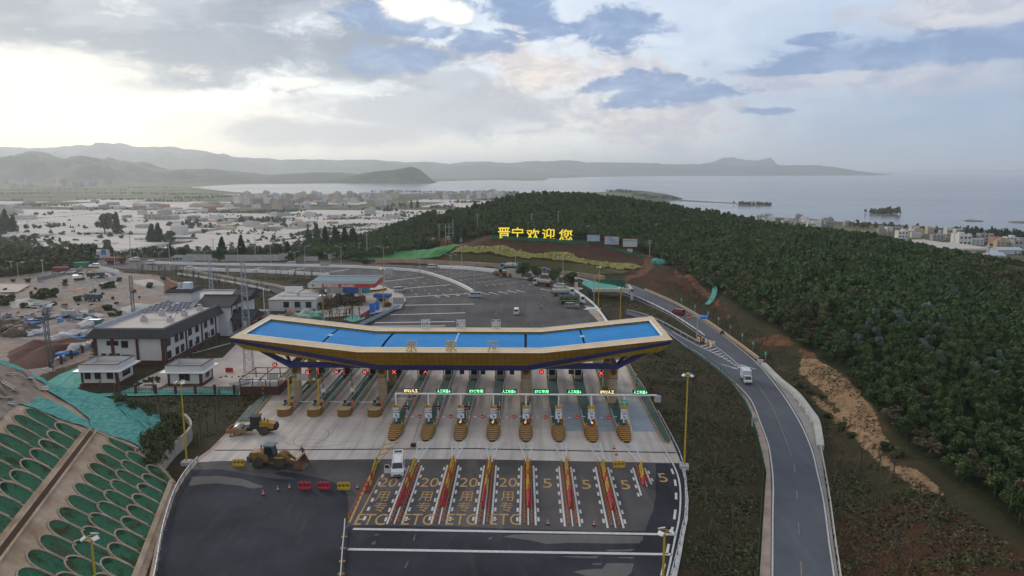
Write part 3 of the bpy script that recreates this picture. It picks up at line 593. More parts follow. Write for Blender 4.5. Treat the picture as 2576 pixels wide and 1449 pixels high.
 def arrow(t, p, ang, L=4.5, w=.3, hd=1.0, z=PZ):
  c, s = math.cos(ang), math.sin(ang); f = lambda x, y: (p.x+x*c-y*s, p.y+x*s+y*c, z+p.z)
  t.add([f(-w/2, -L/2), f(w/2, -L/2), f(w/2, L/2-1.6), f(hd/2, L/2-1.6), f(0, L/2), f(-hd/2, L/2-1.6), f(-w/2, L/2-1.6)], [(0, 1, 2, 6), (3, 4, 5)])
 for x, y in ((1218,738),(1241,738),(1265,736),(1288,734),(1310,733),(1371,729)): arrow(b, V(x, y), R(38), 6.0, .45, 1.5)
 for x, y in ((1178,739),(1148,742),(1122,744),(1098,746)): arrow(b, V(x, y), R(215), 5.0, .4, 1.3)
 rv = lambda l: [V(x, y, RZ(x, y)) for x, y in l]
 for l, w in (([(1590,720),(1695,763),(1760,803),(1810,837),(1860,876),(1910,920),(1966,989),(2011,1061),(2041,1129),(2056,1189),(2072,1261),(2087,1374),(2098,1449),(2115,1600)], .2), ([(1660,822),(1720,866),(1760,890),(1810,928),(1830,946),(1860,973),(1890,1008),(1915,1069),(1932,1115),(1939,1151),(1945,1212),(1944,1300),(1943,1449),(1940,1600)], .2),
     ([(1535,727),(1620,762),(1685,793),(1750,836),(1785,860),(1830,894),(1873,932)], .2), ([(1690,834),(1722,852),(1760,872),(1800,890),(1840,912),(1873,932)], .2)):
  b.strip([p+Vector((0, 0, .035)) for p in smooth_path(rv(l), 2)], w)
 for i in range(11):
  t = i/10; p = rv([(1763+t*95, 872+t*52)])[0]; q = rv([(1790+t*68, 864+t*62)])[0]; b.strip([p+Vector((0, 0, .035)), q+Vector((0, 0, .035))], .42)
 cl = smooth_path(rv([(1873,932),(1900,962),(1930,1002),(1949,1036),(1965,1075),(1978,1110),(1995,1160),(2002,1210),(2006,1265),(2009,1325),(2013,1400),(2016,1449),(2018,1560)]), 1.0)
 fd = MB(); fd.strip([p+Vector((0, 0, .035)) for p in cl[:46]], .12)
 for i in range(48, len(cl)-4, 9): fd.strip([p+Vector((0, 0, .035)) for p in cl[i:i+4]], .16)
 arrow(b, rv([(1837,923)])[0], R(212), 5.2, .32, 1.1, .036); arrow(b, rv([(1880,923)])[0], R(32), 5.2, .32, 1.1, .036)
 struct(fd.build('road_marking', mat('road_paint_faded', (0.22, 0.19, 0.145), var=.3, scale=2))); struct(b.build('road_marking', WHITE)); struct(o.build('road_marking', YEL))
 d = MB(); d.strip(PTS([(540,1133),(1191,1128.5),(1288,1131),(1700,1139)]), .42, .02); struct(d.build('drain_grate', DARK))
 c = MB()
 for x0, y0, x1, y1 in ((668,1148,700,1132),(770,1156,822,1132),(905,1156,913,1132),(920,1150,930,1132),(940,1150,955,1136),(972,1150,980,1132),(1028,1150,1036,1132),(1046,1148,1052,1136),(1078,1150,1084,1132),(1130,1148,1140,1132),(1160,1147,1165,1138),(1192,1152,1194,1132),(1228,1150,1230,1136),(1258,1148,1259,1137),(1292,1149,1294,1137),(1357,1152,1357,1140),(1380,1154,1382,1140)):
  m_ = ((x0+x1)/2+2, (y0+y1)/2); c.strip(PTS([(x0,y0), m_, (x1,y1)]), .09, .02)
 struct(c.build('chalk_line', mat('chalk_blue', (0.30, 0.40, 0.50), scale=1)))
 t_ = MB()
 def arc(cx_, cy_, rx, ry, a0, a1, w=.10): t_.strip([Vector((V(cx_, cy_).x+math.cos(R(a))*rx, V(cx_, cy_).y+math.sin(R(a))*ry, 0)) for a in range(a0, a1, 8)], w, .018)
 arc(765,1105,1.6,2.6,100,330); arc(785,1098,2.6,4.0,-60,70); arc(800,1106,5.5,3.2,200,330); t_.strip(smooth_path(PTS([(740,1110),(790,1106),(850,1112),(900,1110)]), 1), .08, .018); t_.strip(smooth_path(PTS([(1150,900),(1080,1000),(1040,1110)]), 1), .1, .018)
 struct(t_.build('tyre_mark', mat('tyre_rubber_mark', (0.14, 0.125, 0.115), scale=2)))
 for l in ([(1415,1010),(1470,1010),(1488,1085),(1420,1085)], [(1492,1010),(1545,1008),(1572,1086),(1506,1086)], [(1573,1008),(1620,1010),(1660,1086),(1592,1086)]):
  sheet('bluish_lane', PTS(l), mat('lane_blue_grey', (0.27, 0.305, 0.335), var=0.15, scale=0.3), .016)  # flat blue-grey patches laid over the concrete between the islands
 sheet('frontage_pavement', PTS([(1305,699),(1332,703),(1382,711),(1402,721),(1445,733),(1452,738),(1458,728),(1440,716),(1400,706),(1350,697),(1310,693),(1286,697)]), PLAINC, .02)
 sheet('sand_strip', ragged(PTS([(1495,773),(1524,811),(1560,872),(1548,870),(1515,820),(1488,790),(1470,768),(1484,770)]), .3, 2, 4), TAN, .02)
 sheet('shoulder', rv([(1905,1600),(1911,1449),(1924,1242),(1928,1189),(1917,1136),(1898,1065),(1875,1010),(1842,965),(1836,962),(1850,968),(1880,1005),(1905,1050),(1918,1085),(1932,1125),(1938,1189),(1940,1242),(1938,1449),(1935,1600)]), TAN, .02)
 sheet('shoulder', rv([(1930,925),(1960,955),(2004,993),(2040,1040),(2053,1061),(2064,1129),(2072,1189),(2083,1261),(2098,1374),(2109,1449),(2125,1600),(2118,1600),(2102,1449),(2091,1374),(2076,1261),(2060,1189),(2046,1129),(2017,1061),(1972,989),(1938,944)]), mat('grey_shoulder', (0.25, 0.23, 0.215), var=0.2, scale=0.4), .02)
 sheet('shoulder', PTS([(1727,1207),(1732,1257),(1730,1307),(1722,1345),(1714,1395),(1703,1449),(1668,1600),(1655,1600),(1688,1449),(1702,1395),(1712,1345),(1721,1307),(1724,1257),(1722,1207),(1710,1160),(1714,1160)]), PLAINC, .02)
 sheet('shoulder', PTS([(345,1600),(390,1449),(410,1340),(440,1245),(470,1195),(497,1163),(537,1133),(580,1088),(637,1023),(630,1020),(574,1084),(528,1130),(486,1160),(458,1192),(428,1242),(398,1338),(376,1449),(330,1600)]), TAN, .02)
paint()
# ---------------------------------------------------------------- toll station
XC = -13.75; ISL = [-44+5.5*i for i in range(12)]
def grid_mat(name, c, line, sx, sz, w=0.05, rough=0.4, coordx='x', metal=0.0):
 g = G(name); x, y, z = g.xyz(); n = g.noise(0.5, 4); u = x if coordx == 'x' else y
 fx = g.math('PINGPONG', u, sx/2); fz = g.math('PINGPONG', z if coordx != 'flat' else y, sz/2)
 j = g.math('MAXIMUM', g.math('LESS_THAN', fx, w), g.math('LESS_THAN', fz, w))
 col = g.mix(g.ramp(n, 0.3, 0.7), tuple(k*0.88 for k in c), tuple(k*1.1 for k in c)); col = g.mix(j, col, line); g.b.inputs['Metallic'].default_value = metal
 return g.done(col, rough, 0.12)
GOLD = grid_mat('gold_panel', (0.36, 0.20, 0.022), (0.11, 0.06, 0.012), 1.1, 1.0, 0.035)
GOLDY = grid_mat('gold_soffit', (0.52, 0.32, 0.02), (0.16, 0.10, 0.02), 1.1, 40, 0.03)
TILE = grid_mat('tan_cladding', (0.58, 0.42, 0.22), (0.70, 0.62, 0.48), 1.1, 1.7, 0.045, coordx='flat')
NAVY = mat('navy_panel', (0.030, 0.032, 0.125), rough=0.4, var=0.15, scale=0.6)
def corr(name, c, period, axis='y', rough=0.45, dirt=0.15):
 g = G(name); x, y, z = g.xyz(); u = y if axis == 'y' else x; s = g.math('SINE', g.math('MULTIPLY', u, 2*math.pi/period)); n = g.noise(0.25, 5); n2 = g.noise(2.0, 4, stretch=(0.2, 1, 1))
 col = g.mix(g.ramp(n, 0.35, 0.7), tuple(k*(1-dirt) for k in c), c); col = g.mix(g.math('MULTIPLY', n2, 0.2), col, tuple(k*0.7 for k in c)); col = g.mix(g.math('MULTIPLY', g.ramp(s, 0.6, 1.0), 0.3), col, tuple(k*0.55 for k in c)); g.bump(s, 0.5, 0.05); return g.done(col, rough, 0.12)
BLUE = corr('blue_sheet_roof', (0.018, 0.25, 0.60), 0.55, 'y', .6)
STONE = grid_mat('tan_stone', (0.38, 0.29, 0.175), (0.22, 0.16, 0.09), 3.0, 1.3, 0.03, 0.7)
STEELW = mat('white_steel', (0.70, 0.70, 0.69), rough=0.4, var=0.06, scale=1.5); GALV = mat('galvanised_steel', (0.42, 0.43, 0.44), rough=0.5, var=0.12, scale=2, metal=0.3)
REDP = mat('red_paint', (0.50, 0.03, 0.025), rough=0.5, scale=2); ORG = mat('orange_paint', (0.62, 0.16, 0.04), rough=0.5, scale=2); YPOST = mat('yellow_post_paint', (0.50, 0.33, 0.035), rough=0.45, scale=1); GLASS = mat('dark_glass', (0.015, 0.02, 0.022), rough=0.12, spec=0.6, scale=1)
BLK2 = mat('black_plastic', (0.02, 0.02, 0.02), rough=0.5, scale=2); GREYM = mat('grey_cabinet', (0.33, 0.34, 0.33), scale=1); BLUEP = mat('blue_post_paint', (0.02, 0.07, 0.25), rough=0.4, scale=2)
def emis(name, c, k): return mat(name, c, emit=k, var=0.0)
def stripes(name, a, b, period, expr):
 g = G(name); x, y, z = g.xyz(); n = g.noise(1.2, 4)
 t = g.math('FRACT', g.math('DIVIDE', expr(g, x, y, z), period)); col = g.mix(g.math('GREATER_THAN', t, 0.46), a, b); col = g.mix(g.math('MULTIPLY', n, 0.15), col, (0.2, 0.15, 0.1)); return g.done(col, 0.6, 0.3)
CHEV = stripes('chevron_nose', (0.44, 0.22, 0.035), (0.025, 0.02, 0.018), 0.62, lambda g, x, y, z: g.math('ADD', g.math('SUBTRACT', y, g.math('MULTIPLY', g.math('ABSOLUTE', x), 0.55)), g.math('ADD', g.math('MULTIPLY', z, 0.9), 50)))
CHEVF = stripes('chevron_front', (0.44, 0.22, 0.035), (0.025, 0.02, 0.018), 0.55, lambda g, x, y, z: g.math('ADD', g.math('SUBTRACT', z, g.math('ABSOLUTE', x)), 50))
BYP = stripes('black_yellow_pole', (0.55, 0.30, 0.04), (0.02, 0.02, 0.02), 0.9, lambda g, x, y, z: g.math('ADD', z, 0.1))
RWP = stripes('red_white_arm', (0.55, 0.05, 0.04), (0.75, 0.74, 0.72), 1.2, lambda g, x, y, z: g.math('ADD', x, 50))
DECK = mat('green_island_deck', (0.040, 0.095, 0.080), var=0.3, scale=0.6, rough=0.7); OCHRE = mat('ochre_kerb', (0.36, 0.22, 0.09), var=0.25, scale=1); RAILG = mat('glass_guard_rail', (0.33, 0.38, 0.37), rough=0.3, scale=1)
def canopy():
 root = thing('toll_canopy', 'boat shaped toll canopy with blue sheet roof, gold fascia and upswept ends', 'canopy', (XC, 0, 0))
 U = [-40, -16.8, 16.8, 40]; ZT = [14.0, 11.4, 11.4, 14.0]; Y0, Y1 = 127.0, 148.0
 zt = lambda u: float(np.interp(u, U, ZT))
 b = MB(); iF, iB, iS = 3.6, 3.5, 2.7
 us = [-40, -38.8, -16.8, 16.8, 38.8, 40]
 def q(u0, u1, y0, y1, dz=0.0): b.add([(u0, y0, zt(u0)+dz), (u1, y0, zt(u1)+dz), (u1, y1, zt(u1)+dz), (u0, y1, zt(u0)+dz)], [(0, 1, 2, 3)])
 for a, c in zip(us, us[1:]): q(a, c, Y0, Y0+iF); q(a, c, Y1-iB, Y1)
 q(-40, -38.8, Y0+iF, Y1-iB); q(38.8, 40, Y0+iF, Y1-iB)
 b.build('roof_border', TILE, root)
 w = MB(); wi = .22
 for y, in ((Y0+iF,), (Y1-iB,)):
  for a, c in zip(us[1:], us[2:-1]): w.add([(a, y-wi, zt(a)+.03), (c, y-wi, zt(c)+.03), (c, y+wi, zt(c)+.03), (a, y+wi, zt(a)+.03)], [(0, 1, 2, 3)])
 for u in (-38.8, 38.8): w.add([(u-wi, Y0+iF, zt(u-wi)+.035), (u+wi, Y0+iF, zt(u+wi)+.035), (u+wi, Y1-iB, zt(u+wi)+.035), (u-wi, Y1-iB, zt(u-wi)+.035)], [(0, 1, 2, 3)])
 for y in (Y0, Y1):
  for a, c in zip(U, U[1:]): w.add([(a, y-.06, zt(a)+.04), (c, y-.06, zt(c)+.04), (c, y+.1, zt(c)+.04), (a, y+.1, zt(a)+.04)], [(0, 1, 2, 3)])
 w.build('roof_trim', STEELW, root)
 p = MB(); dz = -.45
 for a, c in zip(us[1:], us[2:-1]):
  for y in (Y0+iF, Y1-iB): p.add([(a, y, zt(a)), (c, y, zt(c)), (c, y, zt(c)+dz-.1), (a, y, zt(a)+dz-.1)], [(0, 1, 2, 3)])
 for u in (-38.8, 38.8): p.add([(u, Y0+iF, zt(u)), (u, Y1-iB, zt(u)), (u, Y1-iB, zt(u)+dz-.1), (u, Y0+iF, zt(u)+dz-.1)], [(0, 1, 2, 3)])
 p.build('parapet', GOLD, root)
 gaps = [(-38.8, -24.85), (-24.5, -16.8), (-16.8, -13.75), (-13.25, 0), (0, 13.4), (13.9, 16.8), (16.8, 24.5), (24.85, 38.8)]
 groups = [[0], [1, 2], [3], [4], [5, 6], [7]]
 for gset in groups:
  r = MB()
  for k in gset:
   a, c = gaps[k]; m = 6; ym = (Y0+Y1)/2
   for s0, s1 in ((Y0+iF+.05, ym), (ym, Y1-iB-.05)):
    h0, h1_ = (0, .22) if s1 == ym else (.22, 0)
    r.add([(a, s0, zt(a)+dz+h0), (c, s0, zt(c)+dz+h0), (c, s1, zt(c)+dz+h1_), (a, s1, zt(a)+dz+h1_)], [(0, 1, 2, 3)])
  r.build('roof_panel', BLUE, root)
 for u, wd in ((-24.67, .5), (-13.5, .6), (13.65, .6), (24.67, .5)):
  g = MB(); g.add([(u-wd, Y0+iF, zt(u-wd)+dz-.35), (u+wd, Y0+iF, zt(u+wd)+dz-.35), (u+wd, Y1-iB, zt(u+wd)+dz-.35), (u-wd, Y1-iB, zt(u-wd)+dz-.35)], [(0, 1, 2, 3)]); g.build('gutter', DARK, root)
 pbc = mat('pale_blue_cap', (0.30, 0.45, 0.62), scale=1); s = MB(); s.box(0, (Y0+Y1)/2-.1, 11.4+dz+.02, .35, Y1-Y0-iF-iB, .22); s.build('ridge_cap', pbc, root)
 for u in (-24.67, 24.67): s = MB(); s.add([(u-.45, 137, zt(u-.45)+dz+.24), (u+.45, 137, zt(u+.45)+dz+.24), (u+.45, 138.6, zt(u+.45)+dz+.24), (u-.45, 138.6, zt(u-.45)+dz+.24)], [(0, 1, 2, 3)]); s.build('joint_cover', pbc, root)
 f = MB(); n = MB(); so_ = MB()
 for sg, ye in ((1, Y0), (-1, Y1)):
  top = [(u, ye, z) for u, z in zip(U, ZT)]
  bt = [(-40, ye+sg*.15, 13.75), (-13.7, ye+sg*3.2, 8.15), (13.7, ye+sg*3.2, 8.15), (40, ye+sg*.15, 13.75)]
  bb = [(-39.6, ye+sg*.35, 13.0), (-13.8, ye+sg*3.5, 7.1), (13.8, ye+sg*3.5, 7.1), (39.6, ye+sg*.35, 13.0)]
  lo = [(-38.4, ye+sg*2.0, 11.4), (-14.5, ye+sg*4.2, 7.0), (14.5, ye+sg*4.2, 7.0), (38.4, ye+sg*2.0, 11.4)]
  for mb, A, B in ((f, top, bt), (n, bt, bb), (so_, bb, lo)):
   for i in range(3): mb.add([A[i], A[i+1], B[i+1], B[i]], [(0, 1, 2, 3) if sg < 0 else (3, 2, 1, 0)])
 for i in range(3):
  a0, a1 = [(-38.4, Y0+2.0, 11.4), (-14.5, Y0+4.2, 7.0), (14.5, Y0+4.2, 7.0), (38.4, Y0+2.0, 11.4)][i:i+2]; b0, b1 = [(-38.4, Y1-2.0, 11.4), (-14.5, Y1-4.2, 7.0), (14.5, Y1-4.2, 7.0), (38.4, Y1-2.0, 11.4)][i:i+2]
  so_.add([a0, a1, b1, b0], [(3, 2, 1, 0)])
 for u, s2 in ((-1, -1), (1, 1)):
  n.add([(u*40, Y0, 14.0), (u*40, Y1, 14.0), (u*39.6, Y1-.35, 13.0), (u*39.6, Y0+.35, 13.0)], [(0, 1, 2, 3)])
  so_.add([(u*39.6, Y0+.35, 13.0), (u*39.6, Y1-.35, 13.0), (u*38.4, Y1-2, 11.4), (u*38.4, Y0+2, 11.4)], [(0, 1, 2, 3)])
 f.build('fascia', GOLD, root); n.build('navy_band', NAVY, root); so_.build('soffit', GOLDY, root)
 for y in (131.7, 143.6):
  m = MB(); m.box(0, y, 7.25, 61.8, .8, .95)
  for sg in (-1, 1): m.extr([(sg*30.9, 7.25), (sg*30.9, 8.2), (sg*37.0, 11.3), (sg*38.0, 11.2)], 'y', y-.4, y+.4)
  m.build('truss_beam', NAVY, root)
 for u in (-30.5, 30.5, -13.7, 13.7): m = MB(); m.box(u, 137.65, 7.3, .7, 11.0, .85); m.build('cross_beam', NAVY, root)
 for sg in (-1, 1):
  d = MB(); d.cyl((sg*31, 132.2, 8), (sg*37, 143, 11.2), .35, n=6); d.build('brace', NAVY, root)
 cs = MB(); cs.lathe([(.95, 0.1), (.95, .5), (.88, .55), (.88, 5.05)], 20); cme = cs.mesh('column', STONE)
 rg = MB(); rg.lathe([(.94, 5.0), (.94, 5.28)], 20); rme = rg.mesh('collar', mat('collar_white_navy', (0.30, 0.30, 0.36), scale=1)); rg2 = MB(); rg2.lathe([(.955, 5.07), (.955, 5.2)], 20); r2 = rg2.mesh('collar_stripe', NAVY)
 hd = MB(); hd.lathe([(.93, 5.28), (.93, 7.3)], 20); hme = hd.mesh('capital', mat('gold_capital', (0.40, 0.25, 0.06), scale=1, rough=0.5))
 wh = MB()
 for rr, w_ in ((.46, .07), (.2, .06)):
  for i in range(16):
   a0, a1 = i*math.pi/8, (i+1)*math.pi/8; wh.cyl((rr*math.cos(a0), -.93-.05, 6.35+rr*math.sin(a0)), (rr*math.cos(a1), -.98, 6.35+rr*math.sin(a1)), w_, n=4)
 for i in range(8): a = i*math.pi/4; wh.cyl((0, -.98, 6.35), (.72*math.cos(a), -.95, 6.35+.72*math.sin(a)), .05, n=4)
 wme = wh.mesh('helm_emblem', mat('bronze', (0.09, 0.045, 0.02), rough=0.4, scale=2))
 for u in (-30.25, -13.75, 13.75, 30.25):
  for y in (133.3, 143.3):
   c = link('column', cme, root, (u, y, 0)); link('collar', rme, c); link('collar_stripe', r2, c); link('capital', hme, c); link('emblem', wme, c)
 lg = mat('gold_letter', (0.50, 0.31, 0.05), rough=0.35, scale=2); fr = mat('white_letter_frame', (0.60, 0.61, 0.60), scale=2)
 for y, px, chs, my, rot in ((Y0+.7, (1035, 1135, 1240), '余家海', lg, 0), (Y1-.7, (1071, 1160, 1248), '海家余', fr, math.pi)):
  for x, ch in zip(px, chs):
   p = VD(x, 875 if y < 135 else 820, y); k = 1.85 if y < 135 else 1.75
   t = standing(text_mesh(ch, k*1.12, my, .05, .03)); o = link('letter', t, root, (p.x-XC, y, 11.4+k*.5+.12), rot)
   h = MB()
   for z in (-.5, .5): h.box(0, .12, z*k*1.05-.03, k*1.05, .06, .06)
   for s2 in (-.5, 0, .5): h.box(s2*k*1.02, .12, -k*.55, .06, .06, k*1.08)
   h.build('letter_frame', fr, o)
canopy()
def island(x, kind, label, grp):
 root = thing('toll_island', label, 'island', (x, 0, 0), 0, grp)
 if kind == 'in':
  y0, y1 = 117.6, 168.0
  b = MB()
  n = 14; prof = []
  for r, (dy, z) in enumerate(((0, .18), (0, .42), (1.2, .62), (2.6, 1.05), (3.9, 1.35))):
   L = 4.8-dy*.78; wd = 1.18-dy*.03
   for i in range(n+1):
    a = math.pi*i/n; prof.append((wd*math.cos(a)*-1, y0-math.sin(a)**.8*L if math.sin(a) > 1e-6 else y0, z if r else 0.02))
  m = n+1; F_ = [(r*m+i, r*m+i+1, (r+1)*m+i+1, (r+1)*m+i) for r in range(4) for i in range(n)]
  b.add(prof, F_); b.add(prof[4*m:], [tuple(range(m))]); b.add([prof[0], prof[m-1], prof[5*m-1], prof[4*m]], [(0, 1, 2, 3)])
  b.build('island_nose', CHEV, root)
  for s in (-1, 1): MB().cyl((s*.95, y0-.2, .4), (s*.95, y0-.2, 1.55), .19, n=8).build('bollard', mat('ochre_bollard', (0.55, 0.30, 0.05), scale=2), root)
 else:
  y0, y1 = 126.5, 172.0
  b = MB(); n = 10; P = [(-1.2, 0.0)]+[(1.2*-math.cos(math.pi*i/n), -1.0*math.sin(math.pi*i/n)) for i in range(1, n)]+[(1.2, 0.0), (1.2, 1.3), (-1.2, 1.3)]
  b.prism([(p[0], y0-1.3+p[1]) for p in P], .02, 1.35, 0, 1)
  b.build('island_nose', [CHEVF, mat('tan_nose_top', (0.42, 0.30, 0.15), scale=1)], root)
 k = MB(); k.prism([(-1.12, y0), (1.12, y0), (1.12, y1), (-1.12, y1)], .02, .22, 0); k.build('kerb', OCHRE, root)
 d = MB(); d.box(0, (y0+y1)/2, .22, 2.0, y1-y0-.2, .05); d.build('deck', DECK, root)
 for s in ((-1, 1)):
  r = MB(); a0, a1 = (y0+.4, y0+9.5) if (kind == 'in' and s < 0) else (y0+1.5, y1-3)
  r.box(s*1.02, (a0+a1)/2, 1.2, .06, a1-a0, .07)
  yy = a0
  while yy <= a1: r.box(s*1.02, yy, .27, .06, .06, .95); yy += 2.2
  r.box(s*1.02, (a0+a1)/2, .5, .025, a1-a0, .6)
  r.build('guard_rail', RAILG, root)
 return root
lab_out = ['outermost exit island at the left end with striped flat nose and yellow sign pole', 'exit island second from the left with striped flat nose and yellow sign pole', 'exit island with striped flat nose and no sign, before a bare lane column gap', 'exit island with striped flat nose around the second tan column from the left']
lab_in = ['entry island with ridged chevron nose beside the orange fishbone mark', 'entry island with ridged nose, second speed sign from the left', 'entry island with ridged nose, third speed sign from the left', 'entry island with ridged nose, fourth speed sign from the left', 'entry island with ridged nose in front of the third tan column', 'entry island with ridged nose between the third column and the two bluish lanes', 'entry island with ridged nose, last but one from the right edge', 'rightmost entry island with ridged nose below the green scale sign']
for i, x in enumerate(ISL): island(x, 'out' if i < 4 else 'in', (lab_out+lab_in)[i], 'toll islands')
def side_walk():
 for px, lab in (([(600,1062),(637,1023),(690,965),(735,918),(755,895),(770,897),(752,918),(712,962),(662,1022),(630,1060)], 'green topped kerb walkway along the left edge of the toll plaza'), ([(1578,905),(1594,935),(1624,980),(1663,1058),(1688,1106),(1680,1116),(1668,1112),(1655,1090),(1600,985),(1566,905)], 'green topped kerb walkway along the right edge of the toll plaza')):
  P = PTS(px); r = thing('side_island', lab, 'walkway', (0, 0, 0)); b = MB(); b.prism([(p.x, p.y) for p in P], .01, .22); b.build('kerb', OCHRE, r)
  c = sum((Vector(p) for p in P), Vector())/len(P); d = MB(); d.prism([(p.x+(c.x-p.x)*.02+(.25 if p.x < c.x else -.25), p.y) for p in P], .22, .27); d.build('deck', DECK, r)
side_walk()
BR = mat('booth_grey_brown', (0.15, 0.135, 0.11), var=0.2, scale=0.8); BRT = corr('booth_roof_rib', (0.145, 0.13, 0.105), 0.28, 'y'); BWH = mat('booth_white', (0.50, 0.50, 0.49), scale=1)
def booth(x, y, kind, label):
 r = thing('toll_booth', label, 'booth', (x, y, .27), 0, 'toll booths on the islands')
 b = MB(); b.box(0, 0, 0, 1.55, 3.6, 2.35); b.build('body', BR if kind == 'out' else BWH, r)
 t = MB(); t.extr([(-1.9, 2.35), (1.95, 2.35), (1.95, 2.55), (1.55, 2.85), (-1.5, 2.85), (-1.9, 2.6)], 'x', -.85, .85); t.build('roof', BRT, r)
 w = MB(); w.box(0, -1.81, .95, 1.2, .04, 1.15); w.build('window', GLASS, r)
 for s in (-1, 1): w = MB(); w.box(s*.79, -.2, .95, .04, 2.3, 1.1); w.build('window', GLASS, r)
 if kind == 'out':
  w = MB(); w.box(-.55, -1.84, .6, .16, .05, 1.5); w.build('fee_display', emis('red_display', (0.75, 0.10, 0.10), .5), r)
 else:
  for s in (-1, 1): w = MB(); w.cyl((s*.98, -2.1, 0), (s*.98, -2.1, 2.2), .09, n=6); w.build('bollard', BYP, r)
  w = MB(); w.box(0, -1.86, 2.2, 1.5, .1, .12); w.box(-.72, -1.86, .2, .1, .1, 2.0); w.box(.72, -1.86, .2, .1, .1, 2.0); w.build('frame', STEELW, r)
 return r
for i in range(4): booth(ISL[i]+.2, (150.5, 150.5, 150.5, 150.5)[i], 'out', ['grey exit booth behind the leftmost column', 'grey exit booth between the first and second column, nearer the left', 'grey exit booth standing just left of the second column', 'grey exit booth half hidden behind the second column'][i])
for i, l in zip((4, 5, 6, 7, 9, 10, 11), ('first entry booth with white framed window right of the second column', 'entry booth below the first green lane display', 'entry booth behind the ETC display left of centre', 'entry booth just left of the third column', 'entry booth just right of the third column', 'entry booth behind the green display between the two right columns', 'entry booth hidden behind the rightmost column')): booth(ISL[i], 150.0 if i < 11 else 151, 'in', l)
def gantry():
 yg, zb = 117.2, 6.75; r = thing('lane_gantry', 'white pipe gantry with lit lane displays and speed signs over the entry lanes', 'gantry', (0, yg, 0))
 xs = ISL[4:]; b = MB(); b.cyl((xs[0]-.05, 0, zb), (xs[-1]+5.4, 0, zb), .16, n=8); b.cyl((xs[0], 0, zb+.02), (xs[0], 0, zb-.6), .17, n=8); b.build('beam', STEELW, r)
 wt = [('ETC/人工', 0), ('人工车道↓', 1), ('ETC专用', 1), ('人工车道↓', 1), ('ETC专用', 1), ('人工车道↓', 1), ('ETC/人工', 0), ('人工车道↓', 1)]
 AMB, GRN = emis('amber_led', (1.0, 0.72, 0.30), 1.6), emis('green_led', (0.25, 0.95, 0.42), 1.4)
 for i, x in enumerate(xs):
  p = MB(); p.cyl((x, 0, 1.9), (x, 0, zb), .13, n=8); q = p.build('post', STEELW, r); p2 = MB(); p2.cyl((x, 0, .3), (x, 0, 1.9), .15, .14, n=8); p2.box(x, 0, .27, .6, .6, .08); p2.build('post_base', BLUEP, q)
  s = MB(); s.box(x+2.65, 0, zb+.2, 2.6, .22, .72); so2 = s.build('lane_display', BLK2, r); t, c = wt[i]
  me = standing(text_mesh(t, .62, GRN if c else AMB, .01, .012)); xs_ = [v.co.x for v in me.vertices]; k = min(1.0, 2.3/(max(xs_)-min(xs_)))
  o = link('display_text', me, so2, (x+2.65, -.13, zb+.56)); o.scale = (k, 1, 1)
  sb = MB(); sb.cyl((x+2.65, 0, zb), (x+2.65, 0, zb+.22), .06, n=6); sb.cyl((x+2.65, 0, zb-.1), (x+2.65, 0, zb-.5), .1, n=6); sb.build('bracket', GALV, so2)
  n = MB(); n.box(x, -.2, 2.55, 1.15, .06, 1.75); n1 = n.build('lane_sign', STEELW, r); SB = mat('sign_ink', (0.03, 0.05, 0.12), scale=2)
  n = MB(); n.box(x, -.24, 2.60, 1.05, .012, .02); n.box(x, -.24, 4.23, 1.05, .012, .02); n.box(x-.52, -.24, 2.6, .02, .012, 1.65); n.box(x+.52, -.24, 2.6, .02, .012, 1.65); n.build('sign_border', SB, n1)
  for tx, z in ((('ETC专用', '保持车距') if i < 4 else ('ETC/人工', '保持车距') if i == 4 else ('ETC/人工', '称重'))[0], 3.95), ((('ETC专用', '保持车距') if i < 4 else ('ETC/人工', '保持车距') if i == 4 else ('ETC/人工', '称重'))[1], 3.55):
   link('sign_text', standing(text_mesh(tx, .27, SB, .004, .006)), n1, (x, -.25, z))
  a = MB(); a.add([(x-.2, -.25, 3.2), (x-.1, -.25, 3.25), (x+.12, -.25, 2.98), (x+.02, -.25, 2.9)], [(3, 2, 1, 0)]); a.add([(x+.25, -.25, 2.75), (x+.22, -.25, 3.1), (x-.08, -.25, 2.8)], [(0, 1, 2)]); a.build('sign_arrow', SB, n1)
  y = MB(); y.box(x, -.2, 4.36, 1.12, .06, .55); y1 = y.build('speed_sign', mat('speed_sign_yellow', (0.62, 0.36, 0.02), scale=2), r)
  link('sign_text', standing(text_mesh('20' if i < 4 else '5', .5, SB, .004, .014)), y1, (x-.24, -.25, 4.64)); link('sign_text', standing(text_mesh('km/h', .2, SB, .004, .006)), y1, (x+.3, -.25, 4.57))
  if i == 7:
   z = MB(); z.box(x, -.2, 4.98, 1.12, .06, .95); z1 = z.build('scale_sign', mat('sign_green', (0.02, 0.33, 0.13), scale=2), r)
   for t, zz, s in (('货车称重', 5.66, .24), ('车 道', 5.4, .24)): link('sign_text', standing(text_mesh(t, s, STEELW, .004, .006)), z1, (x, -.25, zz))
   a = MB(); a.add([(x-.12, -.25, 5.25), (x-.04, -.25, 5.27), (x+.1, -.25, 5.12), (x+.03, -.25, 5.07)], [(3, 2, 1, 0)]); a.add([(x+.17, -.25, 5.03), (x+.15, -.25, 5.22), (x-.02, -.25, 5.06)], [(0, 1, 2)]); a.build('sign_arrow', STEELW, z1)
 m = MB(); m.box(xs[-1]+5.6, 0.2, 5.6, 1.0, .9, 1.0); m.build('equipment_box', GREYM, r)
 m = MB(); m.cyl((xs[-1], 0, zb), (xs[-1], 0, zb+2.1), .05, n=5); m.cyl((xs[-1]+.1, 0, zb+1.0), (xs[-1]+1.3, 0, zb+.2), .03, n=4); m.build('mast', GALV, r)
gantry()
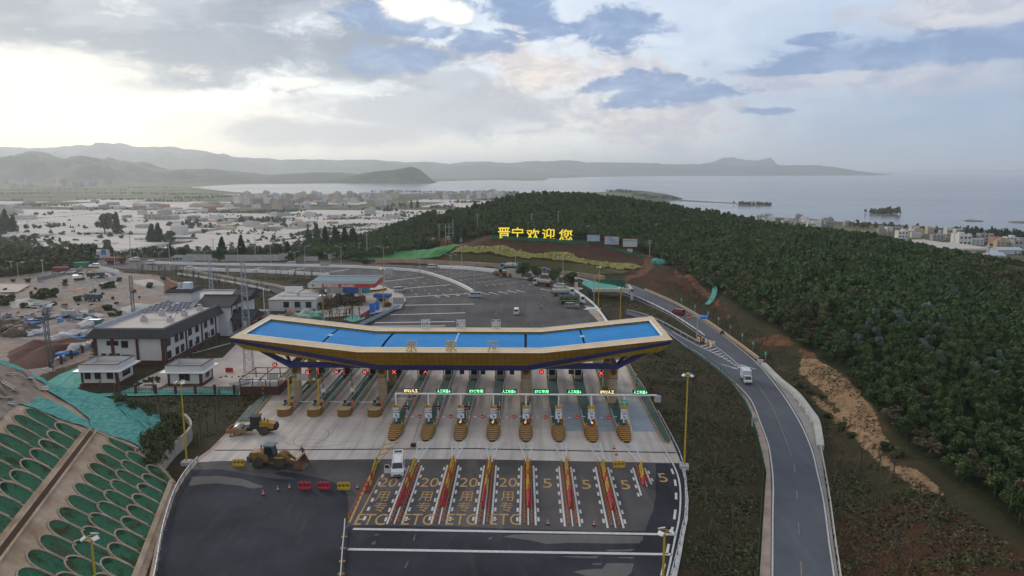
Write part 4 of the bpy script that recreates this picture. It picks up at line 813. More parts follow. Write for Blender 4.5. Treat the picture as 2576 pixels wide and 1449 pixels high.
def small_toll():
 names = ['first', 'second', 'third', 'fourth', 'fifth', 'sixth', 'seventh']
 for i in range(7):
  x = ISL[4+i]+.85; r = thing('boom_barrier', f'red and white boom with round stop disc across the {names[i]} entry lane from the left', 'barrier', (x, 121.2, .27), 0, 'entry lane booms')
  b = MB(); b.box(0, 0, 0, .32, .32, 1.25); b.build('cabinet', ORG, r); a = MB(); a.cyl((.1, -.22, 1.1), (4.1, -.22, 1.35), .055, n=6); a.build('boom', RWP, r)
  d = MB(); d.cyl((2.55, -.3, 1.25), (2.55, -.36, 1.25), .34, n=16); dd = d.build('stop_disc', REDP, r); e = MB(); e.box(2.55, -.38, 1.19, .42, .02, .11); e.build('disc_bar', STEELW, dd)
  a = MB(); a.cyl((.3, -.2, .75), (1.3, -.22, 1.15), .03, n=5); a.build('strut', GALV, r)
 for i in range(5):
  x = ISL[i]+(.75 if i < 4 else .9)
  r = thing('boom_barrier', ['white boom with orange cabinet at the leftmost exit lane', 'white boom with orange cabinet between the two yellow sign poles', 'white boom with orange cabinet right of the second yellow pole', 'white boom ending at the second tan column', 'white boom ending beside the first white gantry post'][i], 'barrier', (x, 128.6+(2 if i == 4 else 0), .27), 0, 'exit lane booms')
  b = MB(); b.box(0, 0, 0, .42, .42, 1.5); b.build('cabinet', ORG, r); a = MB(); a.cyl((-.2, -.25, 1.3), (-4.2, -.25, 1.3), .06, n=6); a.build('boom', STEELW, r)
 XR, XG = emis('red_led', (1.0, 0.10, 0.10), 2.0), None
 for j, (px, py, on) in enumerate(((691,918,1),(773,937,1),(846,936,1),(917,936,1),(991,936,1),(1070,936,1),(1162,936,0),(1215,937,0),(1288,937,0),(1362,936,1),(1436,936,0),(1512,939,1))):
  p = VD(px, py, 134.6); r = thing('lane_signal', ['red cross signal left of all columns', 'red cross signal right of the leftmost column', 'red cross signal above the second exit booth', 'red cross signal left of the second column', 'red cross signal right of the second column', 'red arrow signal above the second entry booth', 'dark lane signal under the canopy left of centre', 'dark lane signal under the canopy near its centre', 'dark lane signal under the canopy left of the third column', 'red cross signal just right of the third column', 'dark lane signal midway between the two right columns', 'red cross signal left of the rightmost column'][j], 'signal', (p.x, 134.6, p.z), 0, 'lane signals under the canopy')
  b = MB(); b.box(0, .12, -.42, .86, .2, .84); b.build('housing', BLK2, r); h = MB(); h.box(-.35, .12, .42, .04, .04, max(.3, 7.2-p.z-.4)); h.box(.35, .12, .42, .04, .04, max(.3, 7.2-p.z-.4)); h.build('hanger', GALV, r)
  if on:
   c = MB()
   for s in ((1, -1) if px != 1070 else (1, -1)): c.extr([(-.34, -.34*s-.06), (-.34, -.34*s+.06), (.34, .34*s+.06), (.34, .34*s-.06)] if px != 1070 else [(0, .3), (0, .15), (s*.34, -.34), (s*.34, -.2)], 'y', 0, .015)
   c.build('lit_mark', XR, r)
 for px, py0, py1, lab in ((592,768,0,''),):
  pass
 for j, (bx, by, ty) in enumerate(((663,1013,960),(814,1010,931),(887,1008,930),(1602,975,907))):
  p = V(bx, by, .25); h = hat(p, ty); r = thing('striped_pole', ['black and yellow pole on the left side walkway', 'black and yellow pole with camera arm on the second exit island', 'black and yellow pole with camera arm on the third exit island', 'black and yellow pole on the right side walkway'][j], 'pole', p, 0, 'striped poles')
  b = MB(); b.cyl((0, 0, 0), (0, 0, h), .1, n=8); b.build('pole', BYP, r)
  if j in (1, 2): a = MB(); a.cyl((0, 0, h), (-2.6, 0, h), .06, n=5); a.box(-2.3, 0, h-.45, .35, .45, .35); a.build('camera_arm', BLK2, r); b = MB(); b.box(.1, -.25, 1.9, .85, .1, .7); b.build('panel', STEELW, r)
 for j, (x, px0, px1) in enumerate(((ISL[0]+.35, 675, 710), (ISL[1]+.35, 752, 790))):
  y = 127.4; r = thing('sign_pole', ['yellow T shaped pole with grey panel on the leftmost exit island', 'yellow T shaped pole with grey panel on the second exit island'][j], 'sign pole', (x, y, .27), 0, 'yellow sign poles')
  b = MB(); b.cyl((0, 0, 0), (0, 0, 5.9), .19, .15, n=8); b.box(0, 0, 0, .7, .7, .12); b.build('post', YPOST, r); a = MB(); a.cyl((-4.8, 0, 5.75), (.35, 0, 5.75), .1, n=6); a.build('arm', YPOST, r)
  g = MB(); g.box(-2.9 if j == 0 else -2.85, .15, 5.8, 2.1, .1, 1.05); gg = g.build('panel', GREYM, r); g = MB()
  for k in (-.7, 0, .7): g.box(-2.9+k, .08, 5.95, .45, .04, .75)
  g.build('panel_rib', GALV, gg); g = MB(); g.box(-.7, -.1, 5.85, .3, .5, .3); g.build('camera', STEELW, r)
 for i in range(8):
  x = ISL[4+i]; r = thing('card_post', f'grey column with small camera heads on the {["first","second","third","fourth","fifth","sixth","seventh","eighth"][i]} entry island from the left', 'post', (x+.75, 124.5, .27), 0, 'camera posts on entry islands')
  b = MB(); b.cyl((0, 0, 0), (0, 0, 2.6), .08, n=6); b.build('post', STEELW, r); c = MB(); c.box(0, -.1, 2.5, .22, .4, .25); c.build('camera', GREYM, r)
  for s in (-.6, .55):
   q = tag(MB().cyl((0, 0, 0), (0, 0, 1.35), .07, n=6).build('striped_post', BYP, None, (x+s, 118.6+(.6 if s > 0 else 0), .27)), 'short black and yellow post behind an entry island nose', 'post', 'short posts behind the entry noses')
 for i, z in ((6, 1), (7, 1), (8, 1), (10, 1)):
  r = thing('warning_lamp', {6: 'glowing orange lamp on the third entry island nose', 7: 'glowing orange lamp on the fourth entry island nose', 8: 'glowing orange lamp on the entry nose before the third column', 10: 'glowing orange lamp on the seventh entry island nose'}[i], 'lamp', (ISL[i]-.12+(.3 if i == 10 else 0), 116.9, 1.3), 0, 'warning lamps'); MB().cyl((0, 0, 0), (0, 0, .5), .06, n=6).build('stand', BLK2, r); MB().lathe([(.05, .45), (.13, .55), (.13, .70), (.05, .82)], 10).build('bulb', emis('orange_glow', (1.0, 0.28, 0.08), 1.6), r)
 for i, lab in ((4, 'black display board beside the first speed sign'), (5, 'black display board beside the second speed sign'), (6, 'black display board behind the third speed sign'), (7, 'black display board behind the fourth speed sign')):
  r = thing('display_board', lab, 'display', (ISL[i]+1.0 if i < 6 else ISL[i]+.6, 121.5, .27), 0, 'fee displays'); MB().cyl((0, 0, 0), (0, 0, 2.4), .05, n=6).build('post', STEELW, r); b = MB(); b.box(0, 0, 2.3, .95, .16, .65); b.build('screen', BLK2, r); b = MB(); b.box(0, -.1, 2.52, .7, .02, .16); b.build('lit_text', emis('dim_red_led', (0.45, 0.05, 0.05), .6), r)
 for i in range(4):
  b = thing('camera_stand', f'black camera on a stub post behind the {["first","second","third","fourth"][i]} flat nose from the left', 'camera', (ISL[i]-.3, 127.2, .27), 0, 'camera stands'); MB().cyl((0, 0, 0), (0, 0, 1.6), .06, n=6).build('post', BLK2, b); MB().box(0, 0, 1.6, .4, .4, .4).build('housing', BLK2, b)
 for j, (px, py) in enumerate(((1155,925),(1440,925),(1360,920),(1250,922))):
  p = V(px, py-4, .0); r = thing('exit_cabinet', f'orange cabinet and camera post at the far end of the entry islands, {["leftmost","rightmost","third from left","second from left"][j]}', 'cabinet', p, 0, 'far side cabinets'); MB().box(0, 0, .25, .5, .5, 1.6).build('cabinet', ORG, r); MB().cyl((.8, 0, .2), (.8, 0, 2.5), .1, n=6).build('post', BYP, r)
small_toll()
# ---------------------------------------------------------------- barriers, cones, delineators
def barrier_mesh(m):
 b = MB(); L, h = 1.55, .95
 b.extr([(-.25, 0), (.25, 0), (.22, .25), (.12, .35), (.1, h-.08), (.06, h), (-.06, h), (-.1, h-.08), (-.12, .35), (-.22, .25)], 'x', -L/2, L/2)
 for x in (-.5, 0, .5): b.cyl((x, -.13, .58), (x, .13, .58), .13, n=8, mi=1)
 for x in (-.45, .05, .5): b.box(x, 0, h, .22, .14, .09)
 for x in (-L/2, L/2): b.cyl((x, 0, 0), (x, 0, h), .09, n=6)
 return b.mesh('water_barrier', [m, BLK2])
RB = barrier_mesh(mat('barrier_red', (0.42, 0.035, 0.045), rough=0.6, var=0.15, scale=1.5, rnd=0.12)); YB = barrier_mesh(mat('barrier_yellow', (0.50, 0.32, 0.03), rough=0.6, var=0.15, scale=1.5, rnd=0.12))
def bar_obj(me, p, rz, lab, grp): return tag(link('water_barrier', me, None, p, rz), lab, 'barrier', grp)
def cones():
 b = MB(); b.box(0, 0, 0, .42, .42, .05, 2); b.lathe([(.17, .05), (.145, .2)], 10, 0); b.lathe([(.145, .2), (.12, .36)], 10, 1); b.lathe([(.12, .36), (.09, .54)], 10, 0); b.lathe([(.09, .54), (.07, .64)], 10, 1); b.lathe([(.07, .64), (.045, .78)], 10, 0)
 return b.mesh('traffic_cone', [mat('cone_red', (0.40, 0.025, 0.03), scale=2), STEELW, BLK2])
CONE = cones()
def delin():
 b = MB(); b.lathe([(.16, 0), (.16, .05), (.07, .06), (.06, .2)], 8, 0); b.lathe([(.065, .2), (.065, .34)], 8, 1); b.lathe([(.065, .34), (.065, .48)], 8, 0); b.lathe([(.065, .48), (.065, .62)], 8, 1); b.lathe([(.065, .62), (.06, .8)], 8, 0)
 return b.mesh('delineator_post', [mat('post_red', (0.48, 0.04, 0.03), scale=2), mat('post_yellow', (0.65, 0.45, 0.05), scale=2)])
DEL = delin()
def rows():
 R_ = [((947,1164),(923,1240),None,4,'between the orange line and the white van'), ((1044,1166),(1004,1275),1,5,'second from the left'), ((1141,1158),(1112,1276),1,5,'third from the left'), ((1233,1160),(1214,1278),1,5,'in front of the fourth island'), ((1327,1160),(1330,1278),1,5,'in front of the third tan column'),
   ((1424,1162),(1436,1281),1,5,'right of the third tan column'), ((1515,1168),(1541,1284),1,5,'last long row on the right'), ((1611,1173),(1621,1224),1,2,'short row on the far right')]
 for k, (a, c, _, nn, where) in enumerate(R_):
  A, B = V(*a), V(*c); d = B-A; L = d.length; n = max(3, int(L/1.6)); rz = math.atan2(d.y, d.x); seq = 'YYYYRYYRRRRR' if n > 6 else ('YYYYRYR' if k == 0 else 'YYYRR')
  for i in range(n):
   s = seq[min(len(seq)-1, int(i*len(seq)/n))]
   if k == 0: s = 'YYYYRYRR'[min(7, int(i*8/n))]
   bar_obj(YB if s == 'Y' else RB, A.lerp(B, (i+.5)/n)+Vector((0, 0, .03)), rz+random.uniform(-.06, .06), ('yellow' if s == 'Y' else 'red')+' water barrier in the lane divider row '+where, 'lane divider row '+where)
 D_ = [((1041,1166),(984,1313)), ((1056,1168),(1002,1313)), ((1134,1165),(1094,1313)), ((1148,1166),(1114,1313)), ((1226,1166),(1206,1314)), ((1241,1166),(1226,1314)), ((1319,1166),(1319,1316)), ((1334,1166),(1338,1316)),
   ((1412,1168),(1430,1318)), ((1429,1168),(1450,1318)), ((1504,1170),(1538,1322)), ((1520,1170),(1557,1322)), ((1600,1174),(1614,1216)), ((1615,1176),(1630,1216))]
 for i, (a, c) in enumerate(D_):
  A, B = V(*a), V(*c); n = 15 if i < 12 else 5
  for j in range(n):
   p = A.lerp(B, j/(n-1)); tag(link('delineator_post', DEL, None, (p.x, p.y, .03)), f'red and yellow flexible post in the {["line left of","line right of"][i%2]} divider row {["two","three","four","five","six","seven","eight"][i//2]} from the left', 'delineator', f'flexible posts {["left","right"][i%2]} of divider row {["two","three","four","five","six","seven","eight"][i//2]}')
 A, B = V(938,1195), V(882,1305)
 for j in range(9): p = A.lerp(B, .2+.8*j/8); tag(link('delineator_post', DEL, None, (p.x-.25, p.y, .03)), 'red and yellow flexible post on the orange line left of the lanes', 'delineator', 'flexible posts on the orange line')
 for x, y, m, l in ((601,1172,YB,'yellow water barrier behind the wheel loader'), (767,1230,RB,'left one of two red water barriers standing alone on the black asphalt'), (815,1230,RB,'right one of two red water barriers standing alone on the black asphalt'), (865,1231,YB,'yellow water barrier standing alone beside the two red ones'), (1557,1176,YB,'yellow water barrier closing a lane on the right')):
  o = bar_obj(m, V(x, y, .02), random.uniform(-.1, .1), l, 'single water barriers'); o.scale = (1.08, 1, 1.05)
 for x, y, l in ((662,1245,'pale cone on the black asphalt left of the red barriers'), (699,1234,'left one of two dark striped cones left of the red barriers'), (728,1229,'right one of two dark striped cones left of the red barriers'), (899,1229,'worn cone right of the lone yellow barrier'), (580,1097,'cone at the left of two beside the road roller drum'), (584,1098,'cone at the right of two beside the road roller drum'), (1378,1319,'striped cone in the first five speed lane'), (1494,1322,'striped cone before the seventh lane'), (1545,1128,'fallen looking cone on the slab near the drain grate'), (1551,1144,'cone between the drain grate and the lone yellow barrier'), (1416,855,'cone')):
  if l == 'cone': continue
  tag(link('traffic_cone', CONE, None, V(x, y, .025)), l, 'cone', 'traffic cones')
rows()
# ---------------------------------------------------------------- vehicles (x forward, y to the left, z up)
TYRE = mat('tyre_rubber', (0.022, 0.021, 0.02), rough=0.9, scale=3); RIMM = mat('wheel_rim', (0.30, 0.30, 0.31), rough=0.4, metal=0.5, scale=3); HEADL = mat('headlight_glass', (0.55, 0.56, 0.58), rough=0.15, scale=3); TAILL = mat('tail_light', (0.35, 0.02, 0.02), rough=0.3, scale=3); CHASS = mat('chassis_black', (0.03, 0.03, 0.032), rough=0.7, scale=2)
PLATE = mat('plate_blue', (0.03, 0.12, 0.40), scale=4)
def paint_mat(name, c): return mat('paint_'+name, c, rough=0.32, var=0.05, scale=1.2, spec=0.5)
_wh = {}
def wheel_meshes(r, w, rim):
 k = (r, w, rim.name)
 if k not in _wh:
  t = MB(); t.lathe([(r*.55, -w/2), (r*.93, -w/2), (r, -w*.32), (r, w*.32), (r*.93, w/2), (r*.55, w/2)], 18, axis='y'); q = MB(); q.lathe([(r*.1, -w*.44), (r*.56, -w*.46), (r*.56, w*.46), (r*.1, w*.44)], 14, axis='y'); _wh[k] = (t.mesh('tyre', TYRE), q.mesh('rim', rim))
 return _wh[k]
def wheel(root, x, y, r, w=.22, rim=None):
 a, b = wheel_meshes(r, w, rim or RIMM); o = link('wheel', a, root, (x, y, r)); link('rim', b, o); return o
def frustum(b, x0, x1, t0, t1, w0, w1, z0, z1, mi=0):
 P = [(x0, -w0, z0), (x1, -w0, z0), (x1, w0, z0), (x0, w0, z0), (t0, -w1, z1), (t1, -w1, z1), (t1, w1, z1), (t0, w1, z1)]
 b.add(P, [(0, 3, 2, 1), (4, 5, 6, 7), (0, 1, 5, 4), (1, 2, 6, 5), (2, 3, 7, 6), (3, 0, 4, 7)], mi); return P
def pane(P, i, j, k, l, u0=.06, u1=.94, v0=.08, v1=.9, out=.012):
 a, b_, c, d = (Vector(P[q]) for q in (i, j, k, l)); n = (b_-a).cross(d-a).normalized()*out
 f = lambda u, v: (a.lerp(b_, u)).lerp(d.lerp(c, u), v)+n
 return [f(u0, v0), f(u1, v0), f(u1, v1), f(u0, v1)]
def car(label, cat, loc, rz, pm, L=4.7, Wd=1.8, belt=.98, top=1.55, hood=.95, g=(.27, .98), t=(.40, .93), r=.33, name='parked_car', grp=None, plate=True, split=3, roofm=None, zrot=None):
 root = thing(name, label, cat, loc, rz, grp); w = Wd/2; x0 = -L/2; X = lambda f: L/2-f*L
 b = MB(); gb0, gb1 = X(g[0]), X(g[1])
 prof = [(X(0), .32), (X(0)+.02, .62), (X(.02), hood-.12), (X(.07), hood-.03), (gb0+.05, belt-.02), (gb0, belt), (gb1, belt), (X(1), belt-.18), (X(1), .35), (X(.97), .24), (X(.03), .22)]
 n = len(prof); P = []
 for y, k in ((-w, .94), (-w*.99, 1), (w*.99, 1), (w, .94)):
  for x, z in prof: P.append((x*(k if abs(y) == w else 1), y*(1 if abs(y) != w else 1), z if abs(y) != w else .3+(z-.3)*.93))
 F_ = []
 for j in range(3):
  for i in range(n): F_.append((j*n+i, (j+1)*n+i, (j+1)*n+(i+1) % n, j*n+(i+1) % n))
 b.add(P, F_, 0); b.add(P, [tuple(range(n)), tuple(range(4*n-1, 3*n-1, -1))], 0)
 q = frustum(b, gb1, gb0, X(t[1]), X(t[0]), w*.95, w*.80, belt-.02, top)
 b.build('body', pm, root)
 wn = lambda *a: (lambda m: m.build('window', GLASS, root))(MB().add(pane(q, *a), [(0, 1, 2, 3)]))
 o = MB(); o.add(pane(q, 1, 2, 6, 5, .05, .95, .06, .94), [(0, 1, 2, 3)]); o.build('windscreen', GLASS, root); o = MB(); o.add(pane(q, 3, 0, 4, 7, .08, .92, .1, .85), [(0, 1, 2, 3)]); o.build('rear_window', GLASS, root)
 for s in range(split):
  u0, u1 = .03+s*.95/split+.015, .03+(s+1)*.95/split-.02; wn(0, 1, 5, 4, u0, u1, .1, .85); wn(2, 3, 7, 6, 1-u1, 1-u0, .1, .85)
 for s in (-1, 1):
  h = MB(); h.box(X(.012), s*w*.74, hood-.33, .1, w*.36, .17); h.build('headlight', HEADL, root); h = MB(); h.box(X(.995), s*w*.82, belt-.3, .06, w*.18, .26); h.build('tail_light', TAILL, root)
  wheel(root, X(.185), s*(w-.12), r); wheel(root, X(.80), s*(w-.12), r)
  m = MB(); m.box(gb0-.12, s*(w+.09), belt, .1, .18, .14); m.build('mirror', pm, root)
 h = MB(); h.box(X(-.002), 0, .40, .05, w*1.1, .2); h.build('grille', BLK2, root)
 if plate:
  for x in (X(-.008), X(1.004)): h = MB(); h.box(x, 0, .42 if x > 0 else .62, .02, .44, .14); h.build('number_plate', PLATE, root)
 root['_q'] = 0; del root['_q']; return root
PW = paint_mat('white', (0.62, 0.62, 0.61)); PSIL = paint_mat('silver', (0.36, 0.37, 0.38)); PGREY = paint_mat('grey', (0.20, 0.20, 0.21)); PDARK = paint_mat('dark', (0.05, 0.05, 0.055)); PRED = paint_mat('red', (0.20, 0.018, 0.025)); PCREAM = paint_mat('cream', (0.50, 0.47, 0.40))
PTRK = paint_mat('blue_truck', (0.09, 0.26, 0.45)); PYEL = mat('machine_yellow', (0.38, 0.21, 0.035), rough=0.5, var=0.22, scale=0.9); PYD = mat('machine_yellow_worn', (0.25, 0.145, 0.045), rough=0.65, var=0.35, scale=1.2); DUSTY = mat('dusty_tyre', (0.075, 0.06, 0.045), rough=0.95, var=0.3, scale=2); DRIM = mat('dusty_rim', (0.22, 0.14, 0.06), rough=0.8, scale=3); STEEL = mat('worn_steel', (0.22, 0.21, 0.195), rough=0.5, metal=0.4, var=0.25, scale=1.5); RUST = mat('rust', (0.20, 0.075, 0.03), rough=0.8, var=0.35, scale=1.5)
MPV = dict(L=4.9, Wd=1.85, belt=1.1, top=1.82, hood=1.08, g=(.17, .985), t=(.30, .95), r=.33)
MINI = dict(L=4.1, Wd=1.65, belt=1.1, top=1.88, hood=1.12, g=(.06, .985), t=(.17, .96), r=.3)
SUV = dict(L=4.7, Wd=1.88, belt=1.08, top=1.70, hood=1.06, g=(.27, .985), t=(.40, .92), r=.37)
def gv(px, py, z=0.02): return V(px, py, z)
p = gv(1001, 1186); dr = (V(973,1319)-V(1029,1172)); rz = math.atan2(dr.y, dr.x)+R(8)
mv = car('white people carrier with tailgate and front door open between lane dividers', 'van', p, rz, PW, name='white_van', **MPV)
b = MB(); b.add([(-2.45, -.74, 1.80), (-2.45, .74, 1.80), (-3.35, .72, 2.05), (-3.35, -.72, 2.05), (-2.45, -.74, 1.86), (-2.45, .74, 1.86), (-3.35, .72, 2.11), (-3.35, -.72, 2.11)], [(0, 3, 2, 1), (4, 5, 6, 7), (0, 1, 5, 4), (1, 2, 6, 5), (2, 3, 7, 6), (3, 0, 4, 7)]); tg = b.build('tailgate', PW, mv); b = MB(); b.add([(-2.6, -.6, 1.915), (-2.6, .6, 1.915), (-3.1, .58, 2.055), (-3.1, -.58, 2.055)], [(3, 2, 1, 0)]); b.build('tailgate_glass', GLASS, tg)
b = MB(); b.box(0, -.5, .35, .07, 1.05, .72); b.extr([(-.02, 1.07), (-1.02, 1.07), (-.9, 1.68), (-.3, 1.68)], 'x', -.03, .03)
dd = b.build('open_door', PW, mv, (1.35, -.92, 0), R(-12)); b = MB(); b.extr([(-.15, 1.12), (-.93, 1.12), (-.84, 1.62), (-.36, 1.62)], 'x', -.045, .045); b.build('window', GLASS, dd)
b = MB()
for y in (-.55, .55): b.box(0, y, 1.825, 3.0, .05, .05)
b.build('roof_rail', PSIL, mv)
car('small white van seen from behind driving away over the wide asphalt', 'van', gv(1299, 790), R(88), PW, name='white_van', **MINI)
car('silver minivan parked across the end of the white median barrier', 'van', gv(1195, 748), R(185), PSIL, name='silver_van', **dict(MINI, L=4.3))
car('grey SUV parked in front of the dark green tank truck', 'car', gv(1439, 774), R(-2), PGREY, name='grey_car', **SUV)
car('dark SUV parked left of the rusty cream water truck', 'car', gv(1341, 706), R(172), PDARK, name='dark_car', **SUV)
car('white car half hidden behind the white cab of the blue trimmed water truck', 'car', gv(1408, 724), R(150), PW, name='white_car', **SUV)
car('dark red minivan climbing the ramp beside the cream parapet', 'van', V(1707, 792, RZ(0, 792)+.03), R(128), PRED, name='red_van', **MINI)
car('cream minivan on the far carriageway left of the planted slope', 'van', gv(1085, 675), R(182), PCREAM, name='cream_van', **MINI)
car('white minivan on the highway behind the gas station canopy', 'van', gv(733, 668.5), R(182), PW, name='white_van', **MINI)
car('white van on the highway beside the left end of the median barrier', 'van', gv(379, 664), R(182), PW, name='white_van', **MINI)
car('white car on the near carriageway above the planted saplings', 'car', gv(482, 679), R(2), PW, name='white_car', **SUV)
car('white SUV parked near the red dump truck at the dirt lot', 'car', gv(238, 672), R(190), PW, name='white_car', **SUV)
car('white car on the bend beside the brown timber fence', 'car', gv(338, 656), R(190), PW, name='white_car', **SUV)
car('small pale car behind the grey sign board by the station forecourt', 'car', gv(1003, 734), R(20), PSIL, name='silver_car', **dict(MINI, L=3.8))
def box_truck():
 p = V(1877, 960, RZ(0, 960)+.03); _d = V(1925, 1030)-V(1868, 945); r = thing('box_truck', 'small white box truck coming down the curved ramp', 'truck', p, math.atan2(_d.y, _d.x)); r.scale = (.88, .88, .88)
 b = MB(); b.box(-1.0, 0, .85, 3.9, 1.95, 2.05); b.build('cargo_box', mat('box_aluminium', (0.50, 0.50, 0.50), rough=0.4, scale=1), r); t = MB(); t.box(-1.0, 0, 2.9, 3.95, 2.0, .06); t.build('box_roof', mat('box_roof_white', (0.52, 0.56, 0.62), scale=1), r)
 b = MB(); b.extr([(1.0, .4), (2.85, .4), (2.9, .9), (2.6, 1.15), (2.0, 1.95), (1.0, 2.0)], 'y', -.85, .85); c = b.build('cab', PW, r); b = MB(); b.add([(2.585, -.75, 1.2), (2.585, .75, 1.2), (2.06, .7, 1.9), (2.06, -.7, 1.9)], [(0, 1, 2, 3)]); b.build('windscreen', GLASS, c)
 for s in (-1, 1):
  b = MB(); b.extr([(1.2, 1.15), (2.4, 1.15), (1.95, 1.85), (1.25, 1.85)], 'y', s*.86-.01, s*.86+.01); b.build('window', GLASS, c); b = MB(); b.box(2.85, s*.62, .72, .08, .35, .18); b.build('headlight', HEADL, c)
  wheel(r, 1.9, s*.75, .34); wheel(r, -1.7, s*.75, .34, .34); b = MB(); b.box(2.2, s*1.05, 1.3, .08, .2, .3); b.build('mirror', CHASS, c)
 b = MB(); b.box(2.9, 0, .4, .08, 1.6, .22); b.build('bumper', CHASS, r); b = MB(); b.box(-.6, 0, .5, 5.0, .9, .3); b.build('chassis', CHASS, r); b = MB(); b.box(2.95, 0, .44, .02, .44, .14); b.build('number_plate', PLATE, r)
box_truck()
def tanker(label, p, rz, cabm, tankm, trim=None, rear=None, L=8.6, name='water_truck', logo=False, mixer=False):
 r = thing(name, label, 'truck', p, rz); x1 = L/2
 b = MB(); b.extr([(x1-1.75, .55), (x1-.02, .55), (x1, 1.1), (x1-.08, 1.55), (x1-.22, 2.75), (x1-1.7, 2.8)], 'y', -1.15, 1.15); c = b.build('cab', cabm, r)
 b = MB(); b.add([(x1-.07, -1.05, 1.62), (x1-.07, 1.05, 1.62), (x1-.19, 1.0, 2.55), (x1-.19, -1.0, 2.55)], [(0, 1, 2, 3)]); b.build('windscreen', GLASS, c)
 for s in (-1, 1):
  b = MB(); b.extr([(x1-1.35, 1.65), (x1-.3, 1.65), (x1-.4, 2.5), (x1-1.3, 2.5)], 'y', s*1.155-.01, s*1.155+.01); b.build('window', GLASS, c); b = MB(); b.box(x1, s*.8, .75, .06, .4, .25); b.build('headlight', HEADL, c); b = MB(); b.box(x1-.1, s*1.32, 1.8, .1, .2, .55); b.build('mirror', CHASS, c)
 b = MB(); b.box(x1, 0, .5, .16, 2.3, .32); b.build('bumper', cabm, r); b = MB(); b.box(-.3, 0, .75, L-.9, .95, .3); b.box(.2, .9, .55, 1.4, .4, .6); b.box(.2, -.9, .55, 1.4, .4, .6); b.build('chassis', CHASS, r)
 t0, t1 = -L/2+.9, x1-2.0
 if not mixer:
  b = MB(); P = []; n = 20
  for x, k in ((t0, .9), (t0+.12, 1), (t1-.12, 1), (t1, .9)):
   for i in range(n):
    a = 2*math.pi*i/n; ca, sa = math.cos(a), math.sin(a); e = .75; P.append((x, 1.12*k*math.copysign(abs(ca)**e, ca), 1.95+.78*k*math.copysign(abs(sa)**e, sa)))
  b.add(P, [(j*n+i, j*n+(i+1) % n, (j+1)*n+(i+1) % n, (j+1)*n+i) for j in range(3) for i in range(n)], 0, True); b.add(P, [tuple(range(n-1, -1, -1)), tuple(range(3*n, 4*n))]); tk = b.build('tank', tankm, r)
  for s in (-1, 1):
   b = MB(); b.box((t0+t1)/2, s*1.13, 1.2, t1-t0, .1, .22); b.build('side_rail', trim or CHASS, r); b = MB(); b.box((t0+t1)/2, s*.55, 2.72, t1-t0-.5, .05, .14); b.build('walkway_rail', STEEL, tk)
  if logo:
   GRN2 = mat('tank_green', (0.25, 0.42, 0.08), scale=2)
   for s in (-1, 1):
    b = MB(); ring = [(.85*math.cos(a)+.2, 2.05-.38*abs(math.sin(a))) for a in np.linspace(math.pi, 0, 9)]; b.extr(ring+[(x, z+.14) for x, z in ring[::-1]], 'y', s*1.14-.015, s*1.14+.015)
    for x in (-2.1, 2.3): b.box(x, s*1.13, 1.5, .12, .05, .8)
    b.build('tank_emblem', GRN2, tk)
 else:
  b = MB(); b.lathe([(.5, t0-.3), (.75, t0), (1.15, t0+1.8), (1.15, t0+2.8), (.7, t1)], 14, axis='x', o=(0, 0, 2.15)); d = b.build('drum', mat('mixer_drum', (0.46, 0.44, 0.40), var=0.3, scale=0.8), r); b = MB(); b.lathe([(1.165, t0+1.8), (1.165, t0+2.3)], 14, axis='x', o=(0, 0, 2.15)); b.build('drum_stripe', PTRK, d); b = MB(); b.cyl((t0-.7, 0, 3.3), (t0-.2, 0, 2.6), .55, .25); b.build('hopper', STEEL, r)
 b = MB(); b.box(-L/2+.45, 0, .75, .7, 2.0, .9); b.box(-L/2+.3, 0, 1.2, .5, 1.2, .9); b.cyl((-L/2+.1, -.8, 1.6), (-L/2+.1, .8, 1.6), .12); b.build('pump_unit', rear or STEEL, r)
 for s in (-1, 1):
  wheel(r, x1-1.25, s*1.0, .5, .3, DRIM)
  for x in ((-L/2+2.0, -L/2+3.15) if L > 8.8 else (-L/2+2.1,)): wheel(r, x, s*.95, .5, .5, DRIM)
  b = MB(); b.box(-L/2+2.1, s*1.0, 1.08, 1.4, .5, .06); b.build('mudguard', CHASS, r)
 return r
tanker('cream water truck with blue trim and white cab', gv(1414, 744), R(1), PW, mat('tank_cream', (0.50, 0.44, 0.33), var=0.2, scale=0.7), PTRK, STEEL)
tanker('dark tank truck with green markings and white cab', gv(1436, 764), R(-2), PW, mat('tank_dark', (0.045, 0.05, 0.05), var=0.3, scale=0.8, rough=0.4), mat('trim_lime', (0.28, 0.36, 0.10), scale=2), mat('pump_green', (0.16, 0.20, 0.08), scale=2), L=9.4, logo=True, name='tank_truck')
tanker('rusty cream water truck seen from behind at an angle', gv(1367, 719), R(152), PCREAM, mat('tank_stained', (0.47, 0.41, 0.33), var=0.3, scale=0.6), RUST, RUST, L=8.0)
tanker('concrete mixer truck with blue cab on the frontage road', gv(1282, 678), R(180), PTRK, PTRK, mixer=True, L=8.4, name='mixer_truck')
